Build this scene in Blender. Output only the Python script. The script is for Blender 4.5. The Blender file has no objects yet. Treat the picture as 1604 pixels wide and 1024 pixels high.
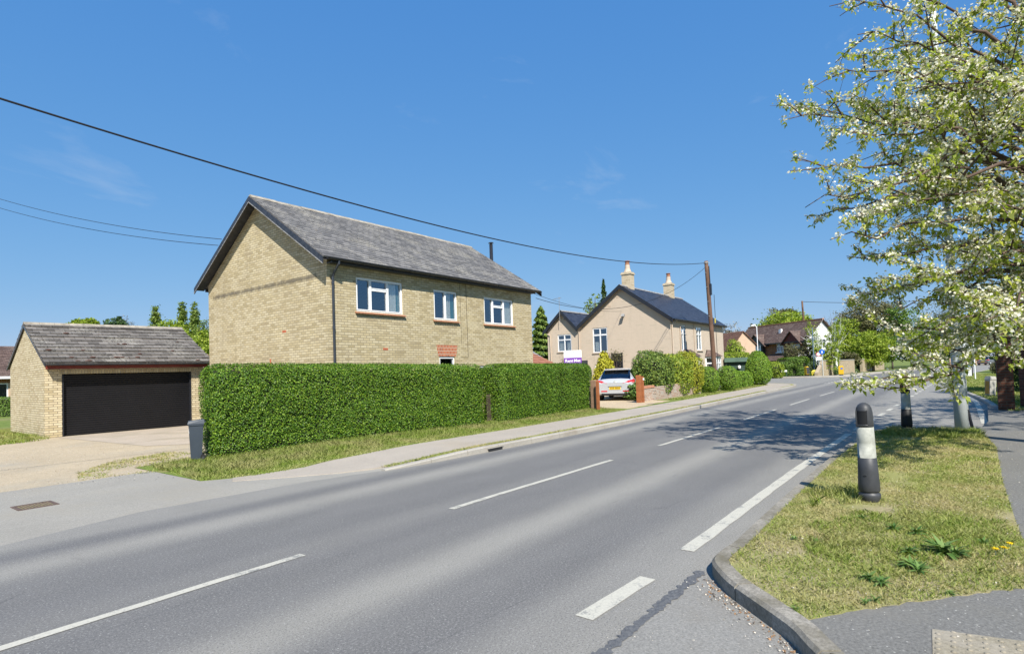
import bpy, math, random
import numpy as np
random.seed(7); RNG = np.random.default_rng(11)
SC = bpy.context.scene
COL = SC.collection
R = math.radians
# ------------------------------------------------------------------ camera
# world axes: x runs along the main road away from the viewer, y across it to the left, z up
CAMH = 1.6
FPX, PITCH, ROLL, CY = 894.126, 0.0315599, 0.0335546, 554.037
HEAD = 0.648565518
_cr, _sr, _cp, _sp = math.cos(ROLL), math.sin(ROLL), math.cos(PITCH), math.sin(PITCH)
_F = np.array([0, _cp, _sp]); _U = np.array([0, -_sp, _cp]); _Rt = np.array([1., 0, 0])
_R2 = _cr*_Rt - _sr*_U; _U2 = _sr*_Rt + _cr*_U
_E = np.array([[math.sin(HEAD), math.cos(HEAD), 0], [-math.cos(HEAD), math.sin(HEAD), 0], [0, 0, 1]])
cF, cU, cR = _E@_F, _E@_U2, _E@_R2
from mathutils import Matrix, Vector
cam = bpy.data.objects.new('camera', bpy.data.cameras.new('camera'))
COL.objects.link(cam); SC.camera = cam
cam.data.sensor_width = 36; cam.data.lens = FPX/1604*36
cam.data.shift_y = (CY-512)/1604
cam.data.clip_start = 0.05; cam.data.clip_end = 6000
cam.matrix_world = Matrix(((cR[0], cU[0], -cF[0], 0), (cR[1], cU[1], -cF[1], 0), (cR[2], cU[2], -cF[2], CAMH), (0, 0, 0, 1)))
# ------------------------------------------------------------------ light
SUN_DIR = Vector((-0.62, -0.68, 0.90)).normalized()      # towards the sun
el = math.asin(SUN_DIR.z); az = math.atan2(SUN_DIR.x, SUN_DIR.y)   # azimuth clockwise from +y
W = bpy.data.worlds.new("World"); SC.world = W; W.use_nodes = True
wn, wl = W.node_tree.nodes, W.node_tree.links
wn.clear()
sky = wn.new('ShaderNodeTexSky'); sky.sky_type = 'NISHITA'; sky.sun_disc = False
sky.sun_elevation = el; sky.sun_rotation = az
sky.altitude = 0; sky.air_density = 1.0; sky.dust_density = 0.0; sky.ozone_density = 4.0
# grade of the physical sky towards the photograph's softer, bluer gradient
sp = wn.new('ShaderNodeSeparateColor'); cb = wn.new('ShaderNodeCombineColor'); wl.new(sky.outputs[0], sp.inputs[0])
for k, (pw, mu) in enumerate(((0.78, .98), (0.45, 2.28), (0.20, 5.3))):
    a = wn.new('ShaderNodeMath'); a.operation = 'POWER'; wl.new(sp.outputs[k], a.inputs[0]); a.inputs[1].default_value = pw
    b = wn.new('ShaderNodeMath'); b.operation = 'MULTIPLY'; wl.new(a.outputs[0], b.inputs[0]); b.inputs[1].default_value = mu*.6072; wl.new(b.outputs[0], cb.inputs[k])
bg = wn.new('ShaderNodeBackground'); bg.inputs['Strength'].default_value = 0.10
out = wn.new('ShaderNodeOutputWorld')
# faint cirrus wisps in the sky
tc = wn.new('ShaderNodeTexCoord'); mp = wn.new('ShaderNodeMapping'); mp.inputs['Scale'].default_value = (1.2, 3.4, 6.0)
mp.inputs['Rotation'].default_value = (0.3, 0.2, 0.5)
nz = wn.new('ShaderNodeTexNoise'); nz.inputs['Scale'].default_value = 1.6; nz.inputs['Detail'].default_value = 9; nz.inputs['Roughness'].default_value = 0.62
nz.inputs['Distortion'].default_value = 0.6
rp = wn.new('ShaderNodeValToRGB'); rp.color_ramp.elements[0].position = 0.60; rp.color_ramp.elements[1].position = 0.95
rp.color_ramp.elements[1].color = (0.34, 0.34, 0.34, 1); rp.color_ramp.elements[0].color = (0, 0, 0, 1)
mx = wn.new('ShaderNodeMix'); mx.data_type = 'RGBA'; mx.inputs['B'].default_value = (4.2, 4.6, 5.1, 1)
wl.new(tc.outputs['Generated'], mp.inputs['Vector']); wl.new(mp.outputs[0], nz.inputs['Vector'])
wl.new(nz.outputs['Fac'], rp.inputs[0]); wl.new(rp.outputs[0], mx.inputs['Factor'])
wl.new(cb.outputs[0], mx.inputs['A'])
wl.new(mx.outputs['Result'], bg.inputs['Color']); wl.new(bg.outputs[0], out.inputs['Surface'])
sl = bpy.data.lights.new('sun', 'SUN'); sl.energy = 4.7; sl.angle = R(0.53); sl.color = (1.0, 0.945, 0.85)
so = bpy.data.objects.new('sun', sl); COL.objects.link(so)
so.rotation_euler = SUN_DIR.to_track_quat('Z', 'Y').to_euler(); so.location = (-20, -20, 40)
SC.view_settings.view_transform = 'Standard'; SC.view_settings.look = 'None'
SC.view_settings.exposure = 0.72; SC.view_settings.gamma = 1
SC.render.engine = 'CYCLES'
SC.cycles.max_bounces = 6; SC.cycles.diffuse_bounces = 3; SC.cycles.glossy_bounces = 3
SC.cycles.transmission_bounces = 4; SC.cycles.transparent_max_bounces = 8

# ------------------------------------------------------------------ survey helpers (photo pixel -> world point)
CAM0 = np.array([0, 0, CAMH])
def ray(x, y):
    return cR*(x-802)/FPX + cU*(CY-y)/FPX + cF
def gp(x, y, z=0.0):
    d = ray(x, y); p = CAM0 + d*((z-CAMH)/d[2]); return (float(p[0]), float(p[1]), z)
def wp(x, y, depth):                      # a point at a given distance straight ahead
    d = ray(x, y); k = depth/(d[0]*math.cos(HEAD)+d[1]*math.sin(HEAD)); p = CAM0+d*k
    return (float(p[0]), float(p[1]), float(p[2]))
def base_at(x, depth):                    # ground position under image column x at a distance
    p = wp(x, 570, depth); return (p[0], p[1], 0.0)

# ------------------------------------------------------------------ materials
class NT:
    def __init__(s, name):
        s.m = bpy.data.materials.new(name); s.m.use_nodes = True
        s.t = s.m.node_tree; s.t.nodes.clear()
        s.out = s.t.nodes.new('ShaderNodeOutputMaterial')
        s._tc = None
    def n(s, typ, ins=None, **kw):
        nd = s.t.nodes.new('ShaderNode'+typ)
        for k, v in kw.items(): setattr(nd, k, v)
        for k, v in (ins or {}).items():
            sock = nd.inputs[k]
            if isinstance(v, bpy.types.NodeSocket): s.t.links.new(v, sock)
            else:
                if isinstance(v, (tuple, list)) and len(v) == 3 and sock.type == 'RGBA': v = (*v, 1)
                sock.default_value = v
        return nd
    def co(s, kind='Object'):
        if not s._tc: s._tc = s.t.nodes.new('ShaderNodeTexCoord')
        return s._tc.outputs[kind]
    def noise(s, scale, detail=4, rough=.55, kind='Object', stretch=None, dist=0, loc=(0, 0, 0)):
        v = s.co(kind)
        if stretch or loc != (0, 0, 0): v = s.n('Mapping', {'Vector': v, 'Scale': stretch or (1, 1, 1), 'Location': loc}).outputs[0]
        return s.n('TexNoise', {'Vector': v, 'Scale': scale, 'Detail': detail, 'Roughness': rough, 'Distortion': dist}).outputs['Fac']
    def ramp(s, fac, stops, interp='LINEAR'):
        nd = s.n('ValToRGB', {'Fac': fac}); cr = nd.color_ramp; cr.interpolation = interp
        while len(cr.elements) < len(stops): cr.elements.new(0.5)
        for e, (p, c) in zip(cr.elements, stops):
            e.position = p
            if not isinstance(c, (tuple, list)): c = (c, c, c)
            e.color = (*c, 1) if len(c) == 3 else c
        return nd.outputs[0]
    def mix(s, f, a, b, blend='MIX'):
        nd = s.n('Mix', data_type='RGBA', blend_type=blend)
        for k, v in (('Factor', f), ('A', a), ('B', b)):
            sock = [i for i in nd.inputs if i.name == k and (i.type == ('VALUE' if k == 'Factor' else 'RGBA'))][0]
            if isinstance(v, bpy.types.NodeSocket): s.t.links.new(v, sock)
            else: sock.default_value = v if k == 'Factor' else ((*v, 1) if len(v) == 3 else v)
        return [o for o in nd.outputs if o.type == 'RGBA'][0]
    def math(s, op, a, b=0.0):
        nd = s.n('Math', operation=op)
        for i, v in enumerate((a, b)):
            if isinstance(v, bpy.types.NodeSocket): s.t.links.new(v, nd.inputs[i])
            else: nd.inputs[i].default_value = v
        return nd.outputs[0]
    def bump(s, h, strength=.5, dist=.01, nrm=None):
        i = {'Height': h, 'Strength': strength, 'Distance': dist}
        if nrm: i['Normal'] = nrm
        return s.n('Bump', i).outputs[0]
    def fin(s, color, rough=.8, metal=0, spec=.3, nrm=None, coat=0):
        i = {'Base Color': color, 'Roughness': rough, 'Metallic': metal, 'Specular IOR Level': spec}
        if nrm: i['Normal'] = nrm
        if coat: i['Coat Weight'] = coat
        b = s.n('BsdfPrincipled', i)
        s.t.links.new(b.outputs[0], s.out.inputs[0]); return s.m

def plain(name, c, rough=.6, var=.15, scale=6, metal=0, spec=.3, bump=.15, coat=0):
    t = NT(name)
    a = tuple(x*(1-var) for x in c); b = tuple(min(1, x*(1+var)) for x in c)
    f = t.noise(scale, 6, .6)
    col = t.ramp(f, [(.3, a), (.7, b)])
    nrm = t.bump(t.noise(scale*12, 4), bump, .004) if bump else None
    return t.fin(col, rough, metal, spec, nrm, coat)

def mat_brick(name, tones, mortar, bw=.225, bh=.075, ms=.009, stain=(.55, 1.0), stain_scale=.7, dark=(.25, .22, .18), dark_amt=.5, bump=.6):
    t = NT(name); uv = t.co('UV')
    # slightly uneven coursing
    nd = t.n('TexNoise', {'Vector': uv, 'Scale': 3.0, 'Detail': 2})
    off = t.n('VectorMath', {0: nd.outputs['Color'], 1: (.5, .5, .5)}, operation='SUBTRACT').outputs[0]
    off = t.n('VectorMath', {0: off, 'Scale': .014}, operation='SCALE').outputs[0]
    vec = t.n('VectorMath', {0: uv, 1: off}, operation='ADD').outputs[0]
    def br(c1, c2, mo, ox=0):
        v = vec
        return t.n('TexBrick', {'Vector': v, 'Color1': c1, 'Color2': c2, 'Mortar': mo, 'Scale': 1.0, 'Mortar Size': ms,
                   'Mortar Smooth': .2, 'Bias': 0.0, 'Brick Width': bw, 'Row Height': bh}, offset=.5, offset_frequency=2)
    b1 = br((0, 0, 0), (1, 1, 1), (.5, .5, .5))
    tone = t.ramp(b1.outputs['Color'], tones)
    cell = t.n('TexWhiteNoise', {'Vector': t.n('VectorMath', {0: vec, 1: (bw*2, bh, 1)}, operation='SNAP').outputs[0]}, noise_dimensions='2D')
    odd = t.ramp(cell.outputs['Value'], [(.90, 0), (.962, .7)], 'CONSTANT')
    tone = t.mix(odd, tone, dark)
    big = t.noise(stain_scale, 6, .65, 'UV')
    tone = t.mix(t.ramp(big, [(.35, 0), (.75, dark_amt)]), tone, dark)
    stk = t.noise(1.6, 6, .7, 'UV', stretch=(2.2, .22, 1), loc=(3, 1, 0)); tone = t.mix(t.ramp(stk, [(.52, 0), (.72, .42)]), tone, tuple(v*.8 for v in dark))
    pale = t.noise(1.1, 5, .65, 'UV', loc=(11, 5, 0)); tone = t.mix(t.ramp(pale, [(.56, 0), (.72, .35)]), tone, tuple(min(1, v*1.08) for v in tones[-2][1]))
    fine = t.noise(60, 3, .6, 'UV')
    tone = t.mix(.35, tone, t.ramp(fine, [(.3, .45), (.75, 1)]), 'MULTIPLY')
    col = t.mix(b1.outputs['Fac'], tone, mortar)
    h = t.math('SUBTRACT', t.math('MULTIPLY', fine, .25), b1.outputs['Fac'])
    return t.fin(col, .9, 0, .15, t.bump(h, bump, .012))

def mat_tiles(name, tones, w, h, lichen=None, lich_amt=.5, dark=(.02, .02, .02), rough=.8, moss=None):
    t = NT(name); uv = t.co('UV')
    b = t.n('TexBrick', {'Vector': uv, 'Color1': (0, 0, 0), 'Color2': (1, 1, 1), 'Mortar': (.5, .5, .5), 'Scale': 1.0, 'Mortar Size': .006,
            'Mortar Smooth': .1, 'Brick Width': w, 'Row Height': h}, offset=.5, offset_frequency=2)
    cell = b.outputs['Color']
    col = t.ramp(cell, tones)
    col = t.mix(.45, col, t.ramp(t.noise(9, 6, .7, 'UV'), [(.3, .4), (.7, 1)]), 'MULTIPLY')
    if lichen:
        f = t.ramp(t.math('MULTIPLY', t.noise(14, 8, .75, 'UV'), t.math('ADD', t.noise(.8, 3, .5, 'UV'), .45)), [(.50, 0), (.60, lich_amt)])
        col = t.mix(f, col, lichen)
    if moss:
        col = t.mix(t.ramp(t.noise(5, 6, .7, 'UV', loc=(9, 3, 0)), [(.62, 0), (.70, .8)]), col, moss)
    col = t.mix(t.math('MULTIPLY', b.outputs['Fac'], .8), col, dark)
    hh = t.math('SUBTRACT', t.math('ADD', t.math('MULTIPLY', cell, .35), t.math('MULTIPLY', t.noise(30, 4, .6, 'UV'), .4)), b.outputs['Fac'])
    return t.fin(col, rough, 0, .25, t.bump(hh, .7, .012))

def mat_leaf(name, c1, c2, c3=None, trans=.35, rough=.55, patch=None, patch_scale=.8, gloss=.0):
    t = NT(name)
    g = t.n('NewGeometry')
    rnd = g.outputs['Random Per Island']
    stops = [(0, c1), (.6, c2)] + ([(1, c3)] if c3 else [])
    col = t.ramp(rnd, stops)
    if patch:
        col = t.mix(t.ramp(t.noise(patch_scale, 4, .6), [(.42, 0), (.62, .85)]), col, patch)
    d = t.n('BsdfPrincipled', {'Base Color': col, 'Roughness': rough, 'Specular IOR Level': .35})
    tr = t.n('BsdfTranslucent', {'Color': t.mix(1.0, col, (1.0, 1.0, .45), 'MULTIPLY')})
    m = t.n('MixShader', {0: trans, 1: d.outputs[0], 2: tr.outputs[0]})
    t.t.links.new(m.outputs[0], t.out.inputs[0]); return t.m

def mat_glass(name, tint=(.02, .03, .035), refl=.35, clear=.55):
    t = NT(name)
    gl = t.n('BsdfGlossy', {'Color': (.80, .9, 1), 'Roughness': .015})
    tr = t.n('BsdfTransparent', {'Color': (clear, clear*1.06, clear*1.1)})
    fr = t.n('LayerWeight', {'Blend': .25}).outputs['Fresnel']
    f = t.math('ADD', t.math('MULTIPLY', fr, .6), refl)
    m = t.n('MixShader', {0: f, 1: tr.outputs[0], 2: gl.outputs[0]})
    t.t.links.new(m.outputs[0], t.out.inputs[0]); return t.m

MT = {}
MT['buff'] = mat_brick('buff brick', [(0, (.42, .345, .20)), (.35, (.575, .48, .29)), (.7, (.65, .565, .38)), (1, (.54, .46, .30))], (.29, .245, .165), dark=(.36, .29, .18), dark_amt=.5)
MT['buffg'] = mat_brick('garage brick', [(0, (.48, .39, .23)), (.35, (.63, .54, .35)), (.7, (.70, .61, .42)), (1, (.56, .46, .30))], (.24, .20, .14), dark=(.45, .36, .22), dark_amt=.35)
MT['red'] = mat_brick('red brick', [(0, (.42, .10, .04)), (1, (.58, .17, .07))], (.50, .40, .30), bw=.075, bh=.115, dark=(.3, .07, .04))
MT['redw'] = mat_brick('orange red brick', [(0, (.27, .09, .04)), (1, (.40, .15, .07))], (.32, .25, .18), dark=(.18, .07, .04))
MT['flint'] = mat_brick('old mixed brick and flint', [(0, (.32, .17, .12)), (.3, (.5, .4, .33)), (.6, (.38, .2, .14)), (1, (.45, .42, .38))], (.48, .43, .36), bw=.16, bh=.07, dark=(.17, .14, .12), dark_amt=.5)
MT['stone'] = mat_brick('tan stone walling', [(0, (.40, .30, .19)), (.5, (.5, .40, .27)), (1, (.42, .34, .25))], (.48, .4, .3), bw=.3, bh=.12, dark=(.28, .24, .18), dark_amt=.6)
MT['soot'] = plain('sooty band of brick', (.20, .17, .13), .95, .35, 9)
MT['slate'] = mat_tiles('grey weathered slate', [(0, (.115, .112, .112)), (.5, (.17, .165, .163)), (1, (.24, .23, .22))], .25, .181, lichen=(.38, .35, .28), lich_amt=.55, moss=(.20, .15, .09))
MT['slate2'] = mat_tiles('blue black slate', [(0, (.028, .034, .055)), (1, (.06, .07, .10))], .30, .20, rough=.45)
MT['conc_tile'] = mat_tiles('lichened concrete tile', [(0, (.10, .09, .08)), (.5, (.165, .15, .135)), (1, (.23, .21, .19))], .30, .22, lichen=(.38, .36, .31), lich_amt=.65, moss=(.10, .06, .045))
MT['brown_tile'] = mat_tiles('brown plain tile', [(0, (.10, .065, .055)), (1, (.19, .13, .11))], .22, .16, lichen=(.3, .26, .22), lich_amt=.35)
MT['rust_tile'] = mat_tiles('rust tile', [(0, (.17, .085, .06)), (1, (.28, .15, .10))], .25, .18)
MT['terra'] = mat_tiles('terracotta tile', [(0, (.33, .14, .085)), (1, (.43, .20, .13))], .25, .26)
MT['render'] = mat_brick('painted cream pink brick', [(0, (.585, .485, .385)), (1, (.62, .515, .41))], (.56, .46, .36), dark=(.50, .43, .33), dark_amt=.35, bump=.5)
MT['peach'] = plain('peach render', (.50, .36, .26), .9, .08, 2)
MT['white'] = plain('white plastic', (.80, .81, .82), .35, .03, 3, bump=0)
MT['whitew'] = plain('white painted wall', (.78, .79, .80), .8, .05, 2)
MT['black'] = plain('black paint', (.018, .019, .024), .35, .2, 5, spec=.5)
MT['board'] = plain('flaking black paint', (.03, .032, .04), .45, .5, 8, spec=.5)
MT['flake'] = NT('weathered bare board edge').m if False else plain('weathered grey timber', (.24, .24, .24), .8, .6, 14)
MT['door'] = plain('dark roller door steel', (.010, .010, .012), .5, .12, 2, spec=.25, bump=.05)
MT['fascia'] = plain('red brown fascia', (.16, .03, .02), .5, .15, 4)
MT['gutter'] = plain('dark gutter plastic', (.035, .04, .05), .3, .2, 4, spec=.5)
MT['curtain'] = plain('pale curtain', (.80, .80, .72), .9, .12, 12)
MT['curtain_green'] = plain('teal curtain', (.10, .30, .30), .9, .12, 12)
MT['glass'] = mat_glass('window glass', refl=.20, clear=.88)
MT['glass_d'] = mat_glass('dim glass', refl=.16, clear=.30)
MT['glass_car'] = mat_glass('car glass', refl=.14, clear=.10)
MT['dark'] = plain('dark interior', (.02, .022, .025), .9, .2, 3, bump=0)
MT['pole'] = plain('weathered brown pole timber', (.13, .075, .05), .85, .35, 3, bump=.4)
MT['cable'] = plain('black cable', (.015, .015, .018), .6, .1, 4, bump=0)
MT['galv'] = plain('pale grey painted steel', (.44, .47, .47), .5, .12, 2.5, spec=.4)
MT['bark'] = plain('cherry bark', (.10, .068, .052), .85, .4, 8, bump=.6)
MT['barkf'] = plain('grey bark', (.12, .10, .085), .9, .3, 3, bump=.4)
MT['bin'] = plain('slate grey bin plastic', (.042, .054, .07), .45, .1, 3, spec=.4, bump=.05)
MT['rubber'] = plain('black rubber', (.02, .02, .02), .8, .2, 6)
MT['hgrey'] = plain('dark grey bollard plastic', (.045, .047, .052), .5, .25, 7, spec=.4)
MT['hblack'] = plain('black bollard plastic', (.012, .012, .013), .55, .2, 7)
MT['hwhite'] = plain('dirty white band', (.34, .345, .30), .6, .25, 12)
MT['post'] = plain('orange brown timber', (.30, .105, .04), .75, .25, 5, bump=.3)
MT['sleeper'] = plain('grey brown timber', (.24, .15, .10), .85, .25, 5, bump=.3)
MT['silver'] = plain('silver car paint', (.58, .60, .63), .22, .02, 2, metal=.35, spec=.5, bump=0, coat=.6)
MT['greycar'] = plain('grey car paint', (.16, .17, .18), .3, .02, 2, metal=.3, bump=0)
MT['redlamp'] = plain('red lamp lens', (.50, .02, .03), .2, .1, 4, spec=.6, bump=0)
MT['plate'] = plain('yellow plate', (.75, .50, .02), .4, .03, 4, bump=0)
MT['yellow'] = plain('yellow plastic', (.62, .38, .02), .4, .06, 4, bump=0)
MT['gritbin'] = plain('lemon yellow plastic', (.55, .46, .06), .5, .06, 4, bump=0)
MT['blue'] = plain('blue sign face', (.02, .12, .50), .4, .03, 4, bump=0)
MT['purple'] = plain('purple board', (.16, .045, .33), .5, .06, 3, bump=0)
MT['text'] = plain('white lettering', (.9, .9, .9), .5, 0.01, 4, bump=0)
MT['textd'] = plain('grey lettering', (.10, .17, .17), .5, 0.01, 4, bump=0)
MT['textl'] = plain('pale grey lettering', (.50, .54, .55), .5, 0.01, 4, bump=0)
MT['shed'] = plain('dark green felt and boards', (.035, .065, .05), .7, .25, 3)
MT['shedl'] = plain('green painted trim', (.085, .14, .11), .6, .15, 3)
MT['bluegrey'] = plain('blue grey panel', (.11, .17, .22), .5, .1, 3)
MT['concrete'] = plain('grey concrete', (.36, .35, .32), .9, .2, 10, bump=.5)
MT['orange'] = plain('orange reflector', (.42, .22, .04), .5, .1, 6, bump=0)
MT['pot'] = plain('terracotta chimney pot', (.36, .17, .10), .8, .15, 8)
MT['chim'] = mat_brick('cream chimney brick', [(0, (.56, .47, .33)), (1, (.66, .56, .42))], (.5, .43, .32), dark=(.40, .31, .18), dark_amt=.6)
MT['darkblack'] = MT['black']
# vegetation
MT['hedge'] = mat_leaf('privet leaves', (.038, .10, .007), (.095, .20, .013), (.25, .37, .03), trans=.22, rough=.5)
MT['core'] = plain('shaded inner core', (.022, .028, .012), .95, .4, 9)
MT['cherry_leaf'] = mat_leaf('young cherry leaves', (.24, .33, .045), (.42, .50, .09), (.60, .62, .18), trans=.55)
MT['blossom'] = mat_leaf('cherry blossom', (.62, .59, .49), (.74, .72, .62), (.82, .80, .71), trans=.36, rough=.7)
MT['pinkb'] = mat_leaf('pink blossom', (.5, .25, .25), (.62, .40, .38), (.3, .3, .08))
MT['lf_spring'] = mat_leaf('fresh spring leaves', (.16, .25, .02), (.29, .38, .035), (.40, .46, .07))
MT['lf_pop'] = mat_leaf('poplar leaves', (.10, .17, .03), (.19, .27, .05), (.28, .34, .08))
MT['lf_mid'] = mat_leaf('mid green leaves', (.07, .15, .02), (.14, .24, .035), (.22, .32, .06))
MT['lf_dark'] = mat_leaf('dark evergreen leaves', (.025, .06, .018), (.05, .10, .025), (.09, .15, .04), trans=.15)
MT['lf_olive'] = mat_leaf('olive twiggy leaves', (.11, .11, .05), (.17, .17, .075), (.24, .23, .11))
MT['lf_grey'] = mat_leaf('bare grey twigs', (.17, .15, .13), (.26, .24, .20), (.30, .30, .22), trans=.1)
MT['lf_con'] = mat_leaf('conifer sprays', (.055, .11, .02), (.13, .20, .03), (.26, .33, .06), trans=.15)
MT['lf_gold'] = mat_leaf('golden conifer sprays', (.26, .27, .02), (.46, .44, .03), (.58, .54, .06), trans=.2)
MT['lf_gold3'] = mat_leaf('gold tipped conifer sprays', (.16, .22, .02), (.34, .36, .03), (.52, .48, .05), trans=.2)
MT['lf_gold2'] = mat_leaf('yellow green conifer sprays', (.12, .20, .02), (.24, .32, .03), (.42, .44, .05), trans=.2)
MT['lf_box'] = mat_leaf('clipped box leaves', (.08, .18, .015), (.17, .30, .025), (.32, .44, .05), trans=.2)
MT['grass'] = mat_leaf('grass blades', (.17, .24, .04), (.29, .35, .07), (.48, .43, .20), trans=.3, patch=(.50, .43, .22), patch_scale=1.6)
MT['grass_lush'] = mat_leaf('lush grass blades', (.14, .22, .025), (.25, .33, .05), (.40, .42, .15), trans=.3, patch=(.40, .38, .16), patch_scale=1.2)
MT['weed'] = mat_leaf('broad weed leaves', (.06, .14, .03), (.13, .23, .05), (.22, .32, .09), trans=.25)
MT['dandelion'] = plain('yellow petals', (.85, .60, .01), .6, .05, 20, bump=0)

# ---- ground materials
def ground_mats():
    t = NT('main road asphalt')
    # tyre tracks polished darker, lane middles and edges paler (wear that runs along the road)
    sep = t.n('SeparateXYZ', {'Vector': t.co('Object')})
    y = t.math('ADD', sep.outputs['Y'], t.math('MULTIPLY', t.math('SUBTRACT', t.noise(.15, 2), .5), .25))
    yy = t.math('DIVIDE', t.math('SUBTRACT', y, 1.6), 6.0)
    track = t.ramp(yy, [(0.0, .85), (.08, .6), (.15, .12), (.225, .2), (.305, .95), (.395, .2), (.47, .12), (.55, .32), (.62, .12), (.74, .18), (.84, .92), (.925, .1), (1.0, .75)], 'EASE')
    fine = t.noise(42, 6, .85)
    mid = t.noise(2.2, 6, .6, stretch=(.35, 1, 1))
    c = t.ramp(track, [(0, (.145, .142, .140)), (1, (.31, .296, .262))])
    c = t.mix(.45, c, t.ramp(fine, [(.30, .45), (.5, .82), (.7, 1)]), 'MULTIPLY')
    c = t.mix(.30, c, t.ramp(mid, [(.3, .55), (.7, 1)]), 'MULTIPLY')
    c = t.mix(t.ramp(t.noise(55, 5, .8, loc=(5, 3, 0)), [(.52, 0), (.68, .75)]), c, (.40, .39, .37))
    c = t.mix(t.ramp(t.noise(95, 3, .6), [(.32, .85), (.46, 0)]), c, (.05, .052, .058))
    spk = t.n('TexVoronoi', {'Vector': t.co('Object'), 'Scale': 26.0})
    c = t.mix(t.math('MULTIPLY', t.ramp(spk.outputs['Distance'], [(.07, .8), (.13, 0)]), t.ramp(t.noise(6, 2, .5, loc=(8, 8, 0)), [(.5, 0), (.62, .8)])), c, (.62, .60, .56))
    cr = t.n('TexVoronoi', {'Vector': t.n('Mapping', {'Vector': t.co('Object'), 'Scale': (.22, 1.1, 1)}).outputs[0], 'Scale': 1.0}, feature='DISTANCE_TO_EDGE')
    ck = t.math('MULTIPLY', t.ramp(cr.outputs['Distance'], [(.0, 1), (.010, 0)]), t.ramp(t.noise(.8, 3, .6, loc=(2, 7, 0)), [(.54, 0), (.64, .45)]))
    c = t.mix(ck, c, (.05, .05, .052))
    c = t.mix(t.ramp(t.noise(1.1, 5, .65, stretch=(.5, 1, 1), loc=(1, 4, 0)), [(.64, 0), (.78, .22)]), c, (.07, .07, .07))
    MT['asphalt'] = t.fin(c, .82, 0, .3, t.bump(fine, .55, .006))
    def gr(name, c0, c1, sp, patch=None, ps=.5, ss=60, bump=.5, patch_r=(.5, .7), speck=(.55, .5, .42), voro=30):
        t = NT(name)
        fine = t.noise(ss, 6, .82)
        c = t.ramp(fine, [(.30, tuple(v*.72 for v in c0)), (.5, tuple((u+v)/2 for u, v in zip(c0, c1))), (.70, tuple(min(1, v*1.18) for v in c1))])
        if patch: c = t.mix(t.ramp(t.noise(ps, 7, .62), [(patch_r[0], 0), (patch_r[1], .85)]), c, patch)
        v = t.n('TexVoronoi', {'Vector': t.co('Object'), 'Scale': float(voro)})
        c = t.mix(t.ramp(v.outputs['Distance'], [(.07, sp), (.14, 0)]), c, speck)
        c = t.mix(.35, c, t.ramp(t.noise(.9, 4, .6), [(.3, .6), (.7, 1)]), 'MULTIPLY')
        MT[name] = t.fin(c, .9, 0, .2, t.bump(fine, bump, .01)); return MT[name]
    gr('side asphalt', (.20, .195, .18), (.32, .31, .285), .5, patch=(.20, .185, .16), ps=.9, ss=70)
    gr('forecourt', (.27, .255, .22), (.37, .35, .31), .25, patch=(.28, .255, .205), ps=.45, ss=70)
    gr('gravel yard', (.38, .31, .205), (.54, .45, .325), .35, patch=(.36, .33, .27), ps=.35, ss=45, bump=1.0, voro=22, speck=(.66, .58, .48))
    gr('garage drive', (.38, .32, .25), (.49, .42, .34), .4, patch=(.31, .27, .20), ps=.7, ss=50)
    gr('pavement', (.34, .30, .25), (.45, .40, .34), .3, patch=(.40, .34, .26), ps=.4, ss=80)
    gr('dark pavement', (.125, .123, .115), (.235, .228, .21), .85, patch=(.20, .19, .165), ps=1.3, ss=48, speck=(.46, .45, .41), voro=20)
    gr('kerb stone', (.20, .185, .155), (.38, .35, .30), .3, patch=(.15, .135, .095), ps=3.2, ss=40, patch_r=(.42, .68), voro=26)
    gr('kerb pale', (.33, .31, .27), (.45, .42, .37), .2, patch=(.30, .26, .21), ps=1.2, ss=60)
    gr('dirt', (.24, .20, .11), (.46, .39, .24), .3, patch=(.26, .27, .08), ps=1.4, ss=40, bump=.9, patch_r=(.36, .6))
    gr('drive gravel', (.40, .31, .20), (.60, .49, .34), .5, ss=40, bump=.9)
    gr('field', (.10, .15, .03), (.20, .25, .05), 0, patch=(.25, .22, .10), ps=.15, ss=8)
    gr('grass ground', (.10, .15, .025), (.20, .25, .05), 0, patch=(.30, .25, .12), ps=1.1, ss=30, patch_r=(.5, .68))
    gr('tactile', (.24, .21, .155), (.36, .32, .24), .0, ss=40, patch=(.40, .36, .30), ps=3)
    t = NT('tar'); f = t.noise(55, 5, .7); MT['tar'] = t.fin(t.ramp(f, [(.3, (.06, .063, .07)), (.6, (.14, .14, .14)), (.75, (.22, .21, .2))]), .6, 0, .4, t.bump(f, .8, .01))
    t = NT('road paint'); n1 = t.noise(60, 6, .75); n2 = t.noise(5, 4, .6)
    c = t.ramp(n1, [(.30, (.27, .26, .23)), (.40, (.43, .41, .35)), (.7, (.53, .51, .43))])
    c = t.mix(t.ramp(t.math('MULTIPLY', n1, n2), [(.15, .85), (.21, 0)]), c, (.20, .20, .19))
    MT['paint'] = t.fin(c, .7, 0, .3, t.bump(n1, .4, .004))
ground_mats()

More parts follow.
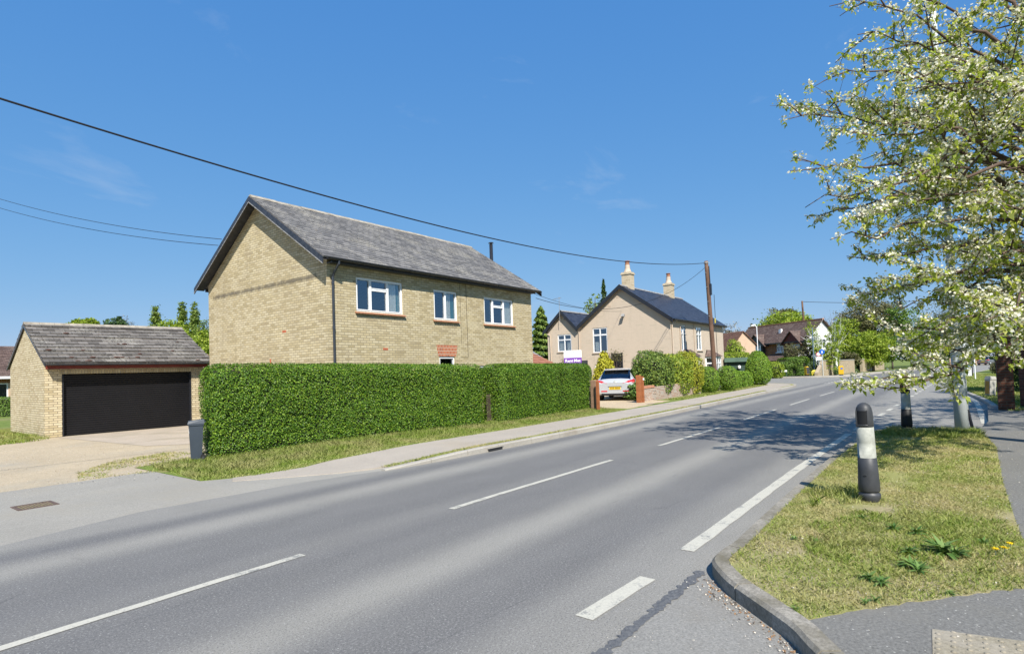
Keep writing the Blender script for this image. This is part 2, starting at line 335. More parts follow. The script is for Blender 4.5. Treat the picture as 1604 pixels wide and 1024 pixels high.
# ------------------------------------------------------------------ mesh builder
class MB:
    def __init__(s): s.v = []; s.f = []; s.uv = []
    def face(s, pts, uvs=None):
        i = len(s.v); s.v += [tuple(p) for p in pts]; s.f.append(tuple(range(i, i+len(pts)))); s.uv.append(uvs)
    def box(s, a, b):
        x0, y0, z0 = a; x1, y1, z1 = b
        if x0 > x1: x0, x1 = x1, x0
        if y0 > y1: y0, y1 = y1, y0
        if z0 > z1: z0, z1 = z1, z0
        s.face([(x0, y0, z0), (x1, y0, z0), (x1, y0, z1), (x0, y0, z1)])
        s.face([(x1, y1, z0), (x0, y1, z0), (x0, y1, z1), (x1, y1, z1)])
        s.face([(x0, y1, z0), (x0, y0, z0), (x0, y0, z1), (x0, y1, z1)])
        s.face([(x1, y0, z0), (x1, y1, z0), (x1, y1, z1), (x1, y0, z1)])
        s.face([(x0, y0, z1), (x1, y0, z1), (x1, y1, z1), (x0, y1, z1)])
        s.face([(x0, y1, z0), (x1, y1, z0), (x1, y0, z0), (x0, y0, z0)])
    def hexa(s, p):   # 8 points: bottom 4 ccw, top 4 ccw
        for q in ((3, 2, 1, 0), (4, 5, 6, 7), (0, 1, 5, 4), (1, 2, 6, 5), (2, 3, 7, 6), (3, 0, 4, 7)): s.face([p[k] for k in q])
    def beam(s, a, b, w, h, up=(0, 0, 1)):   # rectangular bar from a to b
        a, b = Vector(a), Vector(b); d = (b-a).normalized(); sd = d.cross(Vector(up)).normalized(); u = sd.cross(d)
        p = [q+sd*x*w/2+u*y*h/2 for q in (a, b) for x, y in ((-1, -1), (1, -1), (1, 1), (-1, 1))]
        for q in ((0, 1, 2, 3), (7, 6, 5, 4), (0, 4, 5, 1), (1, 5, 6, 2), (2, 6, 7, 3), (3, 7, 4, 0)): s.face([tuple(p[k]) for k in q])
    def tube(s, pts, rad, n=8, cap=True):
        pts = [Vector(p) for p in pts]
        if not isinstance(rad, (list, tuple)): rad = [rad]*len(pts)
        rings = []; prev = None
        for i, p in enumerate(pts):
            d = (pts[min(i+1, len(pts)-1)]-pts[max(i-1, 0)]).normalized()
            u = (prev - d*prev.dot(d)).normalized() if prev else d.orthogonal().normalized()
            prev = u; w = d.cross(u)
            base = len(s.v)
            for k in range(n):
                a = 2*math.pi*k/n; s.v.append(tuple(p+(u*math.cos(a)+w*math.sin(a))*rad[i]))
            rings.append(base)
        for a, b in zip(rings, rings[1:]):
            for k in range(n):
                s.f.append((a+k, a+(k+1) % n, b+(k+1) % n, b+k)); s.uv.append(None)
        if cap:
            s.f.append(tuple(rings[0]+k for k in range(n))[::-1]); s.uv.append(None)
            s.f.append(tuple(rings[-1]+k for k in range(n))); s.uv.append(None)
    def lathe(s, prof, c=(0, 0, 0), n=24, sx=1, sy=1):   # prof: list (r,z)
        rings = []
        for r, z in prof:
            b = len(s.v)
            for k in range(n):
                a = 2*math.pi*k/n; s.v.append((c[0]+r*sx*math.cos(a), c[1]+r*sy*math.sin(a), c[2]+z))
            rings.append(b)
        for a, b in zip(rings, rings[1:]):
            for k in range(n): s.f.append((a+k, a+(k+1) % n, b+(k+1) % n, b+k)); s.uv.append(None)
        s.f.append(tuple(rings[0]+k for k in range(n))[::-1]); s.uv.append(None)
        s.f.append(tuple(rings[-1]+k for k in range(n))); s.uv.append(None)
    def wall(s, o, u, n, w, h, holes=(), reveal=.08):  # rectangular wall with openings; n = outward
        o, u, n = Vector(o), Vector(u).normalized(), Vector(n).normalized(); v = Vector((0, 0, 1))
        flip = u.cross(v).dot(n) < 0
        us = sorted({0, w, *[x for hh in holes for x in (hh[0], hh[2])]}); vs = sorted({0, h, *[x for hh in holes for x in (hh[1], hh[3])]})
        P = lambda a, b, c=0: tuple(o+u*a+v*b+n*c)
        for a0, a1 in zip(us, us[1:]):
            for b0, b1 in zip(vs, vs[1:]):
                ca, cb = (a0+a1)/2, (b0+b1)/2
                if any(q[0] < ca < q[2] and q[1] < cb < q[3] for q in holes): continue
                q = [P(a0, b0), P(a1, b0), P(a1, b1), P(a0, b1)]
                s.face(q[::-1] if flip else q)
        for a0, b0, a1, b1 in holes:
            r = -reveal
            for q in ([P(a0, b0), P(a0, b1), P(a0, b1, r), P(a0, b0, r)], [P(a1, b0, r), P(a1, b1, r), P(a1, b1), P(a1, b0)],
                      [P(a0, b1), P(a1, b1), P(a1, b1, r), P(a0, b1, r)], [P(a0, b0, r), P(a1, b0, r), P(a1, b0), P(a0, b0)]):
                s.face(q[::-1] if flip else q)
    def roof(s, e0, e1, r1, r0, n, step=.018, uv0=0, jit=0.0):
        # stepped courses of tiles between eave line e0-e1 and ridge line r0-r1
        e0, e1, r0, r1 = map(Vector, (e0, e1, r0, r1))
        nn = (e1-e0).cross(r0-e0).normalized()
        if nn.z < 0: nn = -nn
        W_ = (e1-e0).length; L = (r0-e0).length
        rr = random.Random(3)
        for k in range(n):
            a, b = k/n, (k+1)/n
            st = step*(1+rr.uniform(-jit, jit))
            p0, p1 = e0.lerp(r0, a)+nn*st, e1.lerp(r1, a)+nn*st
            q0, q1 = e0.lerp(r0, b), e1.lerp(r1, b)
            s.face([p0, p1, q1, q0], [(uv0, a*L), (uv0+W_, a*L), (uv0+W_, b*L), (uv0, b*L)])
            l0, l1 = e0.lerp(r0, a), e1.lerp(r1, a)
            s.face([l0, l1, p1, p0], [(uv0, a*L), (uv0+W_, a*L), (uv0+W_, a*L+.01), (uv0, a*L+.01)])
        s.face([e0-nn*.05, r0-nn*.05, r1-nn*.05, e1-nn*.05])
        s.face([e0-nn*.05, e1-nn*.05, e1+nn*.0, e0]); s.face([e0-nn*.05, e0, r0, r0-nn*.05]); s.face([e1, e1-nn*.05, r1-nn*.05, r1])
    def build(s, name, mat, parent=None, org=(0, 0, 0), smooth=False, flatuv=True):
        me = bpy.data.meshes.new(name)
        o3 = Vector(org)
        V = [(x-o3.x, y-o3.y, z-o3.z) for x, y, z in s.v]
        me.from_pydata(V, [], s.f)
        uvl = me.uv_layers.new(name='UVMap')
        data = np.zeros((len(me.loops), 2), dtype=np.float32)
        li = 0
        for f, uv in zip(s.f, s.uv):
            k = len(f)
            if uv: data[li:li+k] = uv
            else:
                a, b, c = (Vector(s.v[f[0]]), Vector(s.v[f[1]]), Vector(s.v[f[2]]))
                nn = (b-a).cross(c-a)
                if nn.length < 1e-12 and k > 3: nn = (c-a).cross(Vector(s.v[f[3]])-a)
                nn = nn.normalized() if nn.length > 0 else Vector((0, 0, 1))
                if abs(nn.z) > .99: u = Vector((1, 0, 0)); w = Vector((0, 1, 0))
                else: u = Vector((0, 0, 1)).cross(nn).normalized(); w = nn.cross(u)
                for j, idx in enumerate(f):
                    p = Vector(s.v[idx]); data[li+j] = (p.dot(u), p.dot(w))
            li += k
        uvl.data.foreach_set('uv', data.ravel())
        me.materials.append(MT[mat] if isinstance(mat, str) else mat)
        if smooth: me.polygons.foreach_set('use_smooth', [True]*len(me.polygons))
        me.update()
        ob = bpy.data.objects.new(name, me); COL.objects.link(ob)
        if parent: ob.parent = parent
        else: ob.location = org
        return ob

def tag(o, label, cat, group=None, kind=None):
    o['label'] = label; o['category'] = cat
    if group: o['group'] = group
    if kind: o['kind'] = kind
    return o
def thing(name, label, cat, loc=(0, 0, 0), rz=0, group=None):
    e = bpy.data.objects.new(name, None); COL.objects.link(e); e.empty_display_size = .2
    e.location = loc; e.rotation_euler = (0, 0, rz); return tag(e, label, cat, group)
def struct(o): o['kind'] = 'structure'; return o

# arrays of small faces ------------------------------------------------------
def leaf_mesh(name, P, N, L, Wd, mat, parent=None, org=(0, 0, 0), droop=0.0, long_dir=None, extra=None):
    """P centres (n,3), N normals (n,3), L lengths (n,), Wd widths (n,) -> rhombic leaves"""
    n = len(P)
    if n == 0: return None
    N = N/np.maximum(np.linalg.norm(N, axis=1, keepdims=True), 1e-9)
    rv = RNG.normal(size=(n, 3)) if long_dir is None else long_dir
    T = rv - (rv*N).sum(1, keepdims=True)*N; T /= np.maximum(np.linalg.norm(T, axis=1, keepdims=True), 1e-9)
    B = np.cross(N, T)
    L = np.broadcast_to(L, (n,))[:, None]; Wd = np.broadcast_to(Wd, (n,))[:, None]
    a = P - T*L*.5; c = P + T*L*.5 - N*(L*droop)
    b = P + B*Wd*.5 + N*(L*.08); d = P - B*Wd*.5 + N*(L*.08)
    V = np.stack([a, b, c, d], 1).reshape(-1, 3) - np.array(org)
    me = bpy.data.meshes.new(name)
    me.vertices.add(4*n); me.vertices.foreach_set('co', V.astype(np.float32).ravel())
    me.loops.add(4*n); me.loops.foreach_set('vertex_index', np.arange(4*n, dtype=np.int32))
    me.polygons.add(n); me.polygons.foreach_set('loop_start', np.arange(0, 4*n, 4, dtype=np.int32))
    me.polygons.foreach_set('loop_total', np.full(n, 4, dtype=np.int32))
    me.materials.append(MT[mat]); me.update(calc_edges=True)
    ob = bpy.data.objects.new(name, me); COL.objects.link(ob)
    if parent: ob.parent = parent
    else: ob.location = org
    return ob

def blades(name, P, H, lean, width, mat, parent=None, org=(0, 0, 0)):
    n = len(P)
    ang = RNG.uniform(0, 2*np.pi, n); side = np.stack([np.cos(ang), np.sin(ang), np.zeros(n)], 1)
    ld = RNG.normal(size=(n, 3))*lean; ld[:, 2] = 1; ld /= np.linalg.norm(ld, axis=1, keepdims=True)
    H = H[:, None]; w = np.broadcast_to(width, (n,))[:, None]
    a = P - side*w/2; b = P+side*w/2
    m1 = P+ld*H*.55+side*w*.38; m0 = P+ld*H*.55-side*w*.38
    bend = np.stack([ld[:, 0], ld[:, 1], np.zeros(n)], 1)
    c = P+ld*H+bend*H*.5
    V = np.stack([a, b, m1, c, m0], 1).reshape(-1, 3)-np.array(org)
    me = bpy.data.meshes.new(name)
    me.vertices.add(5*n); me.vertices.foreach_set('co', V.astype(np.float32).ravel())
    me.loops.add(5*n); me.loops.foreach_set('vertex_index', np.arange(5*n, dtype=np.int32))
    me.polygons.add(n); me.polygons.foreach_set('loop_start', np.arange(0, 5*n, 5, dtype=np.int32))
    me.polygons.foreach_set('loop_total', np.full(n, 5, dtype=np.int32))
    me.materials.append(MT[mat]); me.update(calc_edges=True)
    ob = bpy.data.objects.new(name, me); COL.objects.link(ob)
    if parent: ob.parent = parent
    else: ob.location = org
    return ob

def in_poly(x, y, poly):
    c = np.zeros(len(x), bool); n = len(poly)
    for i in range(n):
        x0, y0 = poly[i][:2]; x1, y1 = poly[(i+1) % n][:2]
        if y0 == y1: continue
        c ^= ((y0 > y) != (y1 > y)) & (x < (x1-x0)*(y-y0)/(y1-y0)+x0)
    return c
def pts_in(poly, n):
    xs = [p[0] for p in poly]; ys = [p[1] for p in poly]
    x = RNG.uniform(min(xs), max(xs), n); y = RNG.uniform(min(ys), max(ys), n)
    k = in_poly(x, y, poly); return x[k], y[k]
def vnoise(x, y, s, seed=0):       # cheap smooth value noise 0..1
    r = np.random.default_rng(seed).uniform(0, 1, (64, 64))
    x = x*s+100; y = y*s+100
    xi = np.floor(x).astype(int); yi = np.floor(y).astype(int); fx = x-xi; fy = y-yi
    fx = fx*fx*(3-2*fx); fy = fy*fy*(3-2*fy)
    g = lambda a, b: r[a % 64, b % 64]
    return (g(xi, yi)*(1-fx)+g(xi+1, yi)*fx)*(1-fy)+(g(xi, yi+1)*(1-fx)+g(xi+1, yi+1)*fx)*fy
def wobble(poly, amp=.06, step=.25, seed=1):
    rr = random.Random(seed); o = []
    for a, b in zip(poly, poly[1:]+poly[:1]):
        L = math.dist(a[:2], b[:2]); k = max(1, int(L/step))
        for i in range(k):
            f = i/k; o.append((a[0]+(b[0]-a[0])*f+rr.uniform(-amp, amp), a[1]+(b[1]-a[1])*f+rr.uniform(-amp, amp)))
    return o
def sheet(name, poly, z, mat):
    m = MB(); pts = [(p[0], p[1], z) for p in poly]
    A = sum(a[0]*b[1]-b[0]*a[1] for a, b in zip(poly, poly[1:]+poly[:1]))
    if A < 0: pts = pts[::-1]
    m.face(pts)
    if A < 0: poly = poly[::-1]
    if z > .05:
        for a, b in zip(poly, list(poly[1:])+[poly[0]]): m.face([(a[0], a[1], -.04), (b[0], b[1], -.04), (b[0], b[1], z), (a[0], a[1], z)])
    return struct(m.build(name, mat))
def offset_line(line, d):
    o = []
    for i, p in enumerate(line):
        a = line[max(i-1, 0)]; b = line[min(i+1, len(line)-1)]
        dx, dy = b[0]-a[0], b[1]-a[1]; L = math.hypot(dx, dy); o.append((p[0]-dy/L*d, p[1]+dx/L*d))
    return o
def smooth_line(pts, n=6):
    o = []; P = [pts[0]]+list(pts)+[pts[-1]]
    for i in range(1, len(P)-2):
        for k in range(n):
            t = k/n
            o.append(tuple(.5*((2*P[i][j])+(-P[i-1][j]+P[i+1][j])*t+(2*P[i-1][j]-5*P[i][j]+4*P[i+1][j]-P[i+2][j])*t*t+(-P[i-1][j]+3*P[i][j]-3*P[i+1][j]+P[i+2][j])*t**3) for j in (0, 1)))
    o.append(tuple(pts[-1][:2])); return o

# ================================================================== GROUND
sheet('ground', [(-700, -900), (2600, -900), (2600, 1600), (-700, 1600)], -0.03, 'field')
def hL(s):
    k = min(1, max(0, (s-5.5)/3.5)); return .10*k*k*(3-2*k)
road_poly = [(-40, -.62), (14, -.62), (19, -1.6), (25.5, -1.4), (31, -1.0), (38.7, -.5), (44.8, .1), (49.4, -.2), (58.3, -1.2), (73, -3.0), (93, -5.6), (122, -10.8), (180, -26), (240, -48),
             (236, -56+17), (200, -24), (155, -9.8), (142, -5.9), (120, -1.6), (104, 2.0), (82.7, 5.0), (74.5, 6.6), (68, 7.4), (64.9, 9.5), (64.5, 13), (66, 20), (72, 60),
             (60, 60), (50.5, 24), (48.2, 15), (46.6, 11.2), (44.6, 9.0), (42, 8.0), (35, 7.75), (26, 7.5), (18, 7.35), (9, 7.45), (7, 7.55), (5.2, 8.0), (2.9, 8.15), (1.4, 7.75), (-4, 7.7), (-40, 7.7)]
sheet('main_road', road_poly, 0.0, 'asphalt')
# forecourt, gravel, drives
sheet('forecourt', [(-40, 7.3), (1.4, 7.5), (2.9, 7.9), (5.2, 7.8), (7.0, 7.35), (9.0, 7.4), (9.0, 9.8), (5.6, 9.8), (4.6, 10.6), (4.7, 11.8), (3.2, 11.75), (1.2, 11.9), (-6, 12.6), (-40, 14)], -0.006, 'forecourt')
sheet('gravel_yard', wobble([(-40, 13), (-6, 11.8), (1.2, 11.2), (4.6, 11.0), (6.2, 12.6), (9.2, 13.2), (9.6, 22.9), (5.3, 22.9), (5.4, 30), (-2, 34), (-40, 40)], .08, .5), -0.011, 'gravel yard')
sheet('garage_drive', [(5.75, 22.95), (10.3, 22.75), (9.8, 16.2), (7.4, 15.3), (6.1, 16.7)], -0.0055, 'garage drive')
sheet('side_road', [gp(*p)[:2] for p in [(905, 1060), (940, 1024), (985, 985), (1040, 935), (1085, 900)]] +
      [(4.9, 1.60), (4.4, 1.3), (3.8, .9), (3.3, .3), (2.8, -1.2), (2.6, -6), (-5, -6), (-5, 1.2), (1.0, 1.75)], .004, 'side asphalt')
# tar joint along the mouth of the side road
_tl = smooth_line([gp(*p)[:2] for p in [(935, 1030), (975, 1000), (1005, 975), (1040, 945), (1070, 920), (1100, 895)]], 12)
rr = random.Random(5)
_a = [(p[0], p[1]) for p in offset_line(_tl, .035)]; _b = offset_line(_tl, -.035)
_a = [(p[0]+rr.uniform(-.018, .018), p[1]+rr.uniform(-.018, .018)) for p in _a]; _b = [(p[0]+rr.uniform(-.02, .02), p[1]+rr.uniform(-.02, .02)) for p in _b]
sheet('tar_joint', _a+_b[::-1], .008, 'tar')

def strip(name, A, B, zf, mat, kind=True):
    m = MB()
    for i in range(len(A)-1):
        a0, a1, b0, b1 = A[i], A[i+1], B[i], B[i+1]
        m.face([(a0[0], a0[1], zf(a0[0])), (a1[0], a1[1], zf(a1[0])), (b1[0], b1[1], zf(b1[0])), (b0[0], b0[1], zf(b0[0]))])
        for p, q in ((a0, a1), (b1, b0)): m.face([(p[0], p[1], -.04), (q[0], q[1], -.04), (q[0], q[1], zf(q[0])), (p[0], p[1], zf(p[0]))])
    o = m.build(name, mat); return struct(o) if kind else o
def kerb(name, line, width, zf, mat, side=1, joint=.91, round_=.018, base=-.02):
    """line = outer foot, kerb body lies on the `side` (left=+1) of the line"""
    m = MB(); acc = 0
    inner = offset_line(line, width*side); ri = offset_line(line, round_*side)
    for i in range(len(line)-1):
        L = math.dist(line[i], line[i+1]); acc += L
        gap = .015 if acc >= joint else 0
        if gap: acc = 0
        f = 1-gap/max(L, .01)
        lerp = lambda p, q: (p[0]+(q[0]-p[0])*f, p[1]+(q[1]-p[1])*f)
        o0, o1, r0, r1, i0, i1 = line[i], lerp(line[i], line[i+1]), ri[i], lerp(ri[i], ri[i+1]), inner[i], lerp(inner[i], inner[i+1])
        z0, z1 = zf(*o0), zf(*o1)
        Q = [[(*o0, base), (*o1, base), (*o1, z1-round_), (*o0, z0-round_)], [(*o0, z0-round_), (*o1, z1-round_), (*r1, z1), (*r0, z0)],
             [(*r0, z0), (*r1, z1), (*i1, z1), (*i0, z0)], [(*i0, z0), (*i1, z1), (*i1, base), (*i0, base)],
             [(*o1, base), (*i1, base), (*i1, z1), (*r1, z1), (*o1, z1-round_)], [(*o0, base), (*o0, z0-round_), (*r0, z0), (*i0, z0), (*i0, base)]]
        for q in Q: m.face(q if side < 0 else q[::-1])
    return struct(m.build(name, mat))
# left kerb, strip of turf, footway and verge
kl = smooth_line([(6.4, 7.62), (7.4, 7.52), (9, 7.45), (12, 7.38), (18, 7.35), (26, 7.5), (35, 7.75), (40, 7.86), (42.6, 8.15), (44.6, 9.0), (46.3, 10.9), (47.6, 14), (50, 23)], 9)
kerb('left_kerb', kl, .13, lambda s, t: max(.004, hL(s)+.012 if s < 40 else .11), 'kerb pale', 1)
k1 = offset_line(kl, .12)
k2 = offset_line(kl, .34); k3 = offset_line(kl, 1.85)
strip('kerb_turf', [p for p in k1 if p[0] > 7.2], k2[len(k1)-len([p for p in k1 if p[0] > 7.2]):], lambda s: hL(s)+.006, 'dirt')
pv0 = [(4.6, 9.2), (5.2, 8.7), (5.9, 8.2)]
pv1 = [(4.75, 9.5), (5.3, 9.4), (5.95, 9.3)]
strip('footway', pv0+[p for p in k2], pv1+[p for p in k3], lambda s: hL(s)+.004, 'pavement')
gv0 = [(4.35, 9.75), (5.0, 9.35), (5.6, 9.28)]+[p for p in offset_line(kl, 1.78)]
gv1 = [(4.4, 12.6), (5.0, 12.7), (5.6, 12.7)]+[(p[0], max(p[1]+5.3, 12.6)) for p in kl]
strip('left_verge', gv0, gv1, lambda s: hL(s)-.002, 'grass ground')
sheet('garden_ground', [(9.4, 12.4), (47, 13.5), (49, 60), (5, 60), (5.5, 28.7), (10.4, 28.2), (10.2, 22.5), (9.6, 14)], .09, 'field')
sheet('parking_drive', wobble([(19.4, 9.4), (24.3, 9.75), (24.6, 12), (26.5, 12.6), (32.9, 15), (32.9, 19), (24, 17), (20.2, 13), (19.6, 11)], .06, .4), .108, 'drive gravel')
# junction corner footway, far kerb and path
sheet('corner_footway', [(30, 9.25), (37, 9.6), (41.5, 9.8), (44.2, 11.2), (45.6, 14), (47.4, 22), (48.6, 22), (47.2, 14.5), (45.8, 11.3), (44, 9.6), (42, 8.5), (37, 8.0), (30, 7.75)], .113, 'pavement')
fk = smooth_line([(72, 60), (66, 22), (64.6, 13.4), (65.2, 9.4), (68.2, 7.3), (74.5, 6.55), (82.7, 4.95), (104, 1.9), (120, -1.7), (142, -6), (155, -9.9), (200, -24.2)], 6)
kerb('far_kerb', fk, .16, lambda s, t: .12, 'kerb pale', 1)
strip('far_footway', offset_line(fk, .15), offset_line(fk, 1.9), lambda s: .115, 'pavement')
# right hand verge beyond the lay-by
v2 = smooth_line([(20.2, -1.1), (25.6, -.98), (31, -.62), (38.5, -.12), (44.8, .45), (46.2, .52), (49.4, .16), (58.3, -.85), (73, -2.6), (93, -5.2), (122, -10.2), (180, -26.3)], 6)
kerb('right_kerb', v2, .14, lambda s, t: .10, 'kerb pale', -1)
sheet('right_verge', offset_line(v2, -.13)+[(180, -60), (20, -60), (20.2, -1.6)], .10, 'grass ground')
# near island: kerb, turf, paths
kz = .115
ik = smooth_line([gp(1300, 1040, kz)[:2], gp(1285, 1024, kz)[:2], gp(1261, 999.5, kz)[:2], gp(1236, 974, kz)[:2], gp(1185, 938, kz)[:2], gp(1150, 914, kz)[:2], gp(1134, 901, kz)[:2],
                  gp(1119, 884, kz)[:2], gp(1115, 874, kz)[:2], gp(1120, 866, kz)[:2], gp(1132, 856, kz)[:2], (5.0, 1.50), (5.7, 1.51), (7, 1.52), (9.9, 1.51), (12.4, 1.46), (13.4, 1.43), (14.3, 1.32), (14.75, .95), (14.8, .4), (14.7, -.3), (14.5, -.55)], 7)
ik = [(2.9, -3.0), (3.1, -1.2), (3.3, -.25)] + ik
kerb('island_kerb', ik, .125, lambda s, t: kz, 'kerb stone', -1, round_=.022)
ii = offset_line(ik, -.12)
_front = [gp(*p, .11)[:2] for p in [(1258, 970), (1340, 955), (1440, 940), (1560, 925), (1604, 919)]]
_back = [(5.3, -.5), (6.3, -.43), (8.7, -.47), (12.3, -.6), (13.2, -.56), (14.4, -.50)]
_in = [p for p in ii if p[0] > _front[0][0] and (p[1] > .6 or p[0] > 10)]
island_poly = _in + _back[::-1] + [(p[0]+rr.uniform(-.02, .02), p[1]+rr.uniform(-.02, .02)) for p in smooth_line(_front[::-1], 7)]
sheet('island_turf', island_poly, .1085, 'dirt')
_fo = [(p[0]+.18, p[1]+.10) for p in _front]; _bo = [(p[0], p[1]+.12) for p in _back]
dp = [(3.05, -.2)] + [p for p in ii if p[0] < _front[0][0]+.05 and p[1] < 1.0][2:] + _fo[:-1] + [(5.6, -.36)] + _bo[1:] + [(17, -.72), (22.4, -.95), (22.4, -5), (16, -2.3), (10, -2.1), (2.5, -2.1)]
sheet('dark_footway', dp, .105, 'dark pavement')
sheet('right_lawn', [(2.5, -2.08), (10, -2.08), (16, -2.28), (22.4, -4.9), (22.4, -40), (2.5, -40)], .100, 'grass ground')
# tactile crossing slab with blisters
tp = [gp(*p, .11)[:2] for p in [(1460, 984), (1604, 1003), (1700, 1016), (1700, 1090), (1462, 1090)]]
sheet('tactile_paving', tp, .109, 'tactile')
m = MB(); bx, by = pts_in(tp, 1)
x0, x1 = min(p[0] for p in tp), max(p[0] for p in tp); y0, y1 = min(p[1] for p in tp), max(p[1] for p in tp)
gx, gy = np.meshgrid(np.arange(x0, x1, .066), np.arange(y0, y1, .066)); gx, gy = gx.ravel(), gy.ravel(); ok = in_poly(gx, gy, tp)
for a, b in zip(gx[ok], gy[ok]): m.lathe([(.014, 0), (.012, .004), (.006, .0065)], (a, b, .108), 7)
struct(m.build('tactile_blisters', 'tactile', smooth=True))

# road markings ------------------------------------------------------------
def mark(m, line, w, z=.0045, ragged=.006, seed=0):
    rr = random.Random(seed); L = []
    for a, b in zip(line, line[1:]):
        k = max(1, int(math.dist(a, b)/.25)); L += [(a[0]+(b[0]-a[0])*i/k, a[1]+(b[1]-a[1])*i/k) for i in range(k)]
    L.append(line[-1])
    A = offset_line(L, w/2); B = offset_line(L, -w/2)
    A = [(p[0], p[1]+rr.uniform(-ragged, ragged)) for p in A]; B = [(p[0], p[1]+rr.uniform(-ragged, ragged)) for p in B]
    for i in range(len(L)-1): m.face([(*B[i], z), (*B[i+1], z), (*A[i+1], z), (*A[i], z)])
ct = lambda s: 4.72 + .03*math.sin(s*.3) + (0 if s < 45 else -(s-45)**2*.0016)
m = MB()
for a, b in [(-7.6, -3.3), (-1.1, 3.0), (4.97, 9.02), (11.07, 14.9), (17.15, 21.2), (23.5, 27.4), (29.9, 34.0), (36.3, 40.2), (42.6, 46.4), (48.8, 52.6), (55, 59), (61, 65), (67.5, 71.5), (74, 78)]:
    mark(m, [(a+(b-a)*k/4, ct(a+(b-a)*k/4)) for k in range(5)], .088, seed=int(a*7))
struct(m.build('centre_line', 'paint'))
m = MB(); mark(m, [(-2.2, 1.9), (1.6, 1.9)], .13); mark(m, [(3.22, 1.93), (4.09, 1.88)], .13)
mark(m, [(4.87, 1.86), (9, 1.84), (14.4, 1.76)], .13)
for k in range(17):
    s0 = 15.2+k*2.0; f = lambda s: 1.72-(s-15)*.036
    mark(m, [(s0, f(s0)), (s0+1.0, f(s0+1))], .12)
mark(m, [(48.3, .46), (44.8, .22), (39.4, -.3), (32, -.58), (25.6, -.80), (17.5, -.68)], .14)
mark(m, [(48.3, .46), (58, -.45), (70, -1.8), (90, -4.4), (118, -9)], .12)
struct(m.build('edge_line', 'paint'))
m = MB()
for r_ in (0, .5):
    for k in range(11):
        p0 = (46.8+k*1.45+r_, 7.05-r_*.3); mark(m, [p0, (p0[0]+.7, p0[1])], .16)
struct(m.build('give_way_line', 'paint'))
# worn ironwork: drain grate in the forecourt and inlet in the kerb
g = thing('drain_grate', 'rusty rectangular drain grate set in the grey forecourt at the left', 'drain grate', (2.28, 9.98, 0), 0)
MT['rust'] = plain('rusty iron', (.12, .085, .07), .8, .4, 20, bump=.5)
m = MB()
for a, b in (((-.22, -.2, -.02), (.22, -.17, .004)), ((-.22, .17, -.02), (.22, .2, .004)), ((-.22, -.17, -.02), (-.19, .17, .004)), ((.19, -.17, -.02), (.22, .17, .004))): m.box(a, b)
m.build('frame', 'rust', g)
m = MB()
for k in range(11): x = -.18+k*.035; m.box((x, -.17, -.02), (x+.018, .17, .002))
m.build('grid', 'rust', g)
m = MB(); m.face([(-.19, -.17, -.004), (.19, -.17, -.004), (.19, .17, -.004), (-.19, .17, -.004)]); m.build('pit', 'dirt', g)
gi = thing('kerb_inlet', 'small black drain inlet opening in the pale left kerb', 'drain inlet', (9.15, 7.435, 0))
m = MB(); m.box((-.22, -.004, .004), (.22, .03, .062)); m.build('opening', 'dark', gi)
m = MB(); m.box((-.25, -.014, .062), (.25, .03, .074)); m.build('hood', 'kerb pale', gi)

# ================================================================== BUILDINGS
def window(parent, o, u, n, w, h, cells, glass='glass', sill=None, curtain=None, t=.055, inset=.045, bar=None, label=None):
    """o lower-left corner of the opening on the wall face; cells = panes in metres inside the opening"""
    o, u, n = Vector(o), Vector(u).normalized(), Vector(n).normalized()
    f = MB(); oo = o-n*inset; f.wall(oo, u, n, w, h, cells, reveal=.05)
    # outer edge of the frame
    e = n*0.0
    if bar:     # glazing bars: list of (x0,y0,x1,y1)
        for a in bar:
            p = oo+u*a[0]+Vector((0, 0, a[1]))-n*.012; q = oo+u*a[2]+Vector((0, 0, a[3]))-n*.012; f.beam(p, q, .022, .022, up=n)
    fr = f.build('window', 'white', parent)
    if label: fr['label'] = label
    # casement lips
    c = MB()
    for a0, b0, a1, b1 in cells:
        for (x0, y0, x1, y1) in ((a0-.028, b0-.028, a1+.028, b0), (a0-.028, b1, a1+.028, b1+.028), (a0-.028, b0, a0, b1), (a1, b0, a1+.028, b1)):
            p = [oo+u*x+Vector((0, 0, y))+n*k for k in (.001, .016) for x, y in ((x0, y0), (x1, y0), (x1, y1), (x0, y1))]
            c.hexa([tuple(q) for q in p])
    c.build('casement', 'white', fr)
    g = MB()
    flip = u.cross(Vector((0, 0, 1))).dot(n) < 0
    for a0, b0, a1, b1 in cells:
        q = [tuple(oo+u*x+Vector((0, 0, y))-n*.035) for x, y in ((a0, b0), (a1, b0), (a1, b1), (a0, b1))]
        g.face(q[::-1] if flip else q)
    g.build('pane', glass, fr)
    if curtain:
        for (x0, x1, y0, y1, mt) in curtain:
            k = MB(); N_ = 26
            P = [oo+u*(x0+(x1-x0)*i/N_)-n*(.12+.022*math.sin(i*1.9)+.01*math.sin(i*.7)) for i in range(N_+1)]
            for a, b in zip(P, P[1:]): k.face([tuple(a+Vector((0, 0, y0))), tuple(b+Vector((0, 0, y0))), tuple(b+Vector((0, 0, y1))), tuple(a+Vector((0, 0, y1)))])
            k.build('curtain', mt, fr)
    if sill:
        mt, over, proj, th = sill
        s_ = MB(); p = [o+u*x+n*y+Vector((0, 0, z)) for z in (-th, 0) for x, y in ((-over, -.10), (w+over, -.10), (w+over, proj), (-over, proj))]
        if flip: p = p[:4][::-1]+p[4:][::-1]
        p[6] = p[6]-Vector((0, 0, .012)); p[7] = p[7]-Vector((0, 0, .012))
        s_.hexa([tuple(q) for q in p]); s_.build('sill', mt, fr)
    return fr

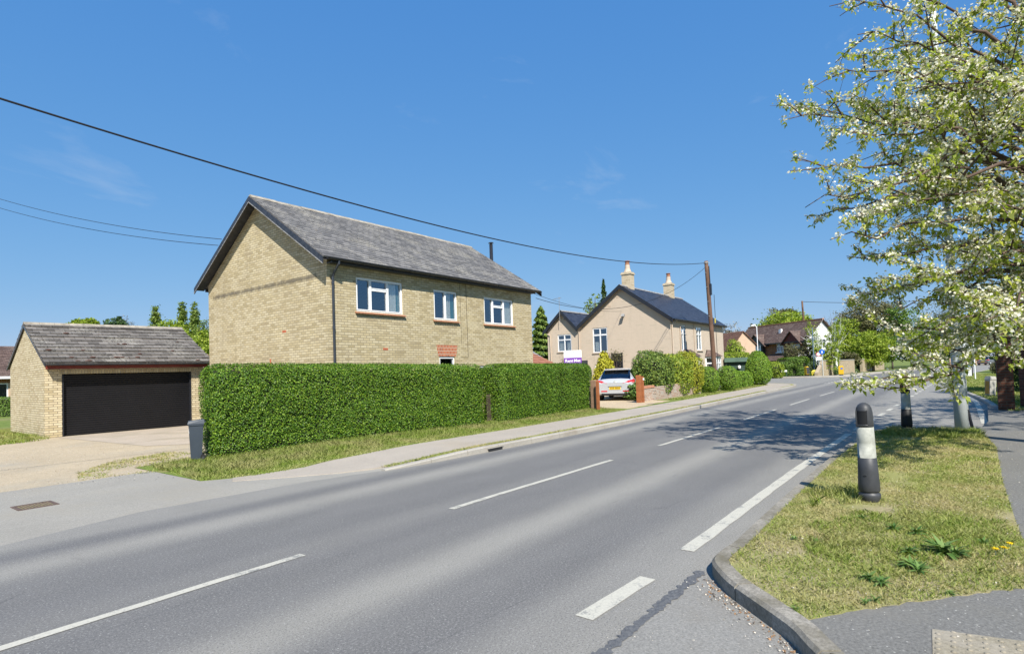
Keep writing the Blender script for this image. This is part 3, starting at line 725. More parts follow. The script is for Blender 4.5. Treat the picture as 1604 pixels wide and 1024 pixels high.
# ---- yellow brick house ------------------------------------------------
HX, HY, HW, HD = 9.82, 14.0, 10.12, 7.15
EZ, RZ = 5.02, 7.50
h1 = thing('brick_house', 'detached yellow brick house with grey slate roof behind the long clipped hedge', 'house', (HX, HY, 0))
wins = [(1.00, 3.58, 1.86, 1.04), (4.27, 3.50, 1.20, 1.05), (6.97, 3.48, 1.87, 1.04)]
holes = [(a, b, a+w, b+h) for a, b, w, h in wins] + [(4.47, 1.25, 5.26, 2.22), (6.6, 1.0, 7.5, 1.87)]
m = MB(); m.wall((0, 0, 0), (1, 0, 0), (0, -1, 0), HW, EZ+.06, holes, .09)
m.wall((HW, 0, 0), (0, 1, 0), (1, 0, 0), HD, EZ+.06); m.wall((HW, HD, 0), (-1, 0, 0), (0, 1, 0), HW, EZ+.06); m.wall((0, 0, 0), (0, 1, 0), (-1, 0, 0), HD, EZ+.06)
sl_ = (RZ-EZ)/(HD/2+.32)
gz = EZ+.06; apex = RZ-.06
m.face([(0, HD, gz), (0, 0, gz), (0, HD/2, apex)]); m.face([(HW, 0, gz), (HW, HD, gz), (HW, HD/2, apex)])
m.build('wall', 'buff', h1)
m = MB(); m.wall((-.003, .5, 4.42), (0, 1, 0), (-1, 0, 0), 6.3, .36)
MT['sootband'] = None
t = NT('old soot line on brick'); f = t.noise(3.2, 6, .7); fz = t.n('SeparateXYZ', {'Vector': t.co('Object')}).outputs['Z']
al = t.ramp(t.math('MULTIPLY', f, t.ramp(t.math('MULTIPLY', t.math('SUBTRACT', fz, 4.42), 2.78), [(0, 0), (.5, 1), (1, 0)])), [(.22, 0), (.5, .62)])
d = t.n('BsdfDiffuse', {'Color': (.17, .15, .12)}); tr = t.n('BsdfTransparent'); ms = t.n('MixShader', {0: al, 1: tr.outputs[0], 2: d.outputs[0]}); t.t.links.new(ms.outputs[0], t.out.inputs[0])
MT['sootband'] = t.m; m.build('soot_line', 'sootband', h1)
OV, OE = .32, .32
rf = MB()
e0, e1, r1, r0 = (-OV, -OE, EZ), (HW+OV, -OE, EZ), (HW+OV, HD/2, RZ+.04), (-OV, HD/2, RZ+.04)
rf.roof(e0, e1, r1, r0, 25, .008, jit=.3)
rf.roof((HW+OV, HD+OE, EZ), (-OV, HD+OE, EZ), (-OV, HD/2, RZ+.04), (HW+OV, HD/2, RZ+.04), 25, .014, jit=.5)
rf = rf.build('roof', 'slate', h1)
m = MB(); MT['ridge'] = plain('mortared ridge tile', (.30, .27, .22), .9, .35, 5, bump=.6)
rr = random.Random(2)
for k in range(24):
    x = -OV+k*(HW+2*OV)/24; w_ = (HW+2*OV)/24
    z = RZ+.055+rr.uniform(-.006, .006)
    m.hexa([(x+.006, HD/2-.13, z-.085), (x+w_-.004, HD/2-.13, z-.085), (x+w_-.004, HD/2+.13, z-.085), (x+.006, HD/2+.13, z-.085),
            (x+.006, HD/2-.035, z+.012), (x+w_-.004, HD/2-.035, z+.012), (x+w_-.004, HD/2+.035, z+.012), (x+.006, HD/2+.035, z+.012)])
m.build('ridge', 'ridge', rf)
FX_, FY_ = HW+.50, 2.50
m = MB(); m.tube([(FX_-.45, FY_, 1.5), (FX_-.1, FY_, 1.5), (FX_, FY_, 1.62), (FX_, FY_, 7.52)], .08, 16)
fl = m.build('flue', 'black', h1, smooth=True)
m = MB(); m.lathe([(.05, 0), (.05, .05)], (FX_, FY_, 7.52), 12); m.lathe([(.13, .05), (.10, .085), (.02, .11)], (FX_, FY_, 7.52), 16); m.build('cowl', 'black', fl)
# barge boards at each gable
for gx_, sgn in ((-OV, -1), (HW+OV, 1)):
    for ys in (-OE, HD+OE):
        m = MB(); a = Vector((gx_+sgn*.012, ys, EZ-.03)); b = Vector((gx_+sgn*.012, HD/2, RZ+.01)); dn = Vector((0, 0, -.20))
        q = [a+dn, b+dn, b, a]; th = Vector((sgn*.03, 0, 0))
        p = q+[x+th for x in q]; m.hexa([tuple(x) for x in p]); bb = m.build('bargeboard', 'board', h1)
        m = MB(); q = [a+dn*1.0, b+dn*1.0, b+dn*.86, a+dn*.86]; p = [x+th*1.02 for x in q]+[x+th*1.25 for x in q]; m.hexa([tuple(x) for x in p]); m.build('flaking_edge', 'flake', bb)
# soffit under the verge and eaves fascia
m = MB()
for gx_ in (-OV, HW):
    for ys in (-OE, HD+OE):
        a0 = (gx_+.02, ys, EZ-.10); a1 = (gx_+OV-.004, ys, EZ-.10); b1 = (gx_+OV-.004, HD/2, RZ-.07); b0 = (gx_+.02, HD/2, RZ-.07)
        m.face([a0, a1, b1, b0])
m.build('soffit', 'board', h1)
m = MB(); m.box((-.0, -OE+.07, EZ-.14), (HW, -OE+.095, EZ-.02)); m.box((0, -OE+.095, EZ-.13), (HW, -.002, EZ-.11)); m.box((0, HD+OE-.09, EZ-.14), (HW, HD+OE-.07, EZ-.02)); m.build('fascia', 'board', h1)
def gutter(parent, a, b, r=.058, mat='black'):
    m = MB(); a, b = Vector(a), Vector(b); d = (b-a).normalized(); s_ = Vector((0, 0, 1)).cross(d).normalized(); N_ = 8
    P = [(s_*math.cos(math.pi+math.pi*k/N_)*r + Vector((0, 0, 1))*math.sin(math.pi+math.pi*k/N_)*r) for k in range(N_+1)]
    for p, q in zip(P, P[1:]):
        m.face([tuple(a+p), tuple(b+p), tuple(b+q), tuple(a+q)]); m.face([tuple(a+p*.9), tuple(a+q*.9), tuple(b+q*.9), tuple(b+p*.9)])
    m.face([tuple(a+p) for p in P]); m.face([tuple(b+p) for p in P][::-1])
    o = m.build('gutter', mat, parent)
    L = (b-a).length; k = MB(); x = .3
    while x < L:
        c = a+d*x; k.beam(tuple(c-s_*r*1.12+Vector((0, 0, .006))), tuple(c+s_*r*1.12+Vector((0, 0, .006))), .03, .012); k.tube([tuple(c+p*1.08) for p in P], .008, 4); x += .92
    k.build('gutter_bracket', mat, o); return o
gu = gutter(h1, (-.22, -OE-.035, EZ-.03), (HW+.25, -OE-.035, EZ-.03), .062)
m = MB(); m.tube([(.16, -OE-.035, EZ-.08), (.16, -OE-.03, EZ-.17), (.15, -.10, EZ-.42), (.15, -.055, EZ-.52), (.15, -.055, .1)], .036, 10); 
for z in (4.3, 3.0, 1.7): m.tube([(.15, -.055, z), (.15, -.055, z+.08)], .044, 10)
m.build('downpipe', 'gutter', h1)
# windows
b_ = .07
def three(w, h):
    a = w*.30; c = w*.37
    return [(b_, b_, a-b_/2, h-b_), (a+b_*.6, b_, a+c-b_*.6, h*.64), (a+b_*.6, h*.64+b_*1.3, a+c-b_*.6, h-b_), (a+c+b_/2, b_, w-b_, h-b_)]
a, b, w_, h_ = wins[0]
window(h1, (a, 0, b), (1, 0, 0), (0, -1, 0), w_, h_, three(w_, h_), sill=None, curtain=[(w_*.72, w_*.97, .02, h_-.06, 'curtain'), (w_*.90, w_*1.0, .02, h_-.06, 'curtain_green')])
a, b, w2_, h2_ = wins[1]
window(h1, (a, 0, b), (1, 0, 0), (0, -1, 0), w2_, h2_, [(b_, b_, w2_/2-b_/2, h2_-b_), (w2_/2+b_/2, b_, w2_-b_, h2_-b_)], curtain=[(w2_*.55, w2_*.8, .02, h2_-.05, 'curtain'), (w2_*.8, w2_*.97, .02, h2_-.05, 'curtain_green')])
a, b, w3_, h3_ = wins[2]
window(h1, (a, 0, b), (1, 0, 0), (0, -1, 0), w3_, h3_, three(w3_, h3_), curtain=[(w3_*.74, w3_*.98, .02, h3_-.05, 'curtain')])
window(h1, (4.47, 0, 1.25), (1, 0, 0), (0, -1, 0), .79, .97, [(.06, .06, .73, .45), (.06, .52, .73, .90)], glass='glass_d')
window(h1, (6.6, 0, 1.0), (1, 0, 0), (0, -1, 0), .90, .87, [(.06, .06, .42, .81), (.48, .06, .84, .81)], glass='glass_d')
# red tile sills under the upper windows
for (a, b, w_, h_) in wins:
    m = MB(); n_ = int((w_+.12)/.11)
    for k in range(n_):
        x = a-.06+k*(w_+.12)/n_; m.hexa([(x+.004, -.085, b-.075), (x+.104, -.085, b-.075), (x+.104, .0, b-.055), (x+.004, .0, b-.055), (x+.004, -.085, b-.045), (x+.104, -.085, b-.045), (x+.104, .03, b-.004), (x+.004, .03, b-.004)])
    m.build('tile_sill', 'fascia' if False else 'pot', h1)
# red brick arch over the small window and buff soldier heads over the others
m = MB(); m.face([(4.34, -.004, 2.62), (4.41, -.004, 2.225), (5.32, -.004, 2.225), (5.40, -.004, 2.62)][::1][::-1][::-1]); m.build('red_lintel', 'red', h1)
MT['soldier'] = mat_brick('soldier brick head', [(0, (.42, .34, .19)), (1, (.55, .46, .28))], (.30, .26, .2), bw=.075*3.0, bh=.25, ms=.010)
# stray orange bricks and a small air vent on the walls
MT['orange_brick'] = plain('orange replacement brick', (.42, .12, .06), .9, .2, 9)
m = MB(); m.box((-.004, 2.16, 3.05), (0, 2.37, 3.12)); m.box((-.004, 3.05, 2.05), (0, 3.12, 2.27)); m.box((1.98, -.004, 2.42), (2.18, 0, 2.485)); m.build('odd_brick', 'orange_brick', h1)
# tie cable down the front
m = MB(); m.tube([(5.95, -.008, 4.9), (5.97, -.008, 2.2), (5.55, -.008, 2.19)], .006, 5); m.tube([(5.62, -.008, 4.9), (5.63, -.008, 3.1), (5.62, -.008, 2.7)], .004, 4); m.build('wall_cable', 'cable', h1)

# ---- garage -------------------------------------------------------------
g = thing('garage', 'low brick double garage with lichened tile roof and black roller door', 'garage', (5.47, 22.84, 0), -.0517)
GW, GD, GE, GR_ = 4.78, 5.45, 2.38, 3.80
m = MB(); m.wall((0, 0, 0), (1, 0, 0), (0, -1, 0), GW, GE-.05, [(.45, -.02, 4.36, 2.02)], .16)
m.wall((GW, 0, 0), (0, 1, 0), (1, 0, 0), GD, GE-.02); m.wall((GW, GD, 0), (-1, 0, 0), (0, 1, 0), GW, GE); m.wall((0, 0, 0), (0, 1, 0), (-1, 0, 0), GD, GE-.02)
m.face([(0, GD, GE-.02), (0, 0, GE-.02), (0, GD/2, GR_-.02)]); m.face([(GW, 0, GE-.02), (GW, GD, GE-.02), (GW, GD/2, GR_-.02)])
gw = m.build('wall', 'buffg', g)
MT['soldierg'] = mat_brick('garage soldier course', [(0, (.44, .36, .21)), (1, (.60, .52, .34))], (.30, .26, .20), bw=.0785, bh=.24, ms=.009, dark_amt=.2)
m = MB(); m.wall((.38, -.004, 2.02), (1, 0, 0), (0, -1, 0), 4.06, .225); m.build('soldier_course', 'soldierg', gw)
m = MB(); sl2 = (GR_-GE)/(GD/2)
m.roof((-.06, -.33, GE-.33*sl2+.17), (GW+.25, -.33, GE-.33*sl2+.17), (GW+.25, GD/2, GR_+.06), (-.06, GD/2, GR_+.06), 11, .038, jit=.45)
m.roof((GW+.25, GD+.33, GE-.33*sl2+.17), (-.06, GD+.33, GE-.33*sl2+.17), (-.06, GD/2, GR_+.06), (GW+.25, GD/2, GR_+.06), 11, .038, jit=.45)
gr_ = m.build('roof', 'conc_tile', g)
m = MB()
for k in range(12):
    w_ = (GW+.31)/12; x = -.06+k*w_; z = GR_+.085
    m.hexa([(x+.004, GD/2-.15, z-.06), (x+w_-.004, GD/2-.15, z-.06), (x+w_-.004, GD/2+.15, z-.06), (x+.004, GD/2+.15, z-.06), (x+.004, GD/2-.05, z+.03), (x+w_-.004, GD/2-.05, z+.03), (x+w_-.004, GD/2+.05, z+.03), (x+.004, GD/2+.05, z+.03)])
m.build('ridge', 'ridge', gr_)
MT['moss'] = plain('dark moss cushion', (.09, .045, .035), .95, .3, 20, bump=.6)
m = MB(); rr = random.Random(9)
for k in range(26):
    x = rr.uniform(.2, GW); f_ = rr.choice((.02, .1, .19, .28, .37, .46, .55, .73)); y = -.33+f_*(GD/2+.33); z = GE-.33*sl2+.19+f_*(GR_-GE+.33*sl2-.11); r_ = rr.uniform(.03, .10)
    m.lathe([(r_, 0), (r_*.85, r_*.3), (r_*.3, r_*.42)], (x, y, z), 9, sy=.6)
m.build('moss', 'moss', gr_, smooth=True)
m = MB(); zf = GE-.33*sl2+.10
m.box((-.02, -.30, zf-.13), (GW+.2, -.275, zf)); m.build('fascia', 'fascia', g)
gg = gutter(g, (-.02, -.385, zf+.03), (GW+.25, -.385, zf+.03), .055, 'gutter')
m = MB(); m.tube([(GW+.12, -.36, zf-.03), (GW+.12, -.33, zf-.1), (GW+.10, -.05, zf-.22), (GW+.10, -.05, .05)], .034, 9); m.build('downpipe', 'gutter', g)
m = MB(); m.box((-.055, -.33, zf-.04), (-.03, -.30, zf+.1)); a = Vector((-.05, -.33, zf+.03)); b = Vector((-.05, GD/2, GR_+.0)); c_ = Vector((-.05, GD+.33, zf+.03))
for p, q in ((a, b), (c_, b)): m.beam(tuple(p-Vector((0, 0, .02))), tuple(q-Vector((0, 0, .02))), .02, .09)
m.build('verge_board', 'gutter', g)
m = MB(); N_ = 27; H_ = 1.99
for k in range(N_):   # corrugated roller door laths
    z0 = k*H_/N_; z1 = (k+1)*H_/N_; zm = (z0+z1)/2; d_ = .135
    Z = [(z0, d_+.012), (z0+.006, d_+.012), (z0+.014, d_), (z1-.012, d_-.006), (z1, d_+.012)]
    for (za, ya), (zb, yb) in zip(Z, Z[1:]): m.face([(.47, ya, za), (4.34, ya, za), (4.34, yb, zb), (.47, yb, zb)])
m.build('roller_door', 'door', g)
m = MB(); m.box((.452, .02, 0), (.50, .125, 2.0)); m.box((4.31, .02, 0), (4.358, .125, 2.0)); m.build('door_guide', 'black', g)

# ---- cream painted house -------------------------------------------------
ch = thing('cream_house', 'cream painted house with twin dark gables, blue black slate roof and two chimneys', 'house', (33, 13.02, 0))
CW, CD, CE, CR_ = 10.1, 6.3, 4.50, 6.85
SW, SE, SR = 2.55, 4.30, 5.62      # small gable beyond the valley
hol = [(3.22+.0, 2.60, 4.25, 4.26)]
m = MB()
gab_h = [(CD-2.05-0, .0, 0, 0)]
m.wall((0, 0, 0), (0, 1, 0), (-1, 0, 0), CD, CE, [(4.25, 2.66, 5.32, 4.27), (4.60, .2, 5.25, 1.9)], .09)
m.wall((0, CD, 0), (0, 1, 0), (-1, 0, 0), SW, SE, [(.65, 2.85, 1.75, 4.02)], .09)
fh = [(1.70, 2.55, 2.55, 4.16), (4.42, 2.62, 5.45, 4.16)]
m.wall((0, 0, 0), (1, 0, 0), (0, -1, 0), CW, CE, fh, .09)
m.wall((CW, 0, 0), (0, 1, 0), (1, 0, 0), CD+SW, CE-.2); m.wall((0, CD+SW, 0), (1, 0, 0), (0, 1, 0), CW, SE)
m.face([(0, CD, CE), (0, 0, CE), (0, CD/2, CR_-.05)]); m.face([(CW, 0, CE), (CW, CD, CE), (CW, CD/2, CR_-.05)])
m.face([(0, CD+SW, SE), (0, CD, SE), (0, CD+SW/2, SR-.05)])
m.build('wall', 'render', ch)
m = MB(); o_ = .22
m.roof((-o_, -.25, CE-.05), (CW+.25, -.25, CE-.05), (CW+.25, CD/2, CR_), (-o_, CD/2, CR_), 22, .012)
m.roof((CW+.25, CD+.05, CE-.05), (-o_, CD+.05, CE-.05), (-o_, CD/2, CR_), (CW+.25, CD/2, CR_), 22, .012)
cr_ = m.build('roof', 'slate2', ch)
m = MB()
m.roof((-o_, CD+.05, SE+.06), (CW, CD+.05, SE+.06), (CW, CD+SW/2, SR), (-o_, CD+SW/2, SR), 12, .012)
m.roof((CW, CD+SW+.25, SE-.06), (-o_, CD+SW+.25, SE-.06), (-o_, CD+SW/2, SR), (CW, CD+SW/2, SR), 12, .012)
m.build('rear_roof', 'slate2', ch)
m = MB()
for (y0, zr, xe) in ((CD/2, CR_, CW+.25), (CD+SW/2, SR, CW)):
    k = -o_
    while k < xe-.1:
        m.hexa([(k+.004, y0-.11, zr-.05), (k+.44, y0-.11, zr-.05), (k+.44, y0+.11, zr-.05), (k+.004, y0+.11, zr-.05), (k+.004, y0-.03, zr+.05), (k+.44, y0-.03, zr+.05), (k+.44, y0+.03, zr+.05), (k+.004, y0+.03, zr+.05)]); k += .45
m.build('ridge', 'flake', cr_)
for (ya, za, yb, zb) in ((-.25, CE-.05, CD/2, CR_), (CD+.05, CE-.05, CD/2, CR_), (CD+.05, SE+.06, CD+SW/2, SR), (CD+SW+.25, SE-.06, CD+SW/2, SR)):
    m = MB(); a = Vector((-o_-.02, ya, za+.03)); b = Vector((-o_-.02, yb, zb+.04)); dn = Vector((0, 0, -.27)); th = Vector((-.03, 0, 0)); q = [a+dn, b+dn, b, a]
    m.hexa([tuple(x) for x in q+[x+th for x in q]]); m.build('bargeboard', 'black', ch)
m = MB(); m.box((.0, -.21, CE-.16), (CW, -.19, CE-.03)); m.build('fascia', 'black', ch)
gutter(ch, (-.1, -.285, CE-.07), (CW+.2, -.285, CE-.07), .055, 'black')
MT['cpipe'] = plain('cream painted pipe', (.50, .40, .31), .6, .1, 4)
m = MB(); m.tube([(.5, -.24, CE-.12), (.12, -.10, CE-.3), (.10, -.06, CE-.42), (.10, -.06, 0)], .036, 8); m.build('downpipe', 'cpipe', ch)
m = MB(); m.box((-.16, CD-.10, CE-.22), (-.01, CD+.12, CE-.03)); m.box((-.12, CD-.04, CE-.34), (-.02, CD+.06, CE-.22)); m.tube([(-.06, CD+.01, CE-.34), (-.06, CD+.02, 1)], .034, 8); m.build('hopper', 'cpipe', ch)
m = MB(); m.tube([(-.05, CD+SW+.12, SE-.12), (-.06, CD+SW-.25, SE-.3), (-.06, CD+SW-.28, 1)], .034, 8); m.build('downpipe', 'cpipe', ch)
m = MB(); m.tube([(1.45, -.05, 4.05), (1.45, -.05, 2.4)], .03, 7); m.tube([(3.9, -.04, 4.3), (3.9, -.04, 1)], .02, 6); m.build('downpipe', 'cpipe', ch)
U, N = (0, 1, 0), (-1, 0, 0)
window(ch, (0, 4.25, 2.66), U, N, 1.07, 1.61, [(.06, .07, .50, 1.10), (.56, .07, 1.01, 1.10), (.06, 1.20, .50, 1.54), (.56, 1.20, 1.01, 1.54)], glass='glass', sill=('cpipe', .05, .06, .06), curtain=[(.55, .95, .1, .7, 'curtain')])
window(ch, (0, CD+.65, 2.85), U, N, 1.10, 1.17, [(.06, .07, .52, .76), (.58, .07, 1.04, .76), (.06, .84, .52, 1.10), (.58, .84, 1.04, 1.10)], sill=('cpipe', .05, .06, .06), curtain=[(.1, .4, .05, .7, 'curtain'), (.7, 1.0, .05, .7, 'curtain')])
window(ch, (0, 4.60, .2), U, N, .65, 1.7, [(.06, .07, .59, 1.1), (.06, 1.18, .59, 1.62)], glass='glass_d')
for (x0, z0, x1, z1) in fh:
    w_, h_ = x1-x0, z1-z0
    window(ch, (x0, 0, z0), (1, 0, 0), (0, -1, 0), w_, h_, [(.06, .07, w_/2-.03, h_*.66), (w_/2+.03, .07, w_-.06, h_*.66), (.06, h_*.66+.07, w_/2-.03, h_-.06), (w_/2+.03, h_*.66+.07, w_-.06, h_-.06)],
           sill=('cpipe', .06, .07, .07), curtain=[(.1, w_*.35, .05, h_-.1, 'curtain'), (w_*.75, w_*.95, .05, h_-.1, 'curtain')])
# chimneys
for cx_, cz in ((1.05, CR_), (7.95, CR_)):
    m = MB(); y = CD/2; m.box((cx_-.30, y-.30, cz-.5), (cx_+.30, y+.30, cz+.78)); m.box((cx_-.35, y-.35, cz+.78), (cx_+.35, y+.35, cz+.87)); m.box((cx_-.31, y-.31, cz+.87), (cx_+.31, y+.31, cz+.94))
    c1 = m.build('chimney', 'chim', cr_)
    m = MB(); m.lathe([(.26, 0), (.19, .18), (.17, .24), (.15, .50)], (cx_, y, cz+.94), 12); c2 = m.build('flaunching', 'cpipe', c1, smooth=False)
for cx_ in (1.05, 7.95):
    m = MB(); m.lathe([(.15, 0), (.17, .04), (.13, .06), (.13, .16), (.16, .19)], (cx_, CD/2, CR_+1.44), 12); m.lathe([(.17, 0), (.17, .03)], (cx_, CD/2, CR_+1.66), 10); m.build('chimney_pot', 'pot', ch)
# bay windows on the front
for bx0 in (1.75, 6.0):
    m = MB(); y1 = -.62; w_ = 1.7
    P = [(bx0, 0), (bx0+.35, y1), (bx0+w_-.35, y1), (bx0+w_, 0)]
    for (a, b) in zip(P, P[1:]):
        L = math.dist(a, b); u = ((b[0]-a[0])/L, (b[1]-a[1])/L, 0); n = (u[1], -u[0], 0)
        nc = 2 if L > .9 else 1; cs = []
        for k in range(nc):
            c0 = .06+k*(L-.06)/nc; c1_ = (k+1)*(L-.06)/nc; cs += [(c0, .95, c1_, 1.70), (c0, 1.78, c1_, 2.08)]
        m.wall((*a, 0), u, n, L, 2.18, cs, .05)
    bay = m.build('bay_window', 'white', ch)
    q = MB()
    for (a, b) in zip(P, P[1:]): q.face([(a[0], a[1]+.06, .95), (b[0], b[1]+.06, .95), (b[0], b[1]+.06, 2.08), (a[0], a[1]+.06, 2.08)])
    q.build('pane', 'glass', bay)
    q = MB(); o_2 = .12; E_ = [(bx0-o_2, -.0), (bx0+.30, y1-o_2), (bx0+w_-.30, y1-o_2), (bx0+w_+o_2, -.0)]; T_ = [(bx0+.28, -.0), (bx0+.5, -.0), (bx0+w_-.5, -.0), (bx0+w_-.28, -.0)]
    for k in range(3): q.face([(*E_[k], 2.2), (*E_[k+1], 2.2), (*T_[k+1], 2.66), (*T_[k], 2.66)])
    q.face([(*p, 2.19) for p in E_][::-1]); q.build('bay_roof', 'brown_tile', bay)
# flood light, vents, aerial, dark lattice and dark hatch on the gable
m = MB(); m.box((-.02, 2.95, 4.86), (0, 3.1, 4.98)); m.tube([(-.02, 3.02, 4.92), (-.16, 3.02, 4.94)], .02, 6); m.beam((-.13, 3.02, 4.98), (-.30, 2.98, 4.80), .16, .12); m.build('flood_light', 'flake', ch)
m = MB(); m.box((-.012, 3.9, 5.55), (0, 4.08, 5.72)); m.box((-.012, 3.25, 6.10), (0, 3.5, 6.16)); m.build('air_brick', 'cpipe', ch)
m = MB(); m.box((-.08, CD+SW/2-.30, 5.0), (0, CD+SW/2-.12, 5.1)); m.build('vent_cowl', 'flake', ch)
m = MB(); m.tube([(-.28, CD+SW/2+.05, 4.75), (-.28, CD+SW/2+.05, 6.55)], .016, 6); m.beam((-.28, CD+SW/2-.1, 6.5), (-.28, CD+SW/2+.55, 6.42), .015, .015)
for k in range(6): m.beam((-.43, CD+SW/2-.05+k*.1, 6.49-k*.01), (-.13, CD+SW/2-.05+k*.1, 6.49-k*.01), .01, .01)
m.build('aerial', 'flake', ch)
m = MB()
for k in range(9): m.beam((-.04, 3.25+.0, .7+k*.19), (-.04, 3.92, .7+k*.19+.35), .012, .03); m.beam((-.05, 3.92, .7+k*.19), (-.05, 3.25, .7+k*.19+.35), .012, .03)
for y_ in (3.22, 3.95): m.box((-.06, y_-.02, .5), (-.02, y_+.02, 2.6))
m.build('trellis', 'hgrey', ch)
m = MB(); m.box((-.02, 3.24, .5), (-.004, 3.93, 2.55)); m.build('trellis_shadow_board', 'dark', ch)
m = MB(); m.box((-.05, 5.75, 1.6), (0, 6.2, 2.2)); m.build('meter_box', 'hgrey', ch)

# ---- low building glimpsed between the two houses --------------------------
o = wp(832, 572, 31)
rb = thing('outbuilding', 'low outbuilding with terracotta tile roof between the yellow and cream houses', 'outbuilding', (o[0]-1.0, o[1], 0))
m = MB(); m.wall((0, 0, 0), (1, 0, 0), (0, -1, 0), 4.2, 1.75); m.wall((0, 0, 0), (0, 1, 0), (-1, 0, 0), 4.2, 1.75); m.wall((4.2, 0, 0), (0, 1, 0), (1, 0, 0), 4.2, 1.75); m.wall((0, 4.2, 0), (1, 0, 0), (0, 1, 0), 4.2, 1.75); m.build('wall', 'buffg', rb)
m = MB(); m.roof((-.2, -.2, 1.65), (4.4, -.2, 1.65), (3.2, 2.1, 2.95), (-.2, 2.1, 2.95), 9, .03); m.roof((4.4, 4.4, 1.65), (-.2, 4.4, 1.65), (-.2, 2.1, 2.95), (3.2, 2.1, 2.95), 9, .03); m.face([(4.4, -.2, 1.65), (4.4, 4.4, 1.65), (3.2, 2.1, 2.95)]); m.build('roof', 'terra', rb)
o = wp(838, 540, 39)
wb = thing('white_gable_building', 'white gabled building glimpsed beside the yellow house under the conifer', 'building', (o[0]-3.6, o[1]+.6, 0))
m = MB(); m.wall((0, 0, 0), (0, 1, 0), (-1, 0, 0), 4.4, 2.2); m.face([(0, 4.4, 2.2), (0, 0, 2.2), (0, 2.2, 3.4)]); m.wall((0, 0, 0), (1, 0, 0), (0, -1, 0), 6, 2.2); m.wall((6, 0, 0), (0, 1, 0), (1, 0, 0), 4.4, 2.2); m.face([(6, 0, 2.2), (6, 4.4, 2.2), (6, 2.2, 3.4)]); m.build('wall', 'brown_tile', wb)
m = MB(); m.roof((-.3, -.25, 2.05), (6.3, -.25, 2.05), (6.3, 2.2, 3.5), (-.3, 2.2, 3.5), 8, .03); m.roof((6.3, 4.65, 2.05), (-.3, 4.65, 2.05), (-.3, 2.2, 3.5), (6.3, 2.2, 3.5), 8, .03); m.build('roof', 'flake', wb)
m = MB(); m.beam((-.33, -.28, 2.0), (-.33, 2.2, 3.46), .04, .2); m.beam((-.33, 4.68, 2.0), (-.33, 2.2, 3.46), .04, .2); m.build('bargeboard', 'white', wb)

# ---- bungalow at the far left ----------------------------------------------
o = base_at(6, 34)
bu = thing('bungalow', 'brown roofed bungalow with red brick window band at the far left edge', 'bungalow', (o[0], o[1], 0), -.05)
m = MB(); m.wall((-9, 0, 0), (1, 0, 0), (0, -1, 0), 10.0, 2.35, [(7.1, .95, 9.2, 1.95)], .08); m.wall((1, 0, 0), (0, 1, 0), (1, 0, 0), 7, 2.35); m.face([(1, 0, 2.35), (1, 7, 2.35), (1, 3.5, 4.2)]); m.wall((-9, 7, 0), (1, 0, 0), (0, 1, 0), 10, 2.35); m.wall((-9, 0, 0), (0, 1, 0), (-1, 0, 0), 7, 2.35)
m.face([(-9, 7, 2.35), (-9, 0, 2.35), (-9, 3.5, 4.2)])
m.build('wall', 'peach', bu)
m = MB(); m.wall((-3.0, -.006, 1.95), (1, 0, 0), (0, -1, 0), 4.0, .42); m.wall((-3.0, -.006, .62), (1, 0, 0), (0, -1, 0), 4.0, .33); m.build('brick_band', 'redw', bu)
window(bu, (-1.9, 0, .95), (1, 0, 0), (0, -1, 0), 2.1, 1.0, [(.07, .07, .95, .93), (1.05, .07, 2.03, .93)], glass='glass_d')
m = MB(); m.roof((-9.3, -.4, 2.3), (1.3, -.4, 2.3), (1.3, 3.5, 4.35), (-9.3, 3.5, 4.35), 18, .025); m.roof((1.3, 7.4, 2.3), (-9.3, 7.4, 2.3), (-9.3, 3.5, 4.35), (1.3, 3.5, 4.35), 18, .025); m.build('roof', 'brown_tile', bu)
m = MB(); m.box((-9.3, -.46, 2.2), (1.3, -.40, 2.34)); m.beam((1.33, -.4, 2.26), (1.33, 3.5, 4.3), .04, .2); m.build('fascia', 'white', bu)

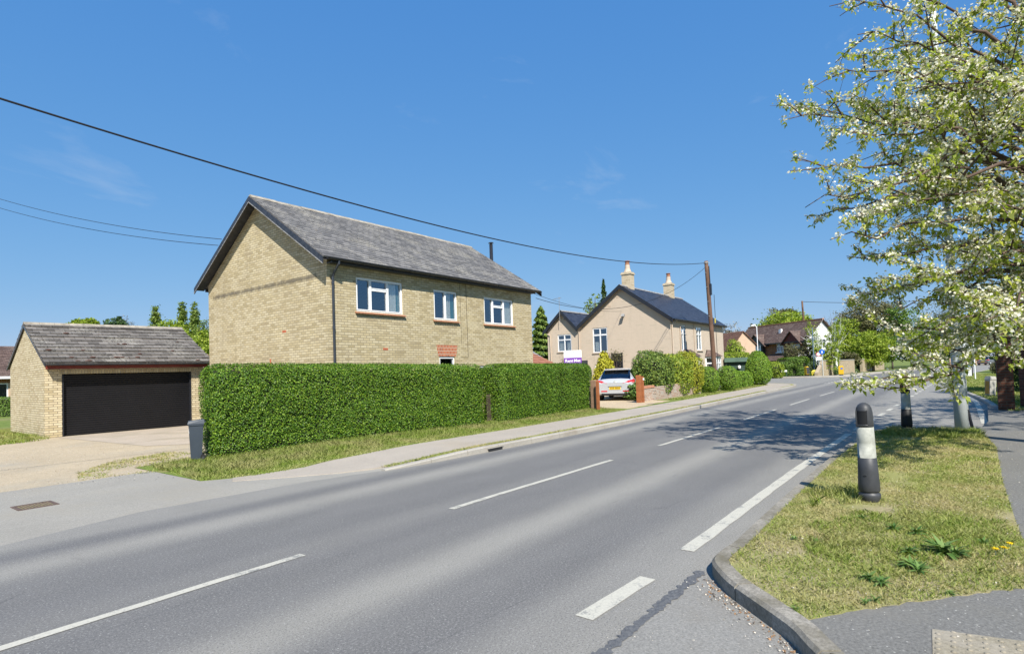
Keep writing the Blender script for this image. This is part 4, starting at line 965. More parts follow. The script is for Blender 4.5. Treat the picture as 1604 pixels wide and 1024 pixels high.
# ================================================================== PLANTING
def rounded_box_leaves(a, b, r, dens, rng=RNG):
    """points + normals on a rounded box (lengthwise x, depth y, height z)"""
    a = np.array(a, float); b = np.array(b, float); d = b-a
    faces = [(0, 0), (0, 1), (1, 0), (1, 1), (2, 1)]
    P = []
    for ax, sd in faces:
        o = [k for k in range(3) if k != ax]
        n = int(d[o[0]]*d[o[1]]*dens)
        q = np.zeros((n, 3)); q[:, ax] = (a, b)[sd][ax]
        for k in o: q[:, k] = rng.uniform(a[k], b[k], n)
        P.append(q)
    P = np.concatenate(P)
    lo = a+r; hi = b-r; lo[2] = a[2]
    Q = np.clip(P, lo, hi); D = P-Q; D /= np.maximum(np.linalg.norm(D, axis=1, keepdims=True), 1e-6)
    return Q+D*r, D
def hedge(name, label, p0, p1, hz0, hz1, thick, dens=3300, leaf=.038, mat='hedge', cat='hedge', r=.17, group=None, skew=0.0, jit=.5, bulge=.08):
    L = math.dist(p0, p1); ang = math.atan2(p1[1]-p0[1], p1[0]-p0[0])
    t = thing(name, label, cat, (p0[0], p0[1], 0), ang, group)
    P, D = rounded_box_leaves((0, 0, 0.04), (L, thick, hz0), r, dens)
    n = len(P)
    w = vnoise(P[:, 0]+P[:, 1]*3, P[:, 2], 1.6, 3)-.5; w2 = vnoise(P[:, 0]*1+P[:, 1]*2, P[:, 2], 5, 4)-.5
    depth = -np.abs(RNG.normal(0, .065, n))+.035
    P = P+D*((w*bulge*2+w2*.045+depth)[:, None])
    P[:, 2] += (P[:, 2]/hz0)*(hz1-hz0)*(P[:, 0]/L)
    low = P[:, 2] < .22
    P[:, 1] += np.where(low & (D[:, 1] < -.5), (0.22-P[:, 2])*.5, 0)
    keep = ~(low & (RNG.uniform(0, 1, n) < .35)); P, D = P[keep], D[keep]; n = len(P)
    N = D+RNG.normal(0, jit, (n, 3)); N[:, 2] += .25
    s = RNG.uniform(.7, 1.2, n)*leaf
    if mat == 'hedge':     # stray new shoots standing proud of the clipped faces
        ns = int(L*16); S0 = np.stack([RNG.uniform(.1, L-.1, ns), RNG.uniform(.05, thick-.05, ns), np.zeros(ns)], 1); S0[:, 2] = hz0+(hz1-hz0)*S0[:, 0]/L
        hh = RNG.uniform(.02, .10, ns); Q = np.repeat(S0, 6, 0); Q[:, 2] += np.tile(np.arange(6)/6, ns)*np.repeat(hh, 6); Q += RNG.normal(0, .010, Q.shape)
        P = np.concatenate([P, Q]); N = np.concatenate([N, RNG.normal(0, 1, Q.shape)]); s = np.concatenate([s, RNG.uniform(.025, .04, len(Q))])
    leaf_mesh('foliage', P, N, s, s*.62, mat, t)
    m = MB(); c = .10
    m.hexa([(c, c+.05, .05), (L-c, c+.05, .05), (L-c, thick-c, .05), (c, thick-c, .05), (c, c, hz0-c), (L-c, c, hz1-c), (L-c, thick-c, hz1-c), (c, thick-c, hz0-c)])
    m.build('dark_core', 'core', t)  # solid dark core added to block light, inner shade put into its colour
    return t
hd = hedge('clipped_hedge', 'long clipped green hedge in front of the yellow brick house, beside the wheelie bin', (5.60, 12.03), (12.62, 10.55), 1.93, 1.79, .95, r=.28)
hedge('clipped_hedge', 'shorter clipped green hedge between the narrow gap and the brown gate post', (13.22, 10.36), (19.0, 10.60), 1.80, 1.76, .95, r=.28)

def blob(name, label, c, rad, dens, leaf, mat, cat='shrub', flat=.0, group=None, jit=.5, power=2.4, depth=.06, lump=.10, aspect=.6, trunk=None, rz=0, extra=None, droop=0):
    """a dense clipped or natural shrub: leaves over a lumpy super-ellipsoid whose foot is at c"""
    t = thing(name, label, cat, c, rz, group)
    rx, ry, rz_ = rad
    area = 4*math.pi*((rx*ry)**1.6/3+(rx*rz_)**1.6/3+(ry*rz_)**1.6/3)**(1/1.6)
    n = int(area*dens)
    D = RNG.normal(size=(n, 3)); D /= np.linalg.norm(D, axis=1, keepdims=True)
    k = (np.abs(D)**power).sum(1)**(-1/power)
    S = D*k[:, None]
    w = vnoise(np.arctan2(D[:, 1], D[:, 0])*2, D[:, 2]*2.2, 1.1, 5)-.5; w2 = vnoise(D[:, 0]*5+D[:, 1]*3, D[:, 2]*5, 1.4, 8)-.5
    S = S*(1+w*lump*2+w2*lump)[:, None]*(1-np.abs(RNG.normal(0, depth, n)))[:, None]
    P = S*np.array([rx, ry, rz_]); P[:, 2] += rz_
    if flat: P[:, 2] = np.maximum(P[:, 2], .02)
    if extra: P = extra(P)
    N = D+RNG.normal(0, jit, (n, 3)); N[:, 2] += .2
    s = RNG.uniform(.7, 1.25, n)*leaf
    leaf_mesh('foliage', P, N, s, s*aspect, mat, t, droop=droop)
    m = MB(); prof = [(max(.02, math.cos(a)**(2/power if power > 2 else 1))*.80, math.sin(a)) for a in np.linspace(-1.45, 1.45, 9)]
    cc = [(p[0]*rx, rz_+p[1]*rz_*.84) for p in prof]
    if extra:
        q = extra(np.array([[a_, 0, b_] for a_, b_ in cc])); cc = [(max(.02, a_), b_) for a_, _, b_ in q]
    m.lathe(cc, (0, 0, 0), 14, sy=ry/rx); m.build('dark_core', 'core', t, smooth=True)  # light-blocking core of the shrub, its inner shade is in the colour
    return t

def clumps(lobes, ncl, per, spread, shell=.55):
    P = []; D = []
    for (cx, cy, cz, rx, ry, rz_) in lobes:
        d = RNG.normal(size=(ncl, 3)); d /= np.linalg.norm(d, axis=1, keepdims=True)
        r = shell+(1-shell)*RNG.uniform(0, 1, ncl)**.6
        C = np.array([cx, cy, cz])+d*r[:, None]*np.array([rx, ry, rz_])
        sp = spread*(rx+ry+rz_)/3
        q = C[:, None, :]+RNG.normal(0, 1, (ncl, per, 3))*sp*np.array([1, 1, .6])
        P.append(q.reshape(-1, 3)); D.append(np.repeat(d, per, 0))
    return np.concatenate(P), np.concatenate(D)
def tree(name, label, base, h, lobes, mat, ncl=60, per=26, leaf=.22, spread=.14, tr=.2, cat='tree', group=None, bark='barkf', shell=.45, aspect=.6, twigs=0, lean=0):
    t = thing(name, label, cat, base, 0, group)
    m = MB(); fork = h*.35
    m.tube([(0, 0, -.05), (lean*.3, 0, fork*.5), (lean*.6, .05, fork), (lean, 0, h*.62)], [tr*1.25, tr, tr*.8, tr*.35], 8)
    for (cx, cy, cz, rx, ry, rz_) in lobes:
        for k in range(5):
            a = RNG.uniform(0, 6.28); e = (cx+math.cos(a)*rx*.7, cy+math.sin(a)*ry*.7, cz+RNG.uniform(-.3, .7)*rz_)
            st = (0, 0, fork*RNG.uniform(.7, 1.15)); md = tuple(st[i]*.5+e[i]*.5+(0, 0, h*.04)[i] for i in range(3))
            m.tube([st, md, e], [tr*.42, tr*.24, tr*.06], 5, cap=False)
            for j in range(twigs):
                a2 = RNG.normal(0, 1, 3); e2 = tuple(e[i]+a2[i]*(rx, ry, rz_)[i]*.45 for i in range(3)); m.tube([md, tuple(md[i]*.4+e2[i]*.6 for i in range(3)), e2], [tr*.16, tr*.10, tr*.04], 4, cap=False)
    m.build('trunk', bark, t, smooth=True)
    P, D = clumps(lobes, ncl, per, spread, shell)
    n = len(P); N = D*.6+RNG.normal(0, .8, (n, 3)); N[:, 2] += .35
    s = RNG.uniform(.6, 1.3, n)*leaf
    leaf_mesh('crown', P, N, s, s*aspect, mat, t)
    return t
def ftree(name, label, x0, x1, ytop, depth, mat, ybot=None, cz=None, **kw):
    """tree filling image columns x0..x1 up to row ytop when seen at this distance"""
    b = base_at((x0+x1)/2, depth); top = wp((x0+x1)/2, ytop, depth)[2]
    r = (x1-x0)/2/FPX*depth; bot = wp((x0+x1)/2, ybot, depth)[2] if ybot else top*.25
    h = top; c = (top+bot)/2; rz_ = (top-bot)/2
    nl = kw.pop('nl', 5); lobes = [(0, 0, c, r*.78, r*.78, rz_*.82)]
    for k in range(nl):
        a = 6.28*k/nl+RNG.uniform(-.4, .4); lobes.append((math.cos(a)*r*.5, math.sin(a)*r*.5, c+RNG.uniform(-.35, .45)*rz_, r*.48, r*.48, rz_*.5))
    return tree(name, label, b, h, lobes, mat, tr=max(.08, h*.022), **kw)
# trees seen over the garage
ftree('round_tree', 'bright green round tree peeping over the left part of the garage ridge', 104, 154, 494, 46, 'lf_spring', ybot=540, leaf=.22, ncl=34)
ftree('olive_tree', 'dark olive tree peeping over the middle of the garage ridge', 158, 200, 489, 52, 'lf_dark', ybot=545, leaf=.22, ncl=26)
ftree('bare_tree', 'leafless grey twiggy tree beside the olive tree over the garage ridge', 176, 216, 489, 56, 'lf_grey', ybot=540, leaf=.13, ncl=26, per=10, twigs=4)
for i, (x, y, lb, wd) in enumerate([(245, 477, 'leftmost of the slim poplars behind the garage roof', 10), (287, 471, 'tallest of the slim poplars behind the garage roof', 11), (306, 473, 'slim poplar nearest to the yellow brick house gable', 10)]):
    d_ = 72; b = base_at(x, d_); top = wp(x, y, d_)[2]; r = wd/FPX*d_
    lob = [(0, 0, top*f_, r*g_, r*g_, top*.13) for f_, g_ in ((.30, .9), (.45, 1.0), (.6, .95), (.74, .75), (.87, .42))]
    tree('poplar_tree', lb, b, top, lob, 'lf_pop', ncl=44, per=24, leaf=.26, tr=.16, group='poplars behind the garage', shell=.2, spread=.22)
ftree('broad_tree', 'yellow green broad tree between the poplars behind the garage', 236, 296, 488, 60, 'lf_spring', ybot=600, leaf=.24, ncl=80, per=26)
ftree('willow_tree', 'loose yellow green willow just right of the garage roof end', 276, 334, 498, 50, 'lf_spring', ybot=640, leaf=.2, ncl=90, per=26)
ftree('grey_tree', 'grey budding tree against the left edge of the yellow house', 304, 342, 488, 62, 'lf_pop', ybot=600, leaf=.2, ncl=34, per=18, twigs=2)
ftree('blossom_bush', 'pink blossoming bush between the garage and the yellow house', 308, 332, 546, 30, 'pinkb', ybot=600, leaf=.1, ncl=36, cat='bush')
ftree('low_tree', 'dark tree top above the bungalow roof at the far left', -30, 16, 553, 55, 'lf_mid', ybot=590, leaf=.2, ncl=30)
# conifers between the houses
def conifer(name, label, x, ytop, halfw, depth, mat, n=9000, leaf=.16, cat='conifer', z0=.3, gap=0):
    b = base_at(x, depth); top = wp(x, ytop, depth)[2]; r = halfw/FPX*depth
    t = thing(name, label, cat, b)
    m = MB(); m.tube([(0, 0, -.05), (.02, 0, top*.5), (0, 0, top*.97)], [top*.02+.04, top*.012+.02, .015], 7); 
    f = RNG.uniform(0, 1, n)**.75; z = z0+(top-z0)*(1-f)
    wh = np.floor(z/(top*.055)); a = RNG.uniform(0, 6.28, n)
    lay = .72+.28*np.sin(z*2*np.pi/(top*.075)+a*2)+(vnoise(a*3, z, .9, 6)-.5)*.6
    if gap: lay *= (vnoise(a*2, z*1.5, 1.2, 12) > gap)*1.0
    rr_ = r*(f**(.8 if gap else .55))*lay*(1-np.abs(RNG.normal(0, .25, n)))*(1 if gap else 1.15)
    P = np.stack([np.cos(a)*rr_, np.sin(a)*rr_, z-rr_*.15], 1)
    N = np.stack([np.cos(a)*.6, np.sin(a)*.6, np.ones(n)*.8], 1)+RNG.normal(0, .5, (n, 3))
    for k in range(26):
        zz = z0+(top-z0)*k/26; a_ = k*2.4; R_ = r*(1-k/26)*.8; m.tube([(0, 0, zz), (math.cos(a_)*R_, math.sin(a_)*R_, zz+R_*.05)], [.03, .008], 4, cap=False)
    m.build('trunk', 'barkf', t)
    s = RNG.uniform(.6, 1.3, n)*leaf; LD = np.stack([np.cos(a), np.sin(a), -.2*np.ones(n)], 1)+RNG.normal(0, .4, (n, 3))
    leaf_mesh('foliage', P, N, s*1.3, s*.5, mat, t, long_dir=LD, droop=.2)
    return t
conifer('conifer_tree', 'bushy green conifer between the yellow house and the cream house', 850, 480, 26, 47, 'lf_con', n=15000, leaf=.22)
conifer('spindly_conifer', 'spindly dark conifer rising behind the valley of the cream house roofs', 950, 437, 17, 58, 'lf_dark', n=2600, leaf=.26, z0=2.5, gap=.38)
ftree('birch_tree', 'pale green birch left of the spindly conifer behind the cream house', 916, 950, 452, 60, 'lf_spring', ybot=520, leaf=.2, ncl=16, per=14, nl=3)
# trees right of the cream house and behind the far houses
ftree('grey_tree', 'hazy grey tree just right of the cream house roof', 1128, 1166, 498, 92, 'lf_grey', ybot=560, leaf=.26, ncl=46, per=16, twigs=2)
ftree('grey_tree', 'thin grey green tree between the peach house and the brown roofed brick house', 1160, 1190, 505, 96, 'lf_olive', ybot=570, leaf=.26, ncl=30, per=16)
ftree('big_oak', 'large yellow green tree rising behind the brown roof of the brick house', 1174, 1276, 480, 108, 'lf_spring', ybot=560, leaf=.42, ncl=80, per=30)
ftree('brown_tree', 'brownish budding tree top above the brown roofed brick house', 1190, 1252, 474, 118, 'lf_olive', ybot=540, leaf=.4, ncl=50, per=22)
ftree('spring_tree', 'yellow green tree standing behind the far telegraph pole', 1258, 1290, 492, 82, 'lf_spring', ybot=560, leaf=.28, ncl=26, per=16, nl=4, bark='whitew')
ftree('spring_tree', 'yellow green tree right of the white painted gable end', 1304, 1346, 492, 84, 'lf_spring', ybot=585, leaf=.28, ncl=46, per=24)
ftree('grey_tree', 'bare grey branched tree behind the white painted gable end', 1284, 1330, 488, 100, 'lf_grey', ybot=560, leaf=.2, ncl=40, per=12, twigs=3)
ftree('big_brown_tree', 'tall brown twiggy tree with green patches left of the blossom tree', 1316, 1420, 452, 112, 'lf_olive', ybot=560, leaf=.36, ncl=80, per=34, twigs=2)
ftree('spring_tree', 'yellow green tree above the tan stone wall', 1336, 1400, 508, 80, 'lf_spring', ybot=585, leaf=.26, ncl=50, per=26)
ftree('purple_plum', 'dark red brown low tree over the end of the tan stone wall', 1318, 1348, 545, 76, 'lf_olive', ybot=580, leaf=.2, ncl=20)
k = 0
for (x0, x1, yt, d_, mt, lb) in [(1330, 1376, 515, 90, 'lf_spring', 'bushy yellow green tree filling the gap above the ivy bush'), (1372, 1424, 522, 92, 'lf_mid', 'bushy mid green tree right of the tan stone wall'), (1348, 1392, 535, 98, 'lf_olive', 'olive bushy tree behind the tan stone wall'), (1412, 1468, 512, 97, 'lf_spring', 'low yellow green tree behind the second bollard'),(1395, 1470, 470, 105, 'lf_mid', 'mid green tree seen through the blossom left of the lamp post'), (1440, 1520, 455, 120, 'lf_olive', 'tall olive tree seen through the blossom behind the lamp post'),
      (1490, 1560, 480, 128, 'lf_spring', 'pale green tree seen through the blossom right of the lamp post'), (1540, 1640, 450, 118, 'lf_mid', 'wide green tree behind the brick pier at the right edge'),
      (1405, 1450, 525, 112, 'lf_dark', 'dark low tree above the distant timber posts'), (1450, 1500, 520, 118, 'lf_dark', 'dark bushy tree behind the finger signs'), (1500, 1552, 520, 126, 'lf_spring', 'light green bushy tree above the distant grey car'),
      (1640, 1760, 440, 110, 'lf_mid', 'broad tree beyond the right edge of the brick wall')]:
    ftree('roadside_tree', lb, x0, x1, yt, d_, mt, ybot=572, leaf=.34, ncl=52, per=28)
ftree('birch_tree', 'slender white stemmed birch with pale leaves before the white gable end', 1264, 1294, 492, 65, 'lf_spring', ybot=575, leaf=.14, ncl=30, per=20, nl=4, bark='whitew', twigs=2)
ftree('birch_tree', 'second white stemmed birch, right edge of the white gable end', 1294, 1326, 500, 66, 'lf_spring', ybot=578, leaf=.14, ncl=34, per=20, nl=4, bark='whitew', twigs=2)
ftree('spring_bush', 'bushy yellow green tree hiding the foot of the white gable end', 1284, 1318, 528, 64, 'lf_spring', ybot=590, leaf=.15, ncl=30, per=20, nl=4)
ftree('spring_bush', 'pale twiggy bush left of the white gable end beside the far pole', 1256, 1280, 520, 66, 'lf_olive', ybot=575, leaf=.14, ncl=20, per=14, nl=4, twigs=2)
tree('shade_tree', 'unseen dark green tree added beyond the right edge to shade the brick pier', (18.6, -6.2, 0), 9.5, [(0, 0, 5.6, 3.2, 3.2, 2.8), (1.6, 1.0, 5.0, 2.2, 2.2, 2), (-1.8, .5, 5.2, 2.2, 2.2, 2), (3.2, .6, 5.6, 2.4, 2.0, 2.2)], 'lf_mid', ncl=70, per=30, leaf=.20, tr=.25)  # out of frame, added so its shadow falls over the pier and verge
# hedges and shrubs of the cream house frontage
w0, w1 = gp(1008, 629, .1), gp(1098, 617, .1)
def along(f, off=0): return (w0[0]+(w1[0]-w0[0])*f, w0[1]+(w1[1]-w0[1])*f+off)
t = thing('garden_wall', 'low weathered brick and flint wall with red coping under the conifers', 'wall', (w0[0], w0[1], 0), math.atan2(w1[1]-w0[1], w1[0]-w0[0]))
WL = math.dist(w0[:2], w1[:2]); m = MB()
m.hexa([(0, 0, 0), (WL, 0, 0), (WL, .25, 0), (0, .25, 0), (0, 0, .66), (WL, 0, .82), (WL, .25, .82), (0, .25, .66)]); m.build('wall', 'flint', t)
m = MB(); m.hexa([(0, -.03, .665), (1.1, -.03, .69), (1.1, .28, .69), (0, .28, .665), (0, -.0, .76), (1.1, -.0, .79), (1.1, .25, .79), (0, .25, .76)]); m.build('coping', 'pot', t)
m = MB(); m.hexa([(WL-1.9, -.03, .79), (WL, -.03, .825), (WL, .28, .825), (WL-1.9, .28, .79), (WL-1.9, -.0, .89), (WL, -.0, .93), (WL, .25, .93), (WL-1.9, .25, .89)]); m.build('coping', 'pot', t)
def at_px(x, depth, dz=0): b = base_at(x, depth); return (b[0], b[1], dz)
def zt(x, y, d): return wp(x, y, d)[2]
blob('conifer_shrub', 'dark green domed conifer shrub behind the left end of the brick wall', at_px(1021, 27.6, .1), (1.05, .9, zt(1018, 550, 27.6)/2-.05), 700, .11, 'lf_con', power=2.6, jit=.7, lump=.16, depth=.1, aspect=.4, droop=.3)
blob('conifer_shrub', 'mid green conifer shrub in the middle above the brick wall', at_px(1053, 28.9, .1), (1.1, .85, zt(1050, 555, 28.9)/2-.05), 700, .11, 'lf_gold2', power=2.8, jit=.7, lump=.14, depth=.1, aspect=.4, droop=.3)
blob('golden_conifer', 'golden yellow topped conifer shrub above the right end of the brick wall', at_px(1076, 29.8, .1), (.80, .75, zt(1070, 551, 29.8)/2-.05), 800, .10, 'lf_gold3', power=2.6, jit=.7, lump=.14, depth=.1, aspect=.4, droop=.3)
blob('grey_leaf_shrub', 'low grey green leafy shrub between the silver car and the orange brown gate posts', at_px(991, 26.4, .1), (.46, .42, .42), 500, .13, 'weed', lump=.25, jit=.8, depth=.15)
blob('green_shrub', 'small dark green bush beside the brown gate post in front of the dome conifer', at_px(1002, 28.2, .1), (.42, .5, .85), 600, .09, 'lf_mid', lump=.2, jit=.8, depth=.15)
blob('golden_conifer', 'bright yellow pointed conifer standing behind the silver car', at_px(947, 33.0, .1), (.78, .75, 1.22), 520, .17, 'lf_gold', power=2.2, jit=.9, lump=.24, depth=.16, aspect=.4,
     extra=lambda P: np.stack([P[:, 0]*(1.12-.30*P[:, 2]), P[:, 1]*(1.12-.30*P[:, 2]), P[:, 2]], 1) if True else P)
blob('round_bush', 'round clipped box bush left of the brown telegraph pole', at_px(1107, 30.6, .1), (.46, .6, .72), 1300, .055, 'lf_box', lump=.04, depth=.04)
blob('round_bush', 'round clipped box bush right of the brown telegraph pole', at_px(1138, 32.4, .1), (.50, .62, .72), 1300, .055, 'lf_box', lump=.04, depth=.04)
p0, p1 = at_px(1149, 34.2), at_px(1178, 38)
hedge('low_hedge', 'low green hedge between the round bushes and the tall egg shaped bush', p0[:2], p1[:2], 1.15, 1.1, .7, dens=700, leaf=.075, mat='lf_box')
blob('egg_bush', 'tall egg shaped clipped green bush at the corner of the side road', at_px(1187, 39.5, .1), (.84, .9, zt(1185, 550, 39.5)/2-.03), 900, .075, 'lf_box', lump=.05, depth=.05, power=2.2,
     extra=lambda P: np.stack([P[:, 0]*(1.12-.16*P[:, 2]), P[:, 1]*(1.12-.16*P[:, 2]), P[:, 2]], 1))
p0, p1 = at_px(1132, 50), at_px(1176, 52)
hedge('back_hedge', 'bright green hedge top behind the dark green shed', p0[:2], p1[:2], zt(1140, 551, 50), zt(1172, 552, 52), .9, dens=300, leaf=.13, mat='lf_spring')
# far side of the junction
p0, p1 = at_px(1216, 66), at_px(1262, 64)
hedge('laurel_hedge', 'dark leafy hedge below the brown roofed brick house', p0[:2], p1[:2], zt(1235, 562, 65), zt(1256, 561, 64), 1.4, dens=220, leaf=.17, mat='lf_mid', r=.4, bulge=.3)
p0, p1 = at_px(1266, 64.5), at_px(1316, 66)
hedge('laurel_hedge', 'dark leafy hedge behind the blue round sign', p0[:2], p1[:2], zt(1290, 564, 65), zt(1310, 562, 66), 1.4, dens=220, leaf=.17, mat='lf_dark', r=.4, bulge=.3)
blob('low_shrub', 'small light green shrub right of the tall egg shaped bush', at_px(1213, 60), (.95, .8, .85), 180, .16, 'lf_spring', lump=.25, jit=.8)
ftree('small_tree', 'twiggy olive tree in front of the brick house gable window', 1226, 1266, 531, 67, 'lf_olive', ybot=574, leaf=.14, ncl=34, per=20, twigs=2)
blob('garden_bush', 'rounded yellow green bush on the slope below the peach gable', at_px(1152, 56), (1.0, .9, zt(1152, 533, 56)/2), 200, .14, 'lf_spring', lump=.2)
p0, p1 = at_px(-60, 31), at_px(14, 31)
hedge('garden_hedge', 'low dark green hedge in front of the bungalow', p0[:2], p1[:2], 1.15, 1.15, .7, dens=600, leaf=.07, mat='lf_mid')
# wall climbers on the cream gable
for nm, lb, (x, y, d_), rad in (('wall_climber', 'thin twiggy climber above the dark lattice on the cream gable', (966, 557, 36.2), (.5, .15, .42)), ('wall_climber', 'pinkish climber at the foot of the small cream gable', (888, 570, 38.4), (.55, .15, .55))):
    b = wp(x, y, d_); t = thing(nm, lb, 'climber', (32.9, b[1], 0))
    n = 260; P = RNG.normal(0, .5, (n, 3))*np.array([rad[1], rad[0], rad[2]]); P[:, 2] += b[2]; P[:, 0] -= .12
    leaf_mesh('foliage', P, RNG.normal(0, 1, (n, 3)), .08, .05, 'lf_olive', t)
    m = MB()
    for k in range(7): a = RNG.uniform(-.5, .5); m.tube([(-.05, a*.2, .1), (-.07, a*.4, b[2]*.6), (-.12, a*1.0, b[2]+RNG.uniform(-.1, .4))], [.02, .014, .006], 4, cap=False)
    m.build('stem', 'bark', t)

# ================================================================== CHERRY TREE
TB = Vector((12.5, -2.0, 0))
ct_ = thing('cherry_tree', 'white blossoming cherry tree with fresh green leaves overhanging the footway at the right', 'tree', TB)
wood = MB(); CP = []; CD_ = []     # cluster positions and directions
rr = random.Random(21)
lead = [Vector((0, 0, -.05)), Vector((-.05, .03, 1.2)), Vector((-.12, .1, 2.4)), Vector((-.1, .12, 3.8)), Vector((.05, .2, 5.4)), Vector((.1, .25, 7.2)), Vector((.1, .3, 8.9))]
lr = [.24, .17, .15, .12, .085, .045, .012]
wood.tube(lead, lr, 12)
def lead_at(z):
    for a, b in zip(lead, lead[1:]):
        if a.z <= z <= b.z: return a.lerp(b, (z-a.z)/(b.z-a.z))
    return lead[-1]
def bez(a, b, c, d, n):
    return [a*(1-t)**3+b*3*t*(1-t)**2+c*3*t*t*(1-t)+d*t**3 for t in [k/n for k in range(n+1)]]
def clusters(path, step, start=0.0):
    acc = 0; tot = sum((b-a).length for a, b in zip(path, path[1:])); run = 0; nxt = tot*start
    for a, b in zip(path, path[1:]):
        L = (b-a).length
        while nxt < run+L:
            f = (nxt-run)/L
            q_ = a.lerp(b, f)
            if rr.random() < (.84 if q_.z < 3.0 else .58): CP.append(a.lerp(b, f)); CD_.append((b-a).normalized())
            nxt += step*rr.uniform(.75, 1.25)
        run += L
def limb(zs, end, r0=.06, sag=0.0, sec=.40):
    st = lead_at(zs); end = Vector(end); d = end-st; L = d.length; h = Vector((d.x, d.y, 0)).normalized()
    c1 = st+h*L*.28+Vector((0, 0, L*.24)); c2 = end-h*L*.3+Vector((0, 0, L*(.05-sag)))
    n = 12; P = bez(st, c1, c2, end, n)
    P = [p+Vector((rr.gauss(0, .05), rr.gauss(0, .05), rr.gauss(0, .05)))*min(1, i/3) for i, p in enumerate(P)]
    wood.tube(P, [r0*(1-i/n)**1.1+.006 for i in range(n+1)], 7, cap=False)
    clusters(P, .12, .55)
    s = .16; side = rr.choice((-1, 1))
    while s < .97:
        i = int(s*n); p = P[i].lerp(P[i+1], s*n-i); dr = (P[i+1]-P[i]).normalized()
        sd = dr.cross(Vector((0, 0, 1))).normalized()*side; side = -side
        dd = (dr*rr.uniform(.5, .95)+sd*rr.uniform(.55, 1.0)+Vector((0, 0, rr.uniform(-.45, .80)))).normalized()
        l2 = min(1.6, (1-s)*L*.40+.34)*rr.uniform(.6, 1.25)
        e = p+dd*l2+Vector((0, 0, -.06*l2)); md = p+dd*l2*.5+Vector((0, 0, .05*l2))
        Q = bez(p, p+dd*l2*.3, md+dd*l2*.15, e, 5)
        wood.tube(Q, [.012*(1-k/6)+.003 for k in range(6)], 5, cap=False); clusters(Q, .105, .18)
        ns = max(1, int(l2/.2)); sd2 = 1
        for k in range(ns):
            f = .25+.7*(k+.5)/ns; j = min(4, int(f*5)); q = Q[j].lerp(Q[j+1], f*5-j); sd2 = -sd2
            d3 = (dd*.7+dd.cross(Vector((0, 0, 1))).normalized()*sd2*rr.uniform(.4, 1)+Vector((0, 0, rr.uniform(-.35, .5)))).normalized(); l3 = rr.uniform(.16, .42)
            e3 = q+d3*l3; wood.tube([q, q+d3*l3*.5+Vector((0, 0, .01)), e3], [.005, .0035, .002], 4, cap=False); clusters([q, e3], .10, .3)
        s += sec/L*rr.uniform(.75, 1.25)
def T(x, y, d): return Vector(wp(x, y, d))-TB
# limbs whose tips shape the outline towards the road
for zs, x, y, d_, sg in [(3.6, 1226, 186, 9.0, 0), (3.4, 1240, 272, 8.6, 0), (4.2, 1300, 108, 8.8, 0), (5.0, 1308, 10, 9.0, 0), (3.8, 1285, 165, 9.8, 0), (3.2, 1258, 320, 9.4, 0), (3.0, 1300, 372, 8.6, .02), (2.8, 1330, 408, 9.3, .04),
      (2.6, 1352, 452, 8.8, .08), (2.4, 1380, 520, 8.2, .12), (2.2, 1352, 598, 8.3, .2), (2.2, 1412, 585, 7.6, .2), (4.6, 1340, 60, 8.0, 0), (4.0, 1330, 215, 7.8, 0), (3.4, 1335, 330, 7.6, 0), (5.4, 1400, 0, 8.4, 0), (5.8, 1460, -60, 8.8, 0),
      (4.8, 1420, 110, 7.4, 0), (3.6, 1390, 280, 7.0, 0), (2.8, 1430, 430, 7.4, .06), (2.6, 1500, 500, 12.2, .08), (4.2, 1480, 190, 12.6, 0), (2.6, 1540, 500, 6.4, .1), (3.0, 1430, 330, 12.8, 0), (4.6, 1400, 120, 12.2, 0), (2.5, 1470, 480, 8.8, .06), (3.2, 1570, 330, 6.6, 0), (4.6, 1570, 130, 6.6, 0), (2.3, 1440, 560, 9.8, .12),
      (2.7, 1400, 480, 10.2, .08), (3.0, 1380, 400, 10.6, .04), (3.7, 1350, 250, 10.8, 0)]:
    limb(zs, T(x, y, d_), r0=rr.uniform(.024, .045), sag=sg)
for k in range(13):    # the rest of the crown, mostly outside the frame
    a = R(-150+k*21+rr.uniform(-8, 8)); zs = rr.uniform(2.2, 5.8); ze = zs+rr.uniform(-.2, 2.2)
    limb(zs, Vector((math.cos(a)*rr.uniform(2.8, 4.2), math.sin(a)*rr.uniform(2.8, 4.2), ze)), r0=.05, sec=.4)
for k in range(8):
    a = R(k*45); limb(6.2, Vector((math.cos(a)*1.8, math.sin(a)*1.8, rr.uniform(7.8, 9.2))), r0=.035)
wood.build('branches', 'bark', ct_, smooth=True)
C = np.array([tuple(p) for p in CP]); Dn = np.array([tuple(p) for p in CD_]); n = len(C)
kind = RNG.uniform(0, 1, n)
fl_ = kind < .80; fc = C[fl_]; k = 17
P = (fc[:, None, :]+RNG.normal(0, .040, (len(fc), k, 3))+np.array([0, 0, .006])).reshape(-1, 3)
N = RNG.normal(0, .8, (len(P), 3)); N[:, 2] += .7
s = RNG.uniform(.034, .052, len(P)); leaf_mesh('blossom', P, N, s, s*.85, 'blossom', ct_)
k = 4; lc = C[RNG.uniform(0, 1, n) < .86]
off = RNG.normal(0, .034, (len(lc), k, 3)); off[:, :, 2] -= .028
P = (lc[:, None, :]+off).reshape(-1, 3); N = RNG.normal(0, .6, (len(P), 3)); N[:, 2] += .8
LD = off.reshape(-1, 3)*20+np.array([0, 0, -.75]); s = RNG.uniform(.07, .118, len(P))
leaf_mesh('leaves', P, N, s, s*.5, 'cherry_leaf', ct_, long_dir=LD, droop=.25)
print('cherry clusters', n)

